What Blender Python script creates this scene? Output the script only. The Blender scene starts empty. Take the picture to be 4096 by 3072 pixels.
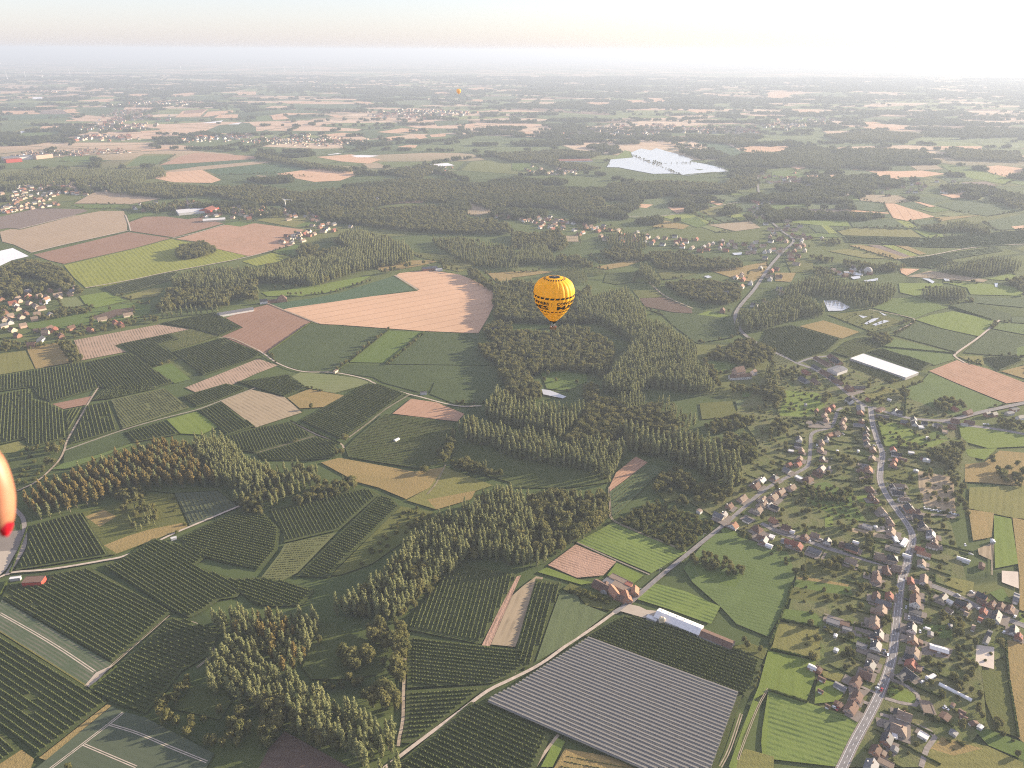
import bpy, bmesh, math, random
import numpy as np
from mathutils import Vector, Matrix
rnd = random.Random(7)
NR = np.random.default_rng(11)
HAZE = 1.0e-4
FIELDPOLY = []
KPOLY = []
S = bpy.context.scene
COL = S.collection
R = math.radians
# ------------------------------------------------------------------ camera
FPX, CAMH, PITCH, ROLL = 2958.0, 450.0, R(24.30), R(0.28)   # focal length in pixels of the 4096 px photograph
cam = bpy.data.cameras.new('camera')
cam.sensor_width = 36.0
cam.lens = 36.0 * FPX / 4096.0
cam.clip_start = 0.05
cam.clip_end = 90000
cam.dof.use_dof = True
cam.dof.focus_distance = 900.0
cam.dof.aperture_fstop = 26.0 / 2.4
camo = bpy.data.objects.new('camera', cam)
COL.objects.link(camo)
_r = Vector((1, 0, 0)); _f = Vector((0, math.cos(PITCH), -math.sin(PITCH))); _u = _r.cross(_f)
_r2 = _r * math.cos(ROLL) + _u * math.sin(ROLL)
_u2 = _u * math.cos(ROLL) - _r * math.sin(ROLL)
camo.matrix_world = Matrix(((_r2.x, _u2.x, -_f.x, 0), (_r2.y, _u2.y, -_f.y, 0), (_r2.z, _u2.z, -_f.z, CAMH), (0, 0, 0, 1)))
S.camera = camo
# ------------------------------------------------------------------ sky, sun, exposure
SUN_AZ, SUN_EL = R(68.0), R(13.5)          # azimuth from +Y towards +X
w = bpy.data.worlds.new('World'); S.world = w; w.use_nodes = True
nt = w.node_tree
bg = nt.nodes['Background']
sky = nt.nodes.new('ShaderNodeTexSky')
sky.sky_type = 'NISHITA'; sky.sun_disc = False
sky.sun_elevation = SUN_EL; sky.sun_rotation = SUN_AZ
sky.altitude = 400; sky.air_density = 1.0; sky.dust_density = 1.0; sky.ozone_density = 2.5
mxs = nt.nodes.new('ShaderNodeMix'); mxs.data_type = 'RGBA'; mxs.inputs[0].default_value = 0.5       # thin even veil of high haze over the blue sky
mxs.inputs[7].default_value = (3.2, 2.86, 3.4, 1)
nt.links.new(sky.outputs[0], mxs.inputs[6]); nt.links.new(mxs.outputs[2], bg.inputs[0])
bg.inputs[1].default_value = 0.085
sl = bpy.data.lights.new('sun', 'SUN'); sl.energy = 5.0; sl.angle = R(0.5); sl.color = (1.0, 0.83, 0.62)
so = bpy.data.objects.new('sun', sl); COL.objects.link(so)
sd = Vector((math.sin(SUN_AZ) * math.cos(SUN_EL), math.cos(SUN_AZ) * math.cos(SUN_EL), math.sin(SUN_EL)))
so.rotation_euler = sd.to_track_quat('Z', 'Y').to_euler()
so.location = (300, 200, 700)
S.view_settings.view_transform = 'Standard'; S.view_settings.look = 'None'
S.view_settings.exposure = 1.78; S.view_settings.gamma = 1.0; S.view_settings.use_curve_mapping = False
S.cycles.max_bounces = 4; S.cycles.diffuse_bounces = 1; S.cycles.glossy_bounces = 2
S.cycles.transmission_bounces = 2; S.cycles.transparent_max_bounces = 4; S.cycles.volume_bounces = 0
S.cycles.use_denoising = False; S.cycles.filter_width = 1.1; S.cycles.use_adaptive_sampling = False
# ------------------------------------------------------------------ photograph pixel -> place
def src(t, x, y):
    """t: 'F' whole picture at 2212 px, 'cr' tile column/row at 2212 px, 'scr' tile at 1269 px"""
    if t == 'F': return x * 4096 / 2212, y * 4096 / 2212
    if t[0] == 's': return int(t[1]) * 1024 + x * 1024 / 1269, int(t[2]) * 768 + y * 768 / 952
    return int(t[0]) * 1024 + x * 1024 / 2212, int(t[1]) * 768 + y * 768 / 1659
def ray(t, x, y):
    px, py = src(t, x, y)
    d = _f + _r2 * ((px - 2048) / FPX) + _u2 * ((1536 - py) / FPX)
    return d
def G(t, x, y, z=0.0):
    d = ray(t, x, y)
    if d.z > -0.009: d.z = -0.009
    k = (z - CAMH) / d.z
    return (d.x * k, d.y * k)
def GP(t, pts, z=0.0):
    return [G(t, a, b, z) for a, b in pts]
# ------------------------------------------------------------------ object helpers
def tag(o, label=None, cat=None, group=None, kind=None):
    if label: o['label'] = label
    if cat: o['category'] = cat
    if group: o['group'] = group
    if kind: o['kind'] = kind
    return o
def link(o, parent=None):
    COL.objects.link(o)
    if parent is not None: o.parent = parent
    return o
def empty(name, loc=(0, 0, 0), rz=0.0, parent=None):
    o = bpy.data.objects.new(name, None); o.location = loc; o.rotation_euler = (0, 0, rz)
    o.empty_display_size = 0.5
    return link(o, parent)
def mesh_np(name, v, f, mats=(), fm=None, smooth=False):
    """v (n,3); f list of index tuples or (m,k) array"""
    me = bpy.data.meshes.new(name)
    v = np.asarray(v, dtype=np.float32)
    if isinstance(f, np.ndarray):
        m, k = f.shape
        me.vertices.add(len(v)); me.vertices.foreach_set('co', v.ravel())
        me.loops.add(m * k); me.loops.foreach_set('vertex_index', f.astype(np.int32).ravel())
        me.polygons.add(m); me.polygons.foreach_set('loop_start', np.arange(0, m * k, k, dtype=np.int32))
        me.update(calc_edges=True)
    else:
        me.from_pydata(v.tolist(), [], f)
        me.update()
    for m_ in mats: me.materials.append(m_)
    if fm is not None: me.polygons.foreach_set('material_index', np.asarray(fm, dtype=np.int32))
    if smooth: me.polygons.foreach_set('use_smooth', np.ones(len(me.polygons), dtype=bool))
    return me
def obj(name, me, parent=None, loc=(0, 0, 0), rz=0.0, sc=None):
    o = bpy.data.objects.new(name, me)
    o.location = loc; o.rotation_euler = (0, 0, rz)
    if sc is not None: o.scale = sc
    return link(o, parent)
class MB:
    """collects boxes, prisms and tubes into one mesh"""
    def __init__(s): s.v = []; s.f = []; s.m = []
    def add(s, v, f, m=0):
        n = len(s.v); s.v += [tuple(p) for p in v]; s.f += [tuple(i + n for i in q) for q in f]; s.m += [m] * len(f); return s
    def box(s, x0, x1, y0, y1, z0, z1, m=0):
        v = [(x0, y0, z0), (x1, y0, z0), (x1, y1, z0), (x0, y1, z0), (x0, y0, z1), (x1, y0, z1), (x1, y1, z1), (x0, y1, z1)]
        return s.add(v, [(3, 2, 1, 0), (4, 5, 6, 7), (0, 1, 5, 4), (1, 2, 6, 5), (2, 3, 7, 6), (3, 0, 4, 7)], m)
    def tube(s, p, q, r0, r1, n=6, m=0, cap=True):
        p = Vector(p); q = Vector(q); d = (q - p).normalized()
        a = d.orthogonal().normalized(); b = d.cross(a)
        v = []
        for c, r in ((p, r0), (q, r1)):
            for k in range(n):
                t = 2 * math.pi * k / n; v.append(c + a * (r * math.cos(t)) + b * (r * math.sin(t)))
        f = [(k, (k + 1) % n, n + (k + 1) % n, n + k) for k in range(n)]
        if cap: f += [tuple(range(n))[::-1], tuple(range(n, 2 * n))]
        return s.add(v, f, m)
    def mesh(s, name, mats, smooth=False):
        return mesh_np(name, s.v, s.f, mats, s.m, smooth)
    def build(s, name, mats, parent=None, loc=(0, 0, 0), rz=0.0, smooth=False):
        return obj(name, s.mesh(name, mats if isinstance(mats, (list, tuple)) else [mats], smooth), parent, loc, rz)
def inside(pts, poly):
    x, y = pts[:, 0], pts[:, 1]
    r_ = np.zeros(len(pts), bool)
    n = len(poly)
    for i in range(n):
        x0, y0 = poly[i]; x1, y1 = poly[(i + 1) % n]
        c = (y0 > y) != (y1 > y)
        r_ ^= c & (x < (x1 - x0) * (y - y0) / ((y1 - y0) or 1e-9) + x0)
    return r_
# ------------------------------------------------------------------ materials
MATS = {}
def mat_base(name, rough=0.9, spec=0.15):
    m = bpy.data.materials.new(name); m.use_nodes = True
    n = m.node_tree.nodes; b = n['Principled BSDF']
    b.inputs['Roughness'].default_value = rough
    b.inputs['Specular IOR Level'].default_value = spec
    return m, m.node_tree, b
def nmath(nt, op, a, b=None, clamp=False):
    n = nt.nodes.new('ShaderNodeMath'); n.operation = op; n.use_clamp = clamp
    for i, q in enumerate((a, b)):
        if q is None: continue
        if isinstance(q, (int, float)): n.inputs[i].default_value = q
        else: nt.links.new(q, n.inputs[i])
    return n.outputs[0]
def nmix(nt, fac, a, b):
    n = nt.nodes.new('ShaderNodeMix'); n.data_type = 'RGBA'
    for i, q in ((0, fac), (6, a), (7, b)):
        if isinstance(q, (int, float)): n.inputs[i].default_value = q
        elif isinstance(q, tuple): n.inputs[i].default_value = (q[0], q[1], q[2], 1)
        else: nt.links.new(q, n.inputs[i])
    return n.outputs[2]
def nnoise(nt, vec, scale, detail=3.0, rough=0.6):
    n = nt.nodes.new('ShaderNodeTexNoise'); n.inputs['Scale'].default_value = scale
    n.inputs['Detail'].default_value = detail; n.inputs['Roughness'].default_value = rough
    if vec is not None: nt.links.new(vec, n.inputs['Vector'])
    return n.outputs[0]
def nramp(nt, fac, lo, hi):
    n = nt.nodes.new('ShaderNodeMapRange'); n.inputs[1].default_value = lo; n.inputs[2].default_value = hi
    nt.links.new(fac, n.inputs[0]); return n.outputs[0]
def simple(name, col, rough=0.85, spec=0.2, var=0.25, scale=1.2, metal=0.0):
    """plain surface with uneven wear"""
    if name in MATS: return MATS[name]
    m, nt, b = mat_base(name, rough, spec)
    tc = nt.nodes.new('ShaderNodeTexCoord')
    a = nnoise(nt, tc.outputs['Object'], scale, 4)
    f = nramp(nt, a, 0.3, 0.7)
    nt.links.new(nmix(nt, f, tuple(c * (1 - var) for c in col), tuple(min(0.9, c * (1 + var)) for c in col)), b.inputs['Base Color'])
    b.inputs['Metallic'].default_value = metal
    MATS[name] = m; return m
def field_mat(key, c1, c2, c3, row=0.0, rowamt=0.0, tram=0.0, big=0.012, fine=0.35, patch=0.5, rowcol=None, bump=0.0):
    """crop or soil: large tone patches, fine speckle, drill rows in UV metres, tramlines"""
    m, nt, b = mat_base(key, 0.95, 0.05)
    geo = nt.nodes.new('ShaderNodeNewGeometry'); pos = geo.outputs['Position']
    uv = nt.nodes.new('ShaderNodeUVMap'); uv.uv_map = 'UVMap'
    sp = nt.nodes.new('ShaderNodeSeparateXYZ'); nt.links.new(uv.outputs[0], sp.inputs[0])
    U = sp.outputs[0]
    g1 = nramp(nt, nnoise(nt, pos, big, 4, 0.65), 0.35, 0.65)
    g2 = nramp(nt, nnoise(nt, pos, fine, 3, 0.7), 0.3, 0.7)
    col = nmix(nt, nmath(nt, 'MULTIPLY', g1, patch), c1, c2)
    g0 = nramp(nt, nnoise(nt, pos, big * .45, 5, .6), 0.42, 0.66)      # damp or thin patches
    col = nmix(nt, nmath(nt, 'MULTIPLY', g0, 0.4), col, tuple(c * .72 for c in c2))
    # long streaks along the rows
    cv = nt.nodes.new('ShaderNodeVectorMath'); cv.operation = 'MULTIPLY'; cv.inputs[1].default_value = (0.25, 0.012, 0)
    nt.links.new(uv.outputs[0], cv.inputs[0])
    st = nramp(nt, nnoise(nt, cv.outputs[0], 1.0, 3, 0.6), 0.35, 0.68)
    col = nmix(nt, nmath(nt, 'MULTIPLY', st, 0.35), col, c3)
    col = nmix(nt, nmath(nt, 'MULTIPLY', g2, 0.35), col, c3)
    wob = nmath(nt, 'MULTIPLY', nnoise(nt, pos, 0.03, 2), 3.0)
    uu = nmath(nt, 'ADD', U, wob)
    if row > 0:
        s_ = nmath(nt, 'SINE', nmath(nt, 'MULTIPLY', uu, 2 * math.pi / row))
        rr = nramp(nt, s_, -0.3, 0.8)
        brk = nramp(nt, nnoise(nt, pos, 0.05, 3), 0.3, 0.6)
        rr = nmath(nt, 'MULTIPLY', nmath(nt, 'MULTIPLY', rr, brk), rowamt)
        col = nmix(nt, rr, col, rowcol or tuple(c * 0.45 for c in c1))
    if tram > 0:
        s_ = nmath(nt, 'ABSOLUTE', nmath(nt, 'SINE', nmath(nt, 'MULTIPLY', U, math.pi / tram)))
        tt = nramp(nt, s_, 0.13, 0.05)
        col = nmix(nt, nmath(nt, 'MULTIPLY', tt, 0.75), col, tuple(c * 0.42 for c in c1))
    nt.links.new(col, b.inputs['Base Color'])
    if bump:
        bp = nt.nodes.new('ShaderNodeBump'); bp.inputs['Strength'].default_value = 1.0; bp.inputs['Distance'].default_value = bump
        nt.links.new(nnoise(nt, pos, fine * 1.6, 3, .7), bp.inputs['Height']); nt.links.new(bp.outputs[0], b.inputs['Normal'])
    return m
FK = dict(
    wheat=dict(c1=(.54, .34, .215), c2=(.48, .305, .19), c3=(.58, .385, .25), tram=27.0, row=3.0, rowamt=.15),
    stubble=dict(bump=0.12, c1=(.36, .27, .18), c2=(.43, .33, .22), c3=(.30, .22, .15), row=14.0, rowamt=.28),
    tan=dict(c1=(.34, .27, .18), c2=(.40, .31, .21), c3=(.26, .21, .13), row=6.0, rowamt=.5),
    soil=dict(bump=0.12, c1=(.27, .165, .115), c2=(.22, .135, .095), c3=(.31, .19, .13), row=9.0, rowamt=.22),
    soilgrey=dict(c1=(.20, .155, .13), c2=(.24, .185, .15), c3=(.16, .12, .10), row=9.0, rowamt=.2),
    soilpink=dict(bump=0.15, c1=(.40, .24, .16), c2=(.33, .21, .13), c3=(.45, .28, .19), row=3.6, rowamt=.55),
    soildark=dict(c1=(.12, .085, .065), c2=(.15, .10, .075), c3=(.10, .075, .055), row=9.0, rowamt=.25),
    plough=dict(bump=0.5, c1=(.40, .26, .19), c2=(.33, .21, .15), c3=(.45, .30, .22), row=3.4, rowamt=.8),
    soilrows=dict(c1=(.36, .25, .18), c2=(.33, .24, .17), c3=(.40, .29, .21), row=4.2, rowamt=.75, rowcol=(.10, .085, .055)),
    lime=dict(bump=0.5, c1=(.235, .25, .05), c2=(.29, .29, .06), c3=(.19, .21, .05), row=9.0, rowamt=.55, rowcol=(.09, .11, .03)),
    limestripe=dict(bump=0.3, c1=(.22, .25, .055), c2=(.18, .21, .05), c3=(.26, .28, .08), row=9.0, rowamt=.8, rowcol=(.08, .12, .03)),
    grass=dict(bump=0.25, c1=(.105, .15, .04), c2=(.135, .175, .05), c3=(.085, .12, .035), row=12.0, rowamt=.15),
    grassb=dict(bump=0.25, c1=(.15, .20, .045), c2=(.19, .225, .055), c3=(.115, .16, .04), row=10.0, rowamt=.2),
    grass2=dict(bump=0.3, c1=(.115, .155, .055), c2=(.14, .185, .06), c3=(.09, .13, .045), row=4.0, rowamt=.35),
    striped=dict(bump=0.25, c1=(.145, .20, .05), c2=(.12, .17, .045), c3=(.19, .225, .07), row=4.6, rowamt=.8, rowcol=(.055, .085, .03)),
    palegreen=dict(c1=(.17, .19, .08), c2=(.22, .22, .12), c3=(.13, .16, .06), row=6.0, rowamt=.3),
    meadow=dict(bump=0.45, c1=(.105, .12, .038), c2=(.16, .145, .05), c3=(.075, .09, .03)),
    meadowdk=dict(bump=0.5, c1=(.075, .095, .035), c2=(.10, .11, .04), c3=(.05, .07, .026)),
    dry=dict(bump=0.5, c1=(.27, .20, .085), c2=(.36, .25, .11), c3=(.16, .14, .055), big=.03),
    olive=dict(bump=0.45, c1=(.185, .18, .06), c2=(.235, .205, .075), c3=(.13, .14, .045), row=7.0, rowamt=.25),
    maize=dict(bump=0.55, c1=(.075, .10, .042), c2=(.09, .115, .046), c3=(.05, .07, .03), row=2.2, rowamt=.45, fine=.5, rowcol=(.03, .042, .02)),
    dgreen=dict(bump=0.4, c1=(.085, .115, .055), c2=(.10, .13, .06), c3=(.065, .09, .042), row=8.0, rowamt=.35),
    beet=dict(bump=0.2, c1=(.07, .115, .06), c2=(.085, .13, .065), c3=(.06, .095, .05), row=12.0, rowamt=.2),
    crop=dict(bump=0.3, c1=(.12, .145, .07), c2=(.14, .165, .075), c3=(.09, .12, .055), row=10.0, rowamt=.25),
    nursery=dict(c1=(.085, .11, .065), c2=(.10, .12, .075), c3=(.06, .085, .045), row=3.0, rowamt=.7, rowcol=(.16, .15, .11)),
    greytrack=dict(c1=(.085, .105, .065), c2=(.11, .12, .08), c3=(.065, .085, .05), row=5.0, rowamt=.15),
    orchground=dict(bump=0.3, c1=(.065, .085, .03), c2=(.085, .10, .036), c3=(.05, .065, .025), row=3.5, rowamt=.4, rowcol=(.09, .08, .05)),
    orchlight=dict(c1=(.13, .14, .06), c2=(.15, .155, .07), c3=(.10, .115, .05), row=3.5, rowamt=.3),
    garden=dict(bump=0.5, c1=(.115, .145, .045), c2=(.19, .17, .09), c3=(.07, .085, .03), big=.05, fine=.25, patch=.8),
    gravel=dict(c1=(.42, .36, .29), c2=(.48, .41, .33), c3=(.34, .29, .23), big=.08),
    sand=dict(c1=(.55, .48, .40), c2=(.48, .42, .35), c3=(.62, .54, .45), big=.06),
    yard=dict(c1=(.22, .19, .165), c2=(.28, .24, .20), c3=(.16, .14, .12), big=.08),
    whitefilm=dict(c1=(.72, .72, .74), c2=(.66, .66, .69), c3=(.78, .78, .8), row=6.0, rowamt=.12),
)
def fmat(k):
    if 'f_' + k not in MATS: MATS['f_' + k] = field_mat('field_' + k, **FK[k])
    return MATS['f_' + k]
ZF = [0.0]
NAMES = dict(wheat='wheat_field', stubble='stubble_field', tan='fallow_field', soil='ploughed_field', soilgrey='ploughed_field', soilpink='ploughed_field',
    soildark='ploughed_field', plough='ploughed_field', soilrows='young_orchard_ground', lime='mustard_field', limestripe='mustard_field', grass='grass_field',
    grassb='grass_field', grass2='grass_field', striped='grass_field', palegreen='mown_field', meadow='meadow', meadowdk='meadow', dry='dry_meadow', olive='meadow',
    maize='maize_field', dgreen='crop_field', beet='beet_field', crop='crop_field', nursery='nursery_field', greytrack='crop_field', orchground='orchard_ground',
    orchlight='orchard_ground', garden='garden_ground', gravel='gravel_yard', sand='sand_arena', yard='farm_yard', whitefilm='film_covered_field')
def sheet(name, poly, mat, z, rowdir=None):
    n = len(poly); FIELDPOLY.append(poly)
    a = sum(poly[i][0] * poly[(i + 1) % n][1] - poly[(i + 1) % n][0] * poly[i][1] for i in range(n))
    if a < 0: poly = poly[::-1]
    me = mesh_np(name, [(x, y, z) for x, y in poly], [tuple(range(n))], [mat])
    uvl = me.uv_layers.new(name='UVMap')
    if rowdir is None:
        i = max(range(n), key=lambda i: math.dist(poly[i], poly[(i + 1) % n])); rowdir = (poly[(i + 1) % n][0] - poly[i][0], poly[(i + 1) % n][1] - poly[i][1])
    l_ = math.hypot(*rowdir) or 1; dx, dy = rowdir[0] / l_, rowdir[1] / l_
    for lp in me.loops:
        x, y, _ = me.vertices[lp.vertex_index].co
        uvl.data[lp.index].uv = (-x * dy + y * dx, x * dx + y * dy)
    return tag(obj(name, me), kind='structure')
def field(kind, t, pts, rows=None):
    ZF[0] += 0.003
    rd = None
    if rows:
        a = G(t, *rows[0]); b = G(t, *rows[1]); rd = (b[0] - a[0], b[1] - a[1])
    KPOLY.append((kind, GP(t, pts)))
    return sheet(NAMES[kind], GP(t, pts), fmat(kind), 0.02 + ZF[0], rd)
# ================================================================== the land
def far_ground():
    m, nt, b = mat_base('countryside', 0.95, 0.04)
    geo = nt.nodes.new('ShaderNodeNewGeometry'); pos = geo.outputs['Position']
    def cells(scale, ang, sx, seed):
        mp = nt.nodes.new('ShaderNodeMapping'); mp.inputs['Rotation'].default_value = (0, 0, ang)
        mp.inputs['Scale'].default_value = (scale * sx, scale, scale); mp.inputs['Location'].default_value = (seed, seed * 1.7, 0)
        nt.links.new(pos, mp.inputs['Vector'])
        outs = []
        for ft in ('F1', 'DISTANCE_TO_EDGE'):
            v = nt.nodes.new('ShaderNodeTexVoronoi'); v.feature = ft; v.voronoi_dimensions = '2D'; v.distance = 'EUCLIDEAN' if ft != 'F1' else 'EUCLIDEAN'
            v.inputs['Randomness'].default_value = 0.85; v.inputs['Scale'].default_value = 1.0
            nt.links.new(mp.outputs[0], v.inputs['Vector']); outs.append(v)
        sc_ = nt.nodes.new('ShaderNodeSeparateColor'); nt.links.new(outs[0].outputs['Color'], sc_.inputs[0])
        return sc_.outputs[0], sc_.outputs[1], outs[1].outputs['Distance']
    r1, g1, e1 = cells(1 / 250.0, 0.35, 0.5, 3.1)
    def ramp(fac, stops):
        n = nt.nodes.new('ShaderNodeValToRGB'); n.color_ramp.interpolation = 'CONSTANT'
        el = n.color_ramp.elements
        el[0].position = stops[0][0]; el[0].color = (*stops[0][1], 1)
        el[1].position = stops[1][0]; el[1].color = (*stops[1][1], 1)
        for p_, c_ in stops[2:]:
            e = el.new(p_); e.color = (*c_, 1)
        nt.links.new(fac, n.inputs[0]); return n.outputs[0]
    far = ramp(r1, [(0.0, (.14, .17, .075)), (.15, (.58, .40, .28)), (.33, (.17, .20, .085)), (.43, (.10, .13, .06)), (.53, (.55, .40, .28)), (.66, (.21, .235, .09)),
                    (.74, (.24, .16, .12)), (.79, (.12, .15, .065)), (.87, (.62, .46, .33)), (.95, (.18, .21, .08))])
    near = ramp(r1, [(0.0, (.085, .11, .04)), (.2, (.11, .13, .045)), (.4, (.075, .10, .038)), (.6, (.13, .14, .05)), (.8, (.095, .12, .042))])
    sp = nt.nodes.new('ShaderNodeSeparateXYZ'); nt.links.new(pos, sp.inputs[0])
    far_f = nramp(nt, nmath(nt, 'ADD', sp.outputs[1], nmath(nt, 'MULTIPLY', nnoise(nt, pos, 0.0012, 2), 600.0)), 3300, 4300)
    col = nmix(nt, far_f, near, far)
    # wooded valleys and hedges are dark; also fine mottling
    hed = nramp(nt, e1, 0.035, 0.015)
    col = nmix(nt, nmath(nt, 'MULTIPLY', hed, 0.8), col, (.045, .062, .028))
    mp = nt.nodes.new('ShaderNodeMapping'); mp.inputs['Scale'].default_value = (1 / 2600.0, 1 / 1500.0, 1); nt.links.new(pos, mp.inputs['Vector'])
    wv = nmath(nt, 'MULTIPLY', nramp(nt, nnoise(nt, mp.outputs[0], 1.0, 6, 0.62), 0.57, 0.61), far_f)
    col = nmix(nt, nmath(nt, 'MULTIPLY', wv, 0.9), col, (.045, .062, .032))
    g = nramp(nt, nnoise(nt, pos, 0.05, 4, 0.7), 0.3, 0.7)
    col = nmix(nt, nmath(nt, 'MULTIPLY', g, 0.3), col, (.055, .07, .028))
    nt.links.new(col, b.inputs['Base Color'])
    n = 160; Rr = 60000.0
    v = [(Rr * math.cos(2 * math.pi * k / n), Rr * math.sin(2 * math.pi * k / n), 0.0) for k in range(n)]
    me = mesh_np('ground', v, [tuple(range(n))], [m])
    tag(obj('ground', me, loc=(0, 0, -0.35)), kind='structure')
far_ground()
# ------------------------------------------------------------------ water
def water_mat():
    m, nt, b = mat_base('water', 0.1, 0.5)
    b.inputs['Base Color'].default_value = (.45, .45, .44, 1); b.inputs['IOR'].default_value = 2.3  # pale base colour stands in for the glare of reflected sky
    geo = nt.nodes.new('ShaderNodeNewGeometry')
    bp = nt.nodes.new('ShaderNodeBump'); bp.inputs['Strength'].default_value = 0.02; bp.inputs['Distance'].default_value = 0.3
    nt.links.new(nnoise(nt, geo.outputs['Position'], 0.35, 3), bp.inputs['Height']); nt.links.new(bp.outputs[0], b.inputs['Normal'])
    return m
MATS['water'] = water_mat()
def water(name, t, pts):
    ZF[0] += 0.003
    return sheet(name, GP(t, pts), MATS['water'], 0.03 + ZF[0])
# ------------------------------------------------------------------ fields, far to near
def wheats(t, L, k='wheat'):
    for p in L: field(k, t, p)
wheats('00', [
 [(1330,1540),(1450,1485),(1740,1465),(1910,1555),(1830,1580),(1500,1575)],
 [(1210,1132),(1480,1120),(1490,1130),(1230,1150)],[(1260,1172),(1440,1160),(1360,1182)],[(1510,1015),(1580,958),(1800,940),(1730,1005)],
 [(1755,1010),(1795,965),(2015,953),(2015,970),(1800,1007)],[(1850,1020),(1900,990),(2060,988),(2050,1020)],[(0,990),(0,960),(55,960),(75,990)],
 [(80,988),(70,960),(300,955),(350,986)],[(535,950),(640,938),(700,975),(590,978)],[(305,1132),(370,1090),(525,1085),(430,1127)],
 [(630,872),(900,855),(1080,855),(920,882)],[(1040,835),(1160,812),(1320,808),(1290,830)],[(1450,838),(1480,815),(1640,800),(1800,805),(1560,835)],
 [(1370,1050),(1400,1040),(1620,1032),(1600,1050)],[(840,835),(860,825),(985,823),(980,836)],[(1210,1305),(1250,1290),(1500,1278),(1460,1295)],
 [(1880,1118),(1930,1105),(2090,1095),(2140,1113),(2000,1120)],[(565,1048),(575,1038),(670,1035),(660,1047)],[(0,870),(0,858),(75,857),(40,872)],
 [(300,925),(320,915),(520,908),(500,920)],[(540,1178),(600,1165),(620,1172),(570,1185)],[(2020,820),(2080,792),(2212,790),(2212,818)],
 [(0,810),(0,797),(130,797),(200,805)],[(1460,885),(1500,878),(1640,872),(1600,885)]])
field('soilgrey','00',[(350,985),(330,955),(540,950),(590,980),(500,990)])
field('soil','00',[(1580,985),(1600,955),(1790,940),(1740,975)])
field('olive','00',[(60,1157),(150,1105),(330,1090),(270,1135)])
for p in ([(0,1040),(0,1000),(600,985),(640,1010),(180,1035)],[(0,1150),(0,1060),(170,1045),(300,1090),(60,1150)],[(90,1200),(200,1150),(500,1135),(560,1170),(420,1190)],
          [(640,960),(780,930),(1080,925),(1040,990),(720,980)],[(1400,870),(1480,840),(1900,820),(1990,850),(1700,868)],[(1730,1150),(1900,1080),(2150,1060),(2212,1100),(2212,1150)],
          [(1310,1060),(1420,1020),(1720,1025),(1700,1045)],[(1160,900),(1300,860),(1440,858),(1400,890)]): field(rnd.choice(['dgreen','crop','beet','grass2']),'00',p)
field('grass','00',[(515,1395),(560,1350),(850,1345),(780,1400),(600,1398)])
field('olive','00',[(760,1465),(980,1450),(1250,1330),(1500,1330),(1390,1400),(1000,1460)])
field('grass2','00',[(1080,1440),(1200,1350),(1520,1340),(1370,1420)])
field('soilpink','00',[(1380,1425),(1560,1350),(1690,1320),(2212,1350),(2212,1372),(1800,1400)])
field('beet','00',[(1390,1460),(1400,1430),(2212,1372),(2240,1395),(1700,1440),(1440,1470)])
field('stubble','00',[(1420,1482),(1700,1440),(2212,1395),(2380,1395),(2212,1420),(1780,1465),(1500,1485)])
field('beet','00',[(1765,1467),(2212,1425),(2560,1420),(2800,1470),(2400,1500),(1880,1510)])
field('dgreen','00',[(1885,1512),(2400,1500),(2700,1530),(2212,1560),(1930,1550)])
field('wheat','s10',[(100,862),(330,830),(525,856),(420,895),(290,902),(200,885)])
field('wheat','s10',[(300,778),(470,765),(620,790),(560,812),(420,800)])
field('tan','s10',[(520,815),(600,805),(660,832),(560,835)])
field('whitefilm','s10',[(285,760),(350,754),(425,762),(360,768)])
field('whitefilm','s10',[(470,772),(520,768),(610,772),(560,780),(500,780)])
field('whitefilm','s10',[(860,815),(950,808),(985,820),(890,826)])
wheats('s10',[[(600,655),(720,636),(860,642),(760,655),(660,662)],[(640,680),(700,675),(715,692),(650,700)],[(780,672),(830,670),(850,683),(810,690)],[(860,668),(940,663),(940,676),(870,680)],
 [(325,668),(430,658),(480,662),(350,678)],[(350,684),(440,676),(470,682),(400,692)],[(120,508),(300,504),(380,510),(160,514)],[(60,574),(150,560),(340,563),(150,572)],
 [(75,572),(130,567),(165,590),(85,595)],[(580,582),(640,576),(680,582),(610,590)],[(360,528),(450,524),(440,538)],[(480,502),(560,504),(585,515),(520,515)],[(360,572),(400,570),(440,580),(400,583)],
 [(870,462),(940,452),(970,465),(900,473)],[(1040,440),(1120,432),(1190,438),(1100,447)],[(1030,618),(1080,616),(1085,628),(1040,632)],[(700,728),(760,718),(800,720),(790,733)],[(1050,495),(1100,492),(1170,500),(1120,506)]])
for p in ([(0,580),(60,570),(85,598),(0,600)],[(180,520),(480,515),(560,540),(200,545)],[(490,660),(600,655),(760,668),(560,690)],[(430,720),(510,718),(500,745),(440,745)],[(680,500),(860,495),(900,520),(700,525)],
          [(240,740),(420,735),(470,750),(300,775)],[(880,600),(1040,595),(1100,610),(900,625)]): field(rnd.choice(['dgreen','crop','grass2']),'s10',p)
wheats('s20',[[(535,497),(660,495),(700,515),(600,517)],[(650,483),(740,487),(770,505),(700,507)],[(680,515),(780,535),(820,545),(760,535)],[(400,700),(480,692),(600,695),(520,708)],[(780,676),(950,672),(1010,695),(880,690)],
 [(1120,738),(1180,725),(1269,725),(1269,755),(1180,760)],[(230,690),(280,685),(320,690),(280,697)],[(0,665),(50,655),(140,656),(90,670)],[(860,548),(960,542),(1010,555),(920,560)],[(400,505),(500,512),(430,520),(340,515)]])
field('beet','s20',[(880,695),(1020,700),(1100,730),(1160,765),(1080,790),(940,715)])
field('grass','s20',[(0,800),(60,790),(140,840),(40,850),(0,845)])
field('grassb','s20',[(500,790),(560,745),(600,755),(600,780)])
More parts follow.
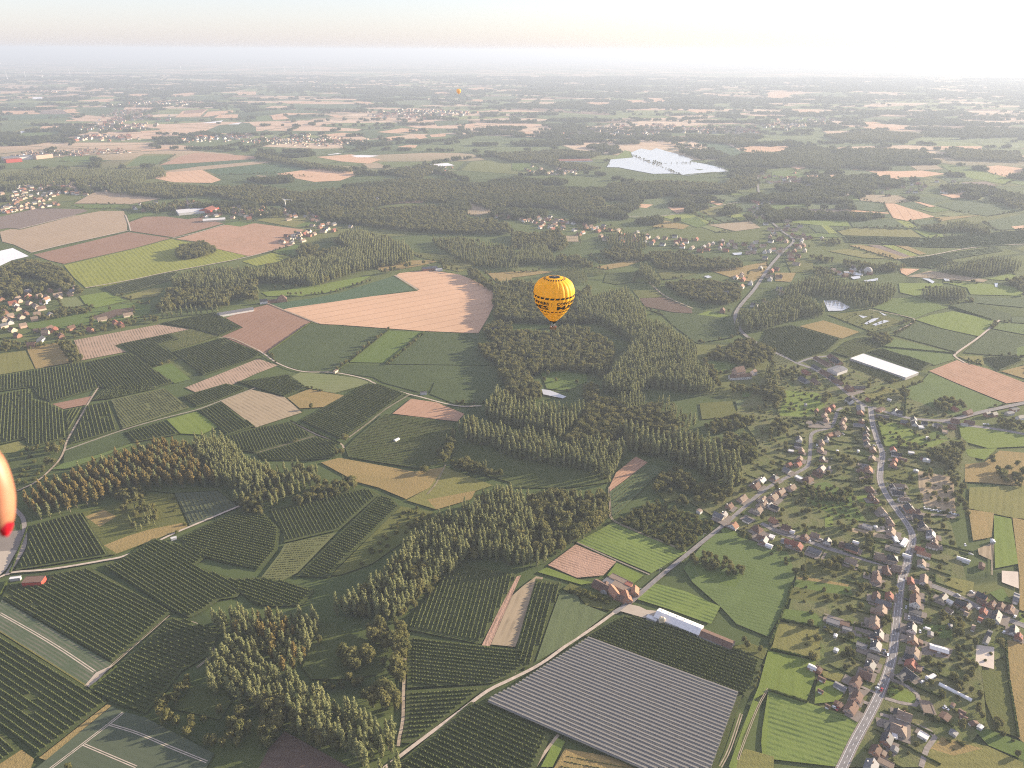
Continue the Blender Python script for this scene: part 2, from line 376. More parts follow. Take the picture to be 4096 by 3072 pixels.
wheats('s30',[[(0,455),(60,450),(130,460),(90,485),(0,488)],[(450,608),(500,597),(610,625),(480,625)],[(470,632),(690,630),(720,640),(520,645)],[(810,725),(1060,725),(1060,740),(900,740)],
 [(80,820),(150,817),(190,833),(150,840)],[(0,730),(90,720),(120,745),(0,755)],[(420,840),(640,850),(760,845),(880,862),(760,880),(600,890),(480,870)],[(1050,830),(1140,820),(1269,835),(1269,870),(1160,885)],[(200,872),(330,865),(370,870),(260,882)],
 [(100,545),(200,543),(280,560),(150,562)]])
for p,k in (([(20,850),(120,842),(200,870),(100,888),(20,885)],'grass'),([(110,588),(300,585),(310,605),(120,610)],'grass'),([(410,595),(560,578),(680,580),(640,600),(440,605)],'crop'),
            ([(650,580),(760,590),(700,605)],'grass'),([(860,580),(960,575),(940,595),(870,595)],'grass'),([(700,820),(830,817),(870,840),(740,843)],'tan'),
            ([(860,820),(930,818),(1269,900),(1269,920),(900,850)],'grass'),([(890,850),(1060,850),(1230,890),(1180,915),(980,880)],'grassb'),([(830,875),(1000,880),(1020,895),(900,905)],'dgreen'),([(640,880),(760,878),(800,890),(680,900)],'dgreen'),
            ([(960,905),(1080,900),(1140,920),(1020,930)],'soilgrey'),([(330,850),(470,842),(540,860),(480,880),(380,870)],'crop')): field(k,'s30',p)
field('whitefilm','00',[(140,1155),(180,1133),(215,1137),(165,1160)])
field('whitefilm','00',[(1730,1065),(1930,1040),(1900,1062)]); field('whitefilm','00',[(1965,1076),(2090,1056),(2060,1075)]); field('whitefilm','00',[(860,920),(1040,912),(1030,924)]); field('whitefilm','00',[(280,855),(285,838),(365,838),(365,855)])
# --- upper left plain (tile 0,1)
field('soilgrey','01',[(0,215),(330,140),(720,150),(760,165),(640,200),(180,320),(70,312),(0,322)])
field('stubble','01',[(0,345),(90,322),(180,327),(640,207),(870,165),(1070,165),(1098,260),(1100,330),(880,385),(560,455),(270,525),(120,455),(20,430)],((300,470),(1000,250)))
field('soil','01',[(290,542),(620,467),(1110,347),(1475,400),(1150,488),(555,622),(420,590)],((400,570),(1110,380)))
field('soil','01',[(1110,265),(1250,215),(1430,212),(1620,237),(1750,212),(1960,135),(2010,150),(1860,190),(1740,232),(1930,272),(1500,393),(1130,338)])
field('soilpink','01',[(1520,407),(1940,287),(2212,272),(2630,327),(2550,375),(2490,435),(2540,457),(2212,545),(2140,553),(1865,490),(1700,430)],((1700,430),(2400,300)))
MATS['f_soilpink']
field('lime','01',[(552,635),(1150,495),(1480,407),(1610,435),(1860,492),(2130,552),(2010,590),(1420,700),(900,815),(740,828),(640,740)],((640,660),(760,820)))
field('whitefilm','01',[(0,510),(110,485),(250,555),(100,592),(0,640),(-80,650),(-80,525)])
field('lime','11',[(0,570),(140,527),(300,562),(220,590),(160,612),(0,640),(-120,600)],((0,580),(60,640)))
field('grass','11',[(140,520),(340,455),(420,480),(330,560)])
field('olive','11',[(0,245),(150,205),(330,190),(610,215),(600,235),(420,300),(330,305)]); field('grass','11',[(330,300),(540,215),(610,225),(480,300)])
field('tan','s10',[(0,880),(0,870),(60,872),(40,885)])
field('stubble','01',[(640,100),(820,0),(1060,-10),(1390,60),(1130,105),(830,100)]); field('grass','01',[(610,110),(830,105),(1090,110),(960,145),(720,140)])
field('grass','01',[(1110,250),(1100,200),(1300,165),(1330,200),(1230,215)]); field('grass','01',[(1920,280),(2060,250),(2212,265),(2080,300)])
field('grassb','01',[(690,900),(930,862),(1090,942),(830,1003),(740,975)],((700,910),(1000,880)))
field('palegreen','01',[(500,925),(660,910),(730,980),(560,1010)]); 
field('meadow','01',[(0,830),(420,830),(680,870),(500,930),(200,900),(0,960)])
field('olive','01',[(1050,905),(1330,830),(1420,830),(1360,900),(1130,930)])
field('grass','01',[(230,1132),(500,1062),(1130,957),(1310,975),(1290,1050),(1200,1080),(800,1150),(480,1190),(250,1182)])
field('soildark','01',[(780,1085),(990,1017),(1150,1000),(1160,1030),(1000,1080),(870,1120)]); field('soildark','01',[(280,1185),(480,1160),(500,1180),(300,1220)])
field('dry','01',[(230,1352),(500,1302),(590,1440),(610,1475),(310,1530)]); field('olive','01',[(0,1400),(220,1372),(300,1530),(0,1580),(-150,1600),(-150,1420)])
field('soilrows','01',[(640,1282),(1370,1147),(1640,1187),(1040,1312),(990,1330),(1090,1382),(710,1455)],((690,1290),(750,1450)))
field('soil','01',[(1950,1090),(2160,1012),(2320,972),(2450,1022),(2690,1122),(2290,1398),(2212,1370),(1920,1250),(2100,1172)],((2290,1398),(2690,1122)))
field('grass','01',[(1312,1522),(1480,1482),(1650,1620),(1510,1655)])
field('soilrows','01',[(1600,1692),(2230,1442),(2400,1500),(2212,1572),(1780,1772)],((1650,1640),(1720,1740)))
# --- middle (tile 1,1)
field('wheat','11',[(240,1015),(500,962),(1390,857),(1412,842),(1205,725),(1240,702),(1450,680),(1600,690),(1760,715),(1880,762),(2060,862),(2055,980),(2000,1092),(1922,1222),(1450,1203),(700,1148),(560,1143),(480,1110)],((560,1080),(1950,830)))
field('beet','11',[(122,970),(470,922),(700,880),(1190,727),(1370,850),(230,1013)],((230,1000),(1350,850)))
field('maize','11',[(102,1390),(470,1142),(580,1152),(1150,1192),(680,1558),(400,1548),(180,1480)],((102,1390),(470,1142)))
field('grass','11',[(1152,1202),(1448,1212),(1118,1478),(812,1473)],((812,1473),(1152,1202)))
field('maize','11',[(1462,1217),(1920,1227),(1920,1330),(2080,1500),(1140,1488)],((1140,1488),(1462,1217)))
field('maize','11',[(700,1560),(785,1492),(2080,1510),(2180,1560),(2110,1690),(1990,1825),(1710,1830),(1500,1745),(1540,1655),(1000,1600)],((785,1500),(2080,1515)))
field('maize','12',[(1010,-60),(1530,-5),(1470,60),(1400,70),(1100,-10)])
field('palegreen','11',[(220,1632),(380,1562),(640,1577),(960,1622),(970,1660),(680,1740),(560,1720),(330,1665)],((260,1640),(900,1625)))
field('grassb','11',[(50,870),(260,842),(600,792),(900,737),(1000,722),(870,800),(640,870),(400,900),(100,902)])
field('dry','11',[(1020,652),(1350,592),(1620,592),(1400,642),(1100,692)]); field('dry','11',[(2000,702),(2212,690),(2400,680),(2212,740),(2200,820),(2100,800)])
field('wheat','11',[(800,100),(840,72),(1000,80),(1450,70),(1440,92),(1220,100),(960,115)]); field('tan','11',[(1810,92),(2000,82),(2060,150),(2130,162),(1900,207),(1830,190)])
field('grass','11',[(1890,450),(2100,440),(2200,480),(2070,505)]); field('meadow','11',[(1340,520),(1620,540),(1900,600),(1880,640),(1700,640),(1400,560)])
field('olive','11',[(1600,600),(1850,620),(1870,660),(1760,690),(1620,660)]); field('meadowdk','11',[(1900,640),(2212,640),(2212,690),(2000,700)])
field('grass','11',[(820,40),(1010,5),(1100,0),(1060,30),(960,60)])
# --- right of the balloon (tile 2,1)
field('crop','21',[(930,212),(1100,132),(1080,72),(1380,32),(1480,72),(1340,132),(1420,190),(1250,220),(1100,232)])
field('wheat','21',[(1390,30),(1560,22),(1830,105),(1780,115),(1640,75),(1500,60)]); field('wheat','21',[(1340,132),(1540,125),(1575,155),(1420,182)]); field('wheat','21',[(1080,102),(1220,110),(1160,140),(1095,132)])
field('crop','21',[(1600,22),(1850,15),(1950,85),(1830,103)]); field('grassb','21',[(1830,10),(1950,5),(2000,25),(1900,30)]); field('dgreen','21',[(1860,35),(2050,60),(2060,75),(1950,82)])
field('limestripe','21',[(1280,215),(1520,175),(1720,265),(1620,290)],((1300,225),(1650,290))); field('grass2','21',[(1530,172),(1600,162),(1800,260),(1740,270)])
field('grass','21',[(1420,240),(1600,215),(1690,290),(1600,310)]); field('grass2','21',[(1540,130),(1700,100),(1780,118),(1600,150)])
field('olive','21',[(1600,160),(1800,122),(1910,185),(1720,220)]); field('limestripe','21',[(1850,205),(1980,187),(2060,240),(1960,250)]); field('limestripe','21',[(2060,220),(2212,195),(2212,270),(2150,272)])
field('dgreen','21',[(1900,127),(2110,92),(2140,140),(1960,190)]); field('grass2','21',[(1960,190),(2140,140),(2190,180),(2060,220)]); field('dgreen','21',[(1730,225),(1850,205),(1950,250),(1830,265)])
field('dry','21',[(1210,302),(1310,245),(1530,290),(1480,322),(1350,312)]); field('tan','21',[(1690,285),(2060,252),(2150,310),(1930,340)]); field('palegreen','21',[(1630,300),(1700,290),(1900,345),(1760,345)])
field('olive','21',[(710,130),(900,100),(960,105),(880,170),(780,200),(720,180)]); field('meadow','21',[(560,310),(900,300),(980,320),(760,350)]); field('dry','21',[(760,340),(960,320),(900,345)])
field('soildark','21',[(1100,922),(1310,912),(1550,1012),(1560,1050),(1390,1040),(1150,990)]); field('maize','21',[(1160,1012),(1400,1047),(1700,1062),(1900,1092),(1982,1210),(1900,1260),(1600,1310),(1400,1160),(1300,1062)])
field('meadow','21',[(1040,852),(1250,852),(1310,910),(1100,920)]); field('dry','21',[(715,652),(900,612),(1080,592),(1180,572),(1000,640),(820,672)]); field('dry','21',[(0,702),(250,682),(360,692),(180,720),(0,742)])
field('meadowdk','21',[(660,540),(800,520),(920,600),(760,620)]); field('meadowdk','21',[(820,690),(1080,700),(1050,780),(900,800),(790,780)]); field('tan','21',[(450,380),(570,375),(575,430),(460,430)])
field('dry','21',[(1690,672),(2000,642),(2200,602),(2212,700),(2080,780),(1930,752)]); field('meadow','21',[(1250,680),(1500,660),(1640,690),(1480,740),(1300,760)])
field('grass','21',[(-150,1118),(180,1117),(480,1142),(280,1180),(100,1210),(-150,1180)]); field('grass','21',[(230,1520),(420,1500),(640,1560),(650,1640),(480,1720),(300,1700)])
field('grass','21',[(1680,1470),(1850,1440),(1950,1490),(1850,1560),(1720,1600)]); field('grassb','21',[(1600,1060),(1700,1030),(1890,1075),(1800,1085)])
# --- right (tile 3,1)
for k,p in (('grass',[(0,120),(330,97),(340,180),(0,182)]),('crop',[(340,92),(690,105),(690,150),(340,148)]),('soilgrey',[(340,150),(690,152),(720,218),(340,208)]),('dgreen',[(700,75),(1000,100),(1020,173),(690,150)]),
 ('wheat',[(690,155),(1040,180),(1045,190),(700,168)]),('dgreen',[(715,175),(1050,192),(1060,225),(730,215)]),('wheat',[(1005,100),(1090,100),(1440,215),(1200,250),(1080,225)]),('tan',[(780,20),(1130,32),(1240,85),(1090,97),(1000,95),(800,75)]),
 ('dgreen',[(1092,100),(1260,85),(1370,130),(1240,150)]),('wheat',[(1260,85),(1310,88),(1450,125),(1400,132)]),('grass',[(1300,147),(1450,132),(1580,157),(1430,180)]),('olive',[(470,70),(680,25),(700,70),(680,100)]),('grassb',[(680,25),(740,22),(790,75),(700,72)]),
 ('grassb',[(200,242),(680,250),(710,300),(450,290),(200,265)]),('dgreen',[(700,250),(1080,232),(1230,310),(740,310)]),('olive',[(600,340),(750,312),(1240,327),(1330,395),(650,375)]),('limestripe',[(1110,250),(1210,250),(1290,310),(1210,312)]),
 ('dgreen',[(1215,247),(1450,237),(1490,270),(1290,288)]),('dry',[(1430,220),(1840,202),(1500,252)]),('dgreen',[(350,290),(460,290),(560,360),(420,350)]),('limestripe',[(460,290),(520,292),(600,360),(530,360)]),('grass',[(190,360),(560,362),(620,395),(400,392)]),
 ('dgreen',[(1140,30),(1560,60),(1400,110),(1300,80)]),('dgreen',[(1460,115),(1700,60),(2212,160),(1900,210),(1640,170)]),('wheat',[(1480,20),(1700,8),(1800,40),(1600,55)]),('palegreen',[(1780,60),(1900,20),(2000,50),(1880,85)]),('palegreen',[(1490,200),(1600,170),(1750,185),(1600,215)]),
 ('dgreen',[(1850,260),(2212,190),(2212,320),(1980,330)]),('wheat',[(2100,300),(2212,290),(2212,330),(2140,325)]),('grassb',[(1250,330),(1500,360),(1520,390),(1380,400)]),
 ('olive',[(520,512),(700,490),(1080,580),(820,570)]),('dry',[(700,462),(800,457),(1280,555),(1110,585)]),('soilgrey',[(860,458),(960,460),(1230,555),(1170,565)]),('limestripe',[(980,460),(1080,460),(1300,550),(1230,557)]),('dry',[(1090,458),(1180,460),(1370,535),(1310,545)]),
 ('meadow',[(150,580),(380,590),(400,690),(200,700)]),('dry',[(60,700),(240,700),(200,780),(60,770)]),
 ('wheat',[(1140,662),(1310,667),(1200,725),(1150,700)]),('tan',[(1200,732),(1400,682),(1900,762),(1860,780)]),('grassb',[(1890,755),(2100,705),(2140,720),(2100,770)]),
 ('grassb',[(1130,790),(1500,792),(1520,810),(1330,850),(1310,910),(1140,870)]),('grassb',[(1510,782),(1850,792),(2212,832),(2200,900),(1750,888),(1720,830)]),('grass',[(900,1002),(1070,922),(1270,912),(1560,1000),(1380,1050),(1260,1100),(1100,1050)]),
 ('dgreen',[(1730,900),(2212,930),(2212,1000),(1770,958)]),('maize',[(1570,972),(1760,952),(2100,1060),(2090,1130),(1930,1110),(1570,1002)]),('grassb',[(1270,1105),(1420,1062),(1600,1032),(1950,1110),(1900,1200),(1820,1250),(1500,1180)]),
 ('maize',[(1090,1240),(1270,1132),(1800,1257),(1640,1388),(1350,1310)]),('grass2',[(960,1350),(1100,1272),(1620,1397),(1610,1450),(1440,1500),(1200,1420)]),('maize',[(1690,1390),(1920,1192),(2212,1250),(2212,1340),(2140,1420),(1900,1410)]),
 ('grass2',[(1940,1182),(1980,1132),(2300,1150),(2300,1250)]),('dgreen',[(2100,1080),(2300,1090),(2300,1140),(2110,1130)]),('dry',[(270,1162),(480,1112),(790,1212),(640,1270)]),('meadow',[(520,1062),(870,1022),(1190,1130),(900,1212)]),
 ('olive',[(1640,1420),(1850,1420),(1870,1500),(1700,1450)]),('grass',[(2150,1350),(2300,1310),(2300,1400),(2150,1430)]),('dry',[(2010,1552),(2300,1480),(2300,1640)]),
 ('soilpink',[(1390,1550),(1630,1457),(1900,1532),(2300,1682),(2300,1800),(2060,1830),(1640,1659)]),
 ('grass2',[(1180,1760),(1190,1700),(1330,1640),(1400,1562),(1650,1672),(2050,1838),(1820,1900),(1580,1945),(1200,1930)])): field(k,'31',p)
# --- tile 0,2 / 1,2
field('soil','02',[(450,177),(800,107),(760,180),(550,220)]); field('maize','02',[(560,582),(620,542),(1060,417),(1130,512),(860,610),(550,690)])
field('grass2','02',[(430,745),(545,690),(860,612),(1130,520),(1150,530),(850,640),(600,735)]); field('grassb','02',[(1440,312),(1700,242),(1900,370),(1740,442),(1560,432)],((1450,320),(1580,430)))
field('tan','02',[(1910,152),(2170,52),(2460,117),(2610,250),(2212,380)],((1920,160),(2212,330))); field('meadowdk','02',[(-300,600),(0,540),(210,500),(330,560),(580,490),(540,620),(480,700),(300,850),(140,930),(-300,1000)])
field('olive','02',[(0,540),(160,500),(230,545),(120,600),(0,600)])
field('meadow','02',[(710,1112),(1000,1042),(1280,952),(1500,952),(1625,1240),(1000,1480),(945,1480),(760,1200)]); field('dry','02',[(900,1400),(1100,1320),(1300,1260),(1600,1200),(1620,1240),(1010,1470)]); field('dry','02',[(740,1150),(900,1090),(1010,1150),(860,1240)])
field('meadowdk','02',[(1250,920),(1900,900),(2050,1050),(1880,925),(1500,948)])
field('gravel','02',[(-200,1480),(0,1450),(150,1440),(60,1600),(0,1659),(-200,1700)]); field('yard','02',[(-200,1300),(0,1280),(190,1270),(200,1400),(150,1440),(-200,1470)])
field('dry','12',[(270,122),(460,47),(760,102),(640,200),(380,215)]); field('soilpink','12',[(1340,132),(1560,162),(1800,262),(1740,328),(1180,260)],((1250,200),(1780,290)))
field('dry','12',[(560,682),(720,642),(1370,762),(1640,722),(1500,900),(1300,1000),(1060,900),(870,850)]); field('olive','12',[(1630,722),(2050,880),(1900,930),(1560,1090),(1300,1010),(1500,900)]); field('dry','12',[(1480,1005),(1900,925),(1860,1000),(1560,1090)])
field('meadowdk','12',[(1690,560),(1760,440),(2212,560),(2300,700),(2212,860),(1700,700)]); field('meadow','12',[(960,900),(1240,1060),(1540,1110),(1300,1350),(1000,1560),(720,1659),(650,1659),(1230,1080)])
# --- tile 2,2
field('meadowdk','22',[(0,650),(250,640),(850,790),(860,850),(500,900),(0,900)]); field('soilpink','22',[(1070,632),(1172,682),(845,935),(838,900),(900,770)],((1150,680),(850,900)));  # left meadow lies in shade; the shade is put into its darker colour
field('striped','22',[(870,1202),(1520,1452),(1205,1640),(560,1370)],((560,1370),(1205,1640))); field('plough','22',[(550,1392),(900,1542),(790,1659),(560,1680),(310,1570)],((330,1570),(600,1660)))
field('grassb','22',[(905,1550),(1135,1659),(1050,1730),(820,1659)]); field('grassb','22',[(300,1590),(560,1690),(700,1720),(600,1740),(220,1630)]); field('meadow','22',[(1260,950),(1420,930),(1440,1000),(1340,1030)])
field('grass','22',[(1800,1260),(1900,1230),(1960,1330),(1820,1300)]); field('meadow','22',[(1620,170),(1900,150),(1950,280),(1640,310)]); field('crop','22',[(1930,150),(2212,110),(2300,130),(2300,260),(1960,270)]); field('grass','22',[(1980,40),(2212,20),(2212,90),(1990,120)])
field('grass2','22',[(1640,1400),(1760,1300),(1830,1290),(2212,1400),(2500,1440),(2480,1560),(2330,1990),(2212,2190),(1940,2080),(1800,1930),(1560,1720),(1480,1600),(1560,1500)],((1560,1500),(2400,1700)))
field('striped','23',[(1060,200),(1230,70),(1480,130),(1800,270),(1720,420),(1650,400),(1350,290)],((1070,210),(1720,420)))
field('grass','22',[(1530,1500),(1640,1590),(1830,1640),(1990,1655),(1930,1760),(1640,1700)])
field('garden','F',[(1590,890),(1700,760),(1800,770),(1880,800),(1960,860),(2060,900),(2090,960),(2110,1000),(2080,1040),(2050,1120),(2095,1280),(2212,1330),(2212,1400),(2120,1440),(2130,1560),(2060,1659),(1830,1659),(1830,1620),(1900,1500),(1720,1420),(1700,1330),(1720,1250),(1700,1190),(1580,1140),(1480,1080),(1560,1060),(1640,960)])
field('grassb','33',[(-50,1320),(0,1000),(340,1100),(820,1260),(800,1300),(620,1659),(-50,1580),(-60,1450)],((0,1010),(820,1260))); MATS['f_grassb']
field('striped','33',[(10,1020),(330,1105),(800,1265),(780,1330),(600,1640),(-20,1570)],((0,1010),(820,1260)))
field('grassb','33',[(0,650),(410,740),(400,900),(330,1085),(0,995)]); field('olive','33',[(40,600),(90,400),(440,460),(450,720),(410,735),(20,635)]); field('grass','33',[(100,385),(130,290),(400,320),(480,400),(440,455)])
field('meadow','33',[(170,130),(240,100),(700,180),(760,220),(560,240),(180,200)]); field('grass','33',[(215,95),(240,40),(700,90),(730,170),(500,150)]); field('dry','33',[(240,25),(300,10),(700,80),(690,100)])
field('grassb','33',[(410,960),(440,890),(680,960),(640,1040),(600,1090),(400,1110)]); field('olive','33',[(460,820),(700,870),(690,950),(480,880)]); field('grassb','33',[(1035,1040),(1060,930),(1250,1020),(1280,1080),(1250,1110),(1120,1080)])
field('yard','33',[(690,960),(880,1000),(820,1060),(700,1040)]); field('yard','33',[(1320,560),(1600,640),(1560,720),(1330,690)]); field('yard','33',[(540,470),(880,520),(820,540),(560,480)]); field('yard','33',[(740,400),(880,410),(1000,480),(880,520),(750,470)])
field('grass','33',[(1340,420),(1580,430),(1590,560),(1480,540),(1340,480)]); field('olive','33',[(1350,1540),(1470,1380),(1900,1480),(2200,1620),(2212,1720),(1330,1720)]); field('dry','33',[(1400,1500),(1500,1400),(1850,1500),(1600,1560)])
field('grass','33',[(1780,1340),(1900,1330),(2212,1450),(2212,1600),(1900,1470)]); field('sand','33',[(1800,600),(1952,622),(1950,812),(1788,770)]); field('sand','33',[(2018,-40),(2160,-30),(2165,115),(2018,60)])
field('meadow','33',[(1840,820),(2060,830),(2100,1100),(2150,1400),(1980,1340),(1880,1100)]); field('dry','33',[(2060,560),(2230,580),(2300,1000),(2212,1450),(2150,1400),(2070,900)]); field('dry','33',[(2170,-100),(2260,-100),(2300,330),(2170,300)]); field('grassb','33',[(2165,320),(2300,360),(2300,480),(2175,410)])
field('grass','33',[(1910,150),(2030,110),(2100,240),(1990,220)]); field('olive','33',[(1500,40),(1600,20),(1780,60),(1760,190),(1600,150)])
field('grassb','32',[(95,280),(150,60),(420,80),(520,160),(450,230),(330,290)]); field('grassb','32',[(940,330),(1150,350),(1380,480),(1560,490),(1420,550),(990,540)]); field('grassb','32',[(1640,350),(2300,460),(2300,540),(1900,560),(1720,510),(1660,450)]); field('grassb','32',[(1700,570),(1980,560),(1870,660),(1730,630)])
field('meadow','32',[(1000,730),(1290,760),(1290,900),(1010,840)]); field('tan','32',[(1295,755),(1600,810),(1620,1120),(1350,1060),(1300,900)]); field('grass','32',[(1395,410),(1500,420),(1560,480),(1390,480)])
field('grass','32',[(260,900),(500,850),(740,960),(760,1060),(850,1200),(600,1160),(370,1040)]); field('grassb','32',[(760,980),(860,960),(960,1040),(1040,1050),(800,1060)])
field('grassb','32',[(490,1150),(560,1150),(560,1240),(490,1240)]); field('tan','32',[(680,1270),(740,1250),(1060,1320),(1040,1350),(860,1320)])
field('dry','32',[(1700,700),(1870,680),(2000,580),(2212,600),(2300,700),(2300,900),(1900,860),(1700,850)]); field('olive','32',[(1740,900),(2300,880),(2300,1180),(2100,1160),(1730,1080)]); field('dry','32',[(1730,1090),(1950,1120),(1930,1330),(1770,1360)])
field('grassb','32',[(1950,1140),(2100,1170),(2160,1560),(1960,1600),(1950,1300)]); field('dry','32',[(2110,1160),(2300,1200),(2300,1700),(2170,1659)]); field('meadow','32',[(300,1650),(330,1510),(640,1530),(820,1590),(880,1659)]); field('tan','32',[(1810,1430),(1930,1380),(1930,1530),(1820,1480)])
field('yard','32',[(1080,1030),(1170,1040),(1330,1120),(1650,1140),(1600,1170),(1180,1120)]); field('gravel','32',[(920,1250),(1000,1230),(1030,1290),(930,1280)]); field('yard','32',[(640,60),(700,20),(840,70),(720,110)])
field('yard','32',[(1050,1330),(1110,1310),(1200,1350),(1180,1420),(1060,1400)])
# --- bottom row
field('nursery','03',[(0,240),(20,212),(965,765),(940,790),(830,840),(740,945),(0,480),(-300,300),(-300,100)],((0,330),(820,835))); field('gravel','03',[(832,842),(940,792),(978,772),(780,980),(742,945)])
field('greytrack','03',[(250,1720),(970,1132),(1070,1180),(1260,1232),(1850,1540),(1760,1720)],((930,1290),(1780,1610))); field('dry','03',[(340,1580),(930,1115),(965,1130),(400,1600)]); field('olive','03',[(0,490),(0,478),(745,945),(750,965)])
field('dry','03',[(-200,1720),(0,1620),(190,1510),(300,1590),(250,1720)]); field('meadowdk','03',[(1460,1150),(1680,960),(1960,1010),(2000,1100),(1900,1250),(1700,1200)]); field('meadowdk','03',[(1800,1720),(1870,1540),(2212,1440),(2500,1400),(2500,1720)])
field('meadowdk','13',[(400,800),(560,400),(700,420),(760,480),(1150,640),(1100,850),(800,900),(480,900)]); field('soildark','13',[(110,1500),(250,1350),(520,1500),(800,1659),(900,1720),(0,1720)])
field('tan','13',[(2030,600),(2212,180),(2300,100),(2420,10),(2480,20),(2240,620)]); field('plough','13',[(1950,610),(2150,200),(2230,20),(2290,0),(2020,615)]); 
field('crop','23',[(205,750),(330,380),(410,160),(560,170),(590,240),(820,330),(700,430),(560,540),(330,680)]); field('meadow','23',[(440,120),(500,70),(700,140),(950,240),(860,310),(640,260),(580,180)]); field('gravel','23',[(930,310),(1010,250),(1100,270),(1160,300),(1260,310),(1250,380),(1140,370)])
field('olive','23',[(1870,1720),(2010,1500),(2260,1570),(2260,1720)]); field('grassb','23',[(2130,960),(2212,650),(2330,700),(2300,960),(2150,1040),(2080,1080)]); field('grassb','23',[(1870,1659),(2080,1080),(2130,1100),(1990,1400),(1930,1700)])
field('dry','23',[(330,1720),(460,1500),(800,1560),(1100,1659),(1100,1720)]); field('grassb','23',[(250,1659),(380,1400),(460,1440),(350,1659)]); field('meadow','23',[(1800,620),(2060,590),(2212,640),(2170,730),(2000,660)])
# --- water
water('lake','s20',[(470,830),(490,792),(600,782),(590,757),(640,737),(690,747),(715,735),(770,752),(850,772),(900,792),(880,800),(960,815),(1040,832),(1072,850),(960,860),(870,871),(800,861),(700,863),(600,845),(530,831)])
for p in ([(600,772),(612,770),(845,863),(835,866)],[(560,829),(760,812),(1000,806),(1000,809),(760,817),(560,834)],[(670,785),(700,788),(755,810),(740,815),(700,800)],[(850,866),(1010,853),(1020,857),(870,869)],[(900,838),(950,842),(930,846)]): field('meadowdk','s20',p)
water('pond','31',[(480,942),(600,940),(710,1000),(640,1030),(520,1032)]); field('meadowdk','31',[(560,985),(600,975),(660,1000),(620,1015)])
water('pond','31',[(700,735),(790,730),(800,748),(740,758)]); water('pond','31',[(820,770),(950,748),(945,770),(850,778)]); water('pond','31',[(1330,750),(1390,752),(1440,780),(1420,795),(1380,770)]); water('pond','31',[(1510,750),(1560,755),(1575,772),(1530,770)]); water('pond','31',[(1955,790),(1985,790),(1980,828),(1960,822)])
water('pond','22',[(255,50),(330,60),(470,115),(440,130),(270,95)]); water('pond','11',[(2065,1300),(2085,1305),(2095,1345),(2075,1350)]); water('pond','21',[(1900,530),(1990,525),(1980,545),(1920,548)]); water('pond','21',[(1655,730),(1700,725),(1730,740),(1690,748)])
for p in ([(830,1140),(900,1100),(960,1090),(940,1110),(850,1150)],[(900,1150),(1000,1110),(1050,1120),(930,1160)],[(780,1070),(860,1080),(820,1095)],[(960,1040),(1030,1070),(1000,1072)]): water('pond','31',p)
# ================================================================== roads and lanes
def smooth(pts, step=6.0):
    P = [Vector(p) for p in pts]; P = [P[0] * 2 - P[1]] + P + [P[-1] * 2 - P[-2]]
    out = []
    for i in range(1, len(P) - 2):
        a, b, c, d = P[i - 1], P[i], P[i + 1], P[i + 2]
        n = max(1, int((c - b).length / step))
        for k in range(n):
            t = k / n
            out.append(0.5 * ((2 * b) + (c - a) * t + (2 * a - 5 * b + 4 * c - d) * t * t + (3 * b - a - 3 * c + d) * t ** 3))
    out.append(P[-2]); return out
def offset(pl, d):
    o = []
    for i, p in enumerate(pl):
        t = (pl[min(i + 1, len(pl) - 1)] - pl[max(i - 1, 0)]).normalized()
        o.append(p + Vector((-t.y, t.x)) * d)
    return o
def ribbon(name, pl, w, z, mat, parent=None, off=0.0, thick=0.0):
    a = offset(pl, off + w / 2); b = offset(pl, off - w / 2); n = len(pl)
    v = [(p.x, p.y, z) for p in a] + [(p.x, p.y, z) for p in b]
    f = [(i, n + i, n + i + 1, i + 1) for i in range(n - 1)]
    if thick:
        v += [(p.x, p.y, z - thick) for p in a] + [(p.x, p.y, z - thick) for p in b]
        f += [(i, i + 1, 2 * n + i + 1, 2 * n + i) for i in range(n - 1)] + [(n + i + 1, n + i, 3 * n + i, 3 * n + i + 1) for i in range(n - 1)]
    return obj(name, mesh_np(name, v, f, [mat]), parent)
asphalt = simple('asphalt', (.20, .19, .185), 0.9, 0.2, 0.2, 0.15)
paving = simple('paving', (.25, .22, .195), 0.9, 0.1, 0.25, 0.5)
gravelm = simple('gravel_lane', (.44, .37, .30), 0.95, 0.05, 0.2, 0.3)
dirt = simple('dirt_track', (.33, .27, .20), 0.95, 0.05, 0.3, 0.2)
paint = simple('road_paint', (.78, .78, .76), 0.7, 0.2, 0.1, 2.0)
ROADS = {}
ZR = [0.90]
def road(key, name, segs, w, mat, walk=0.0, lines=False, dash=False):
    ZR[0] += 0.012
    pts = []
    for t, L in segs: pts += GP(t, L)
    pl = smooth(pts); ROADS[key] = pl; z = ZR[0]
    r_ = tag(ribbon(name, pl, w, z, mat), kind='structure')
    if walk:
        for s in (1, -1): ribbon('pavement', pl, walk, z + 0.12, paving, r_, s * (w / 2 + walk / 2 + 0.003), 0.14)
    if lines:
        mb = MB()
        for s in (1, -1):
            a = offset(pl, s * (w / 2 - .45)); b = offset(pl, s * (w / 2 - .27))
            for i in range(len(pl) - 1): mb.add([(a[i].x, a[i].y, z + .006), (a[i + 1].x, a[i + 1].y, z + .006), (b[i + 1].x, b[i + 1].y, z + .006), (b[i].x, b[i].y, z + .006)], [(0, 1, 2, 3)])
        if dash:
            for i in range(0, len(pl) - 1, 1):
                p = pl[i]; d = (pl[i + 1] - p).normalized(); nn = Vector((-d.y, d.x)) * .1; q = p + d * 2.6
                mb.add([(*(p + nn), z + .007), (*(q + nn), z + .007), (*(q - nn), z + .007), (*(p - nn), z + .007)], [(0, 1, 2, 3)])
        mb.build('road_markings', paint, r_)
    return r_
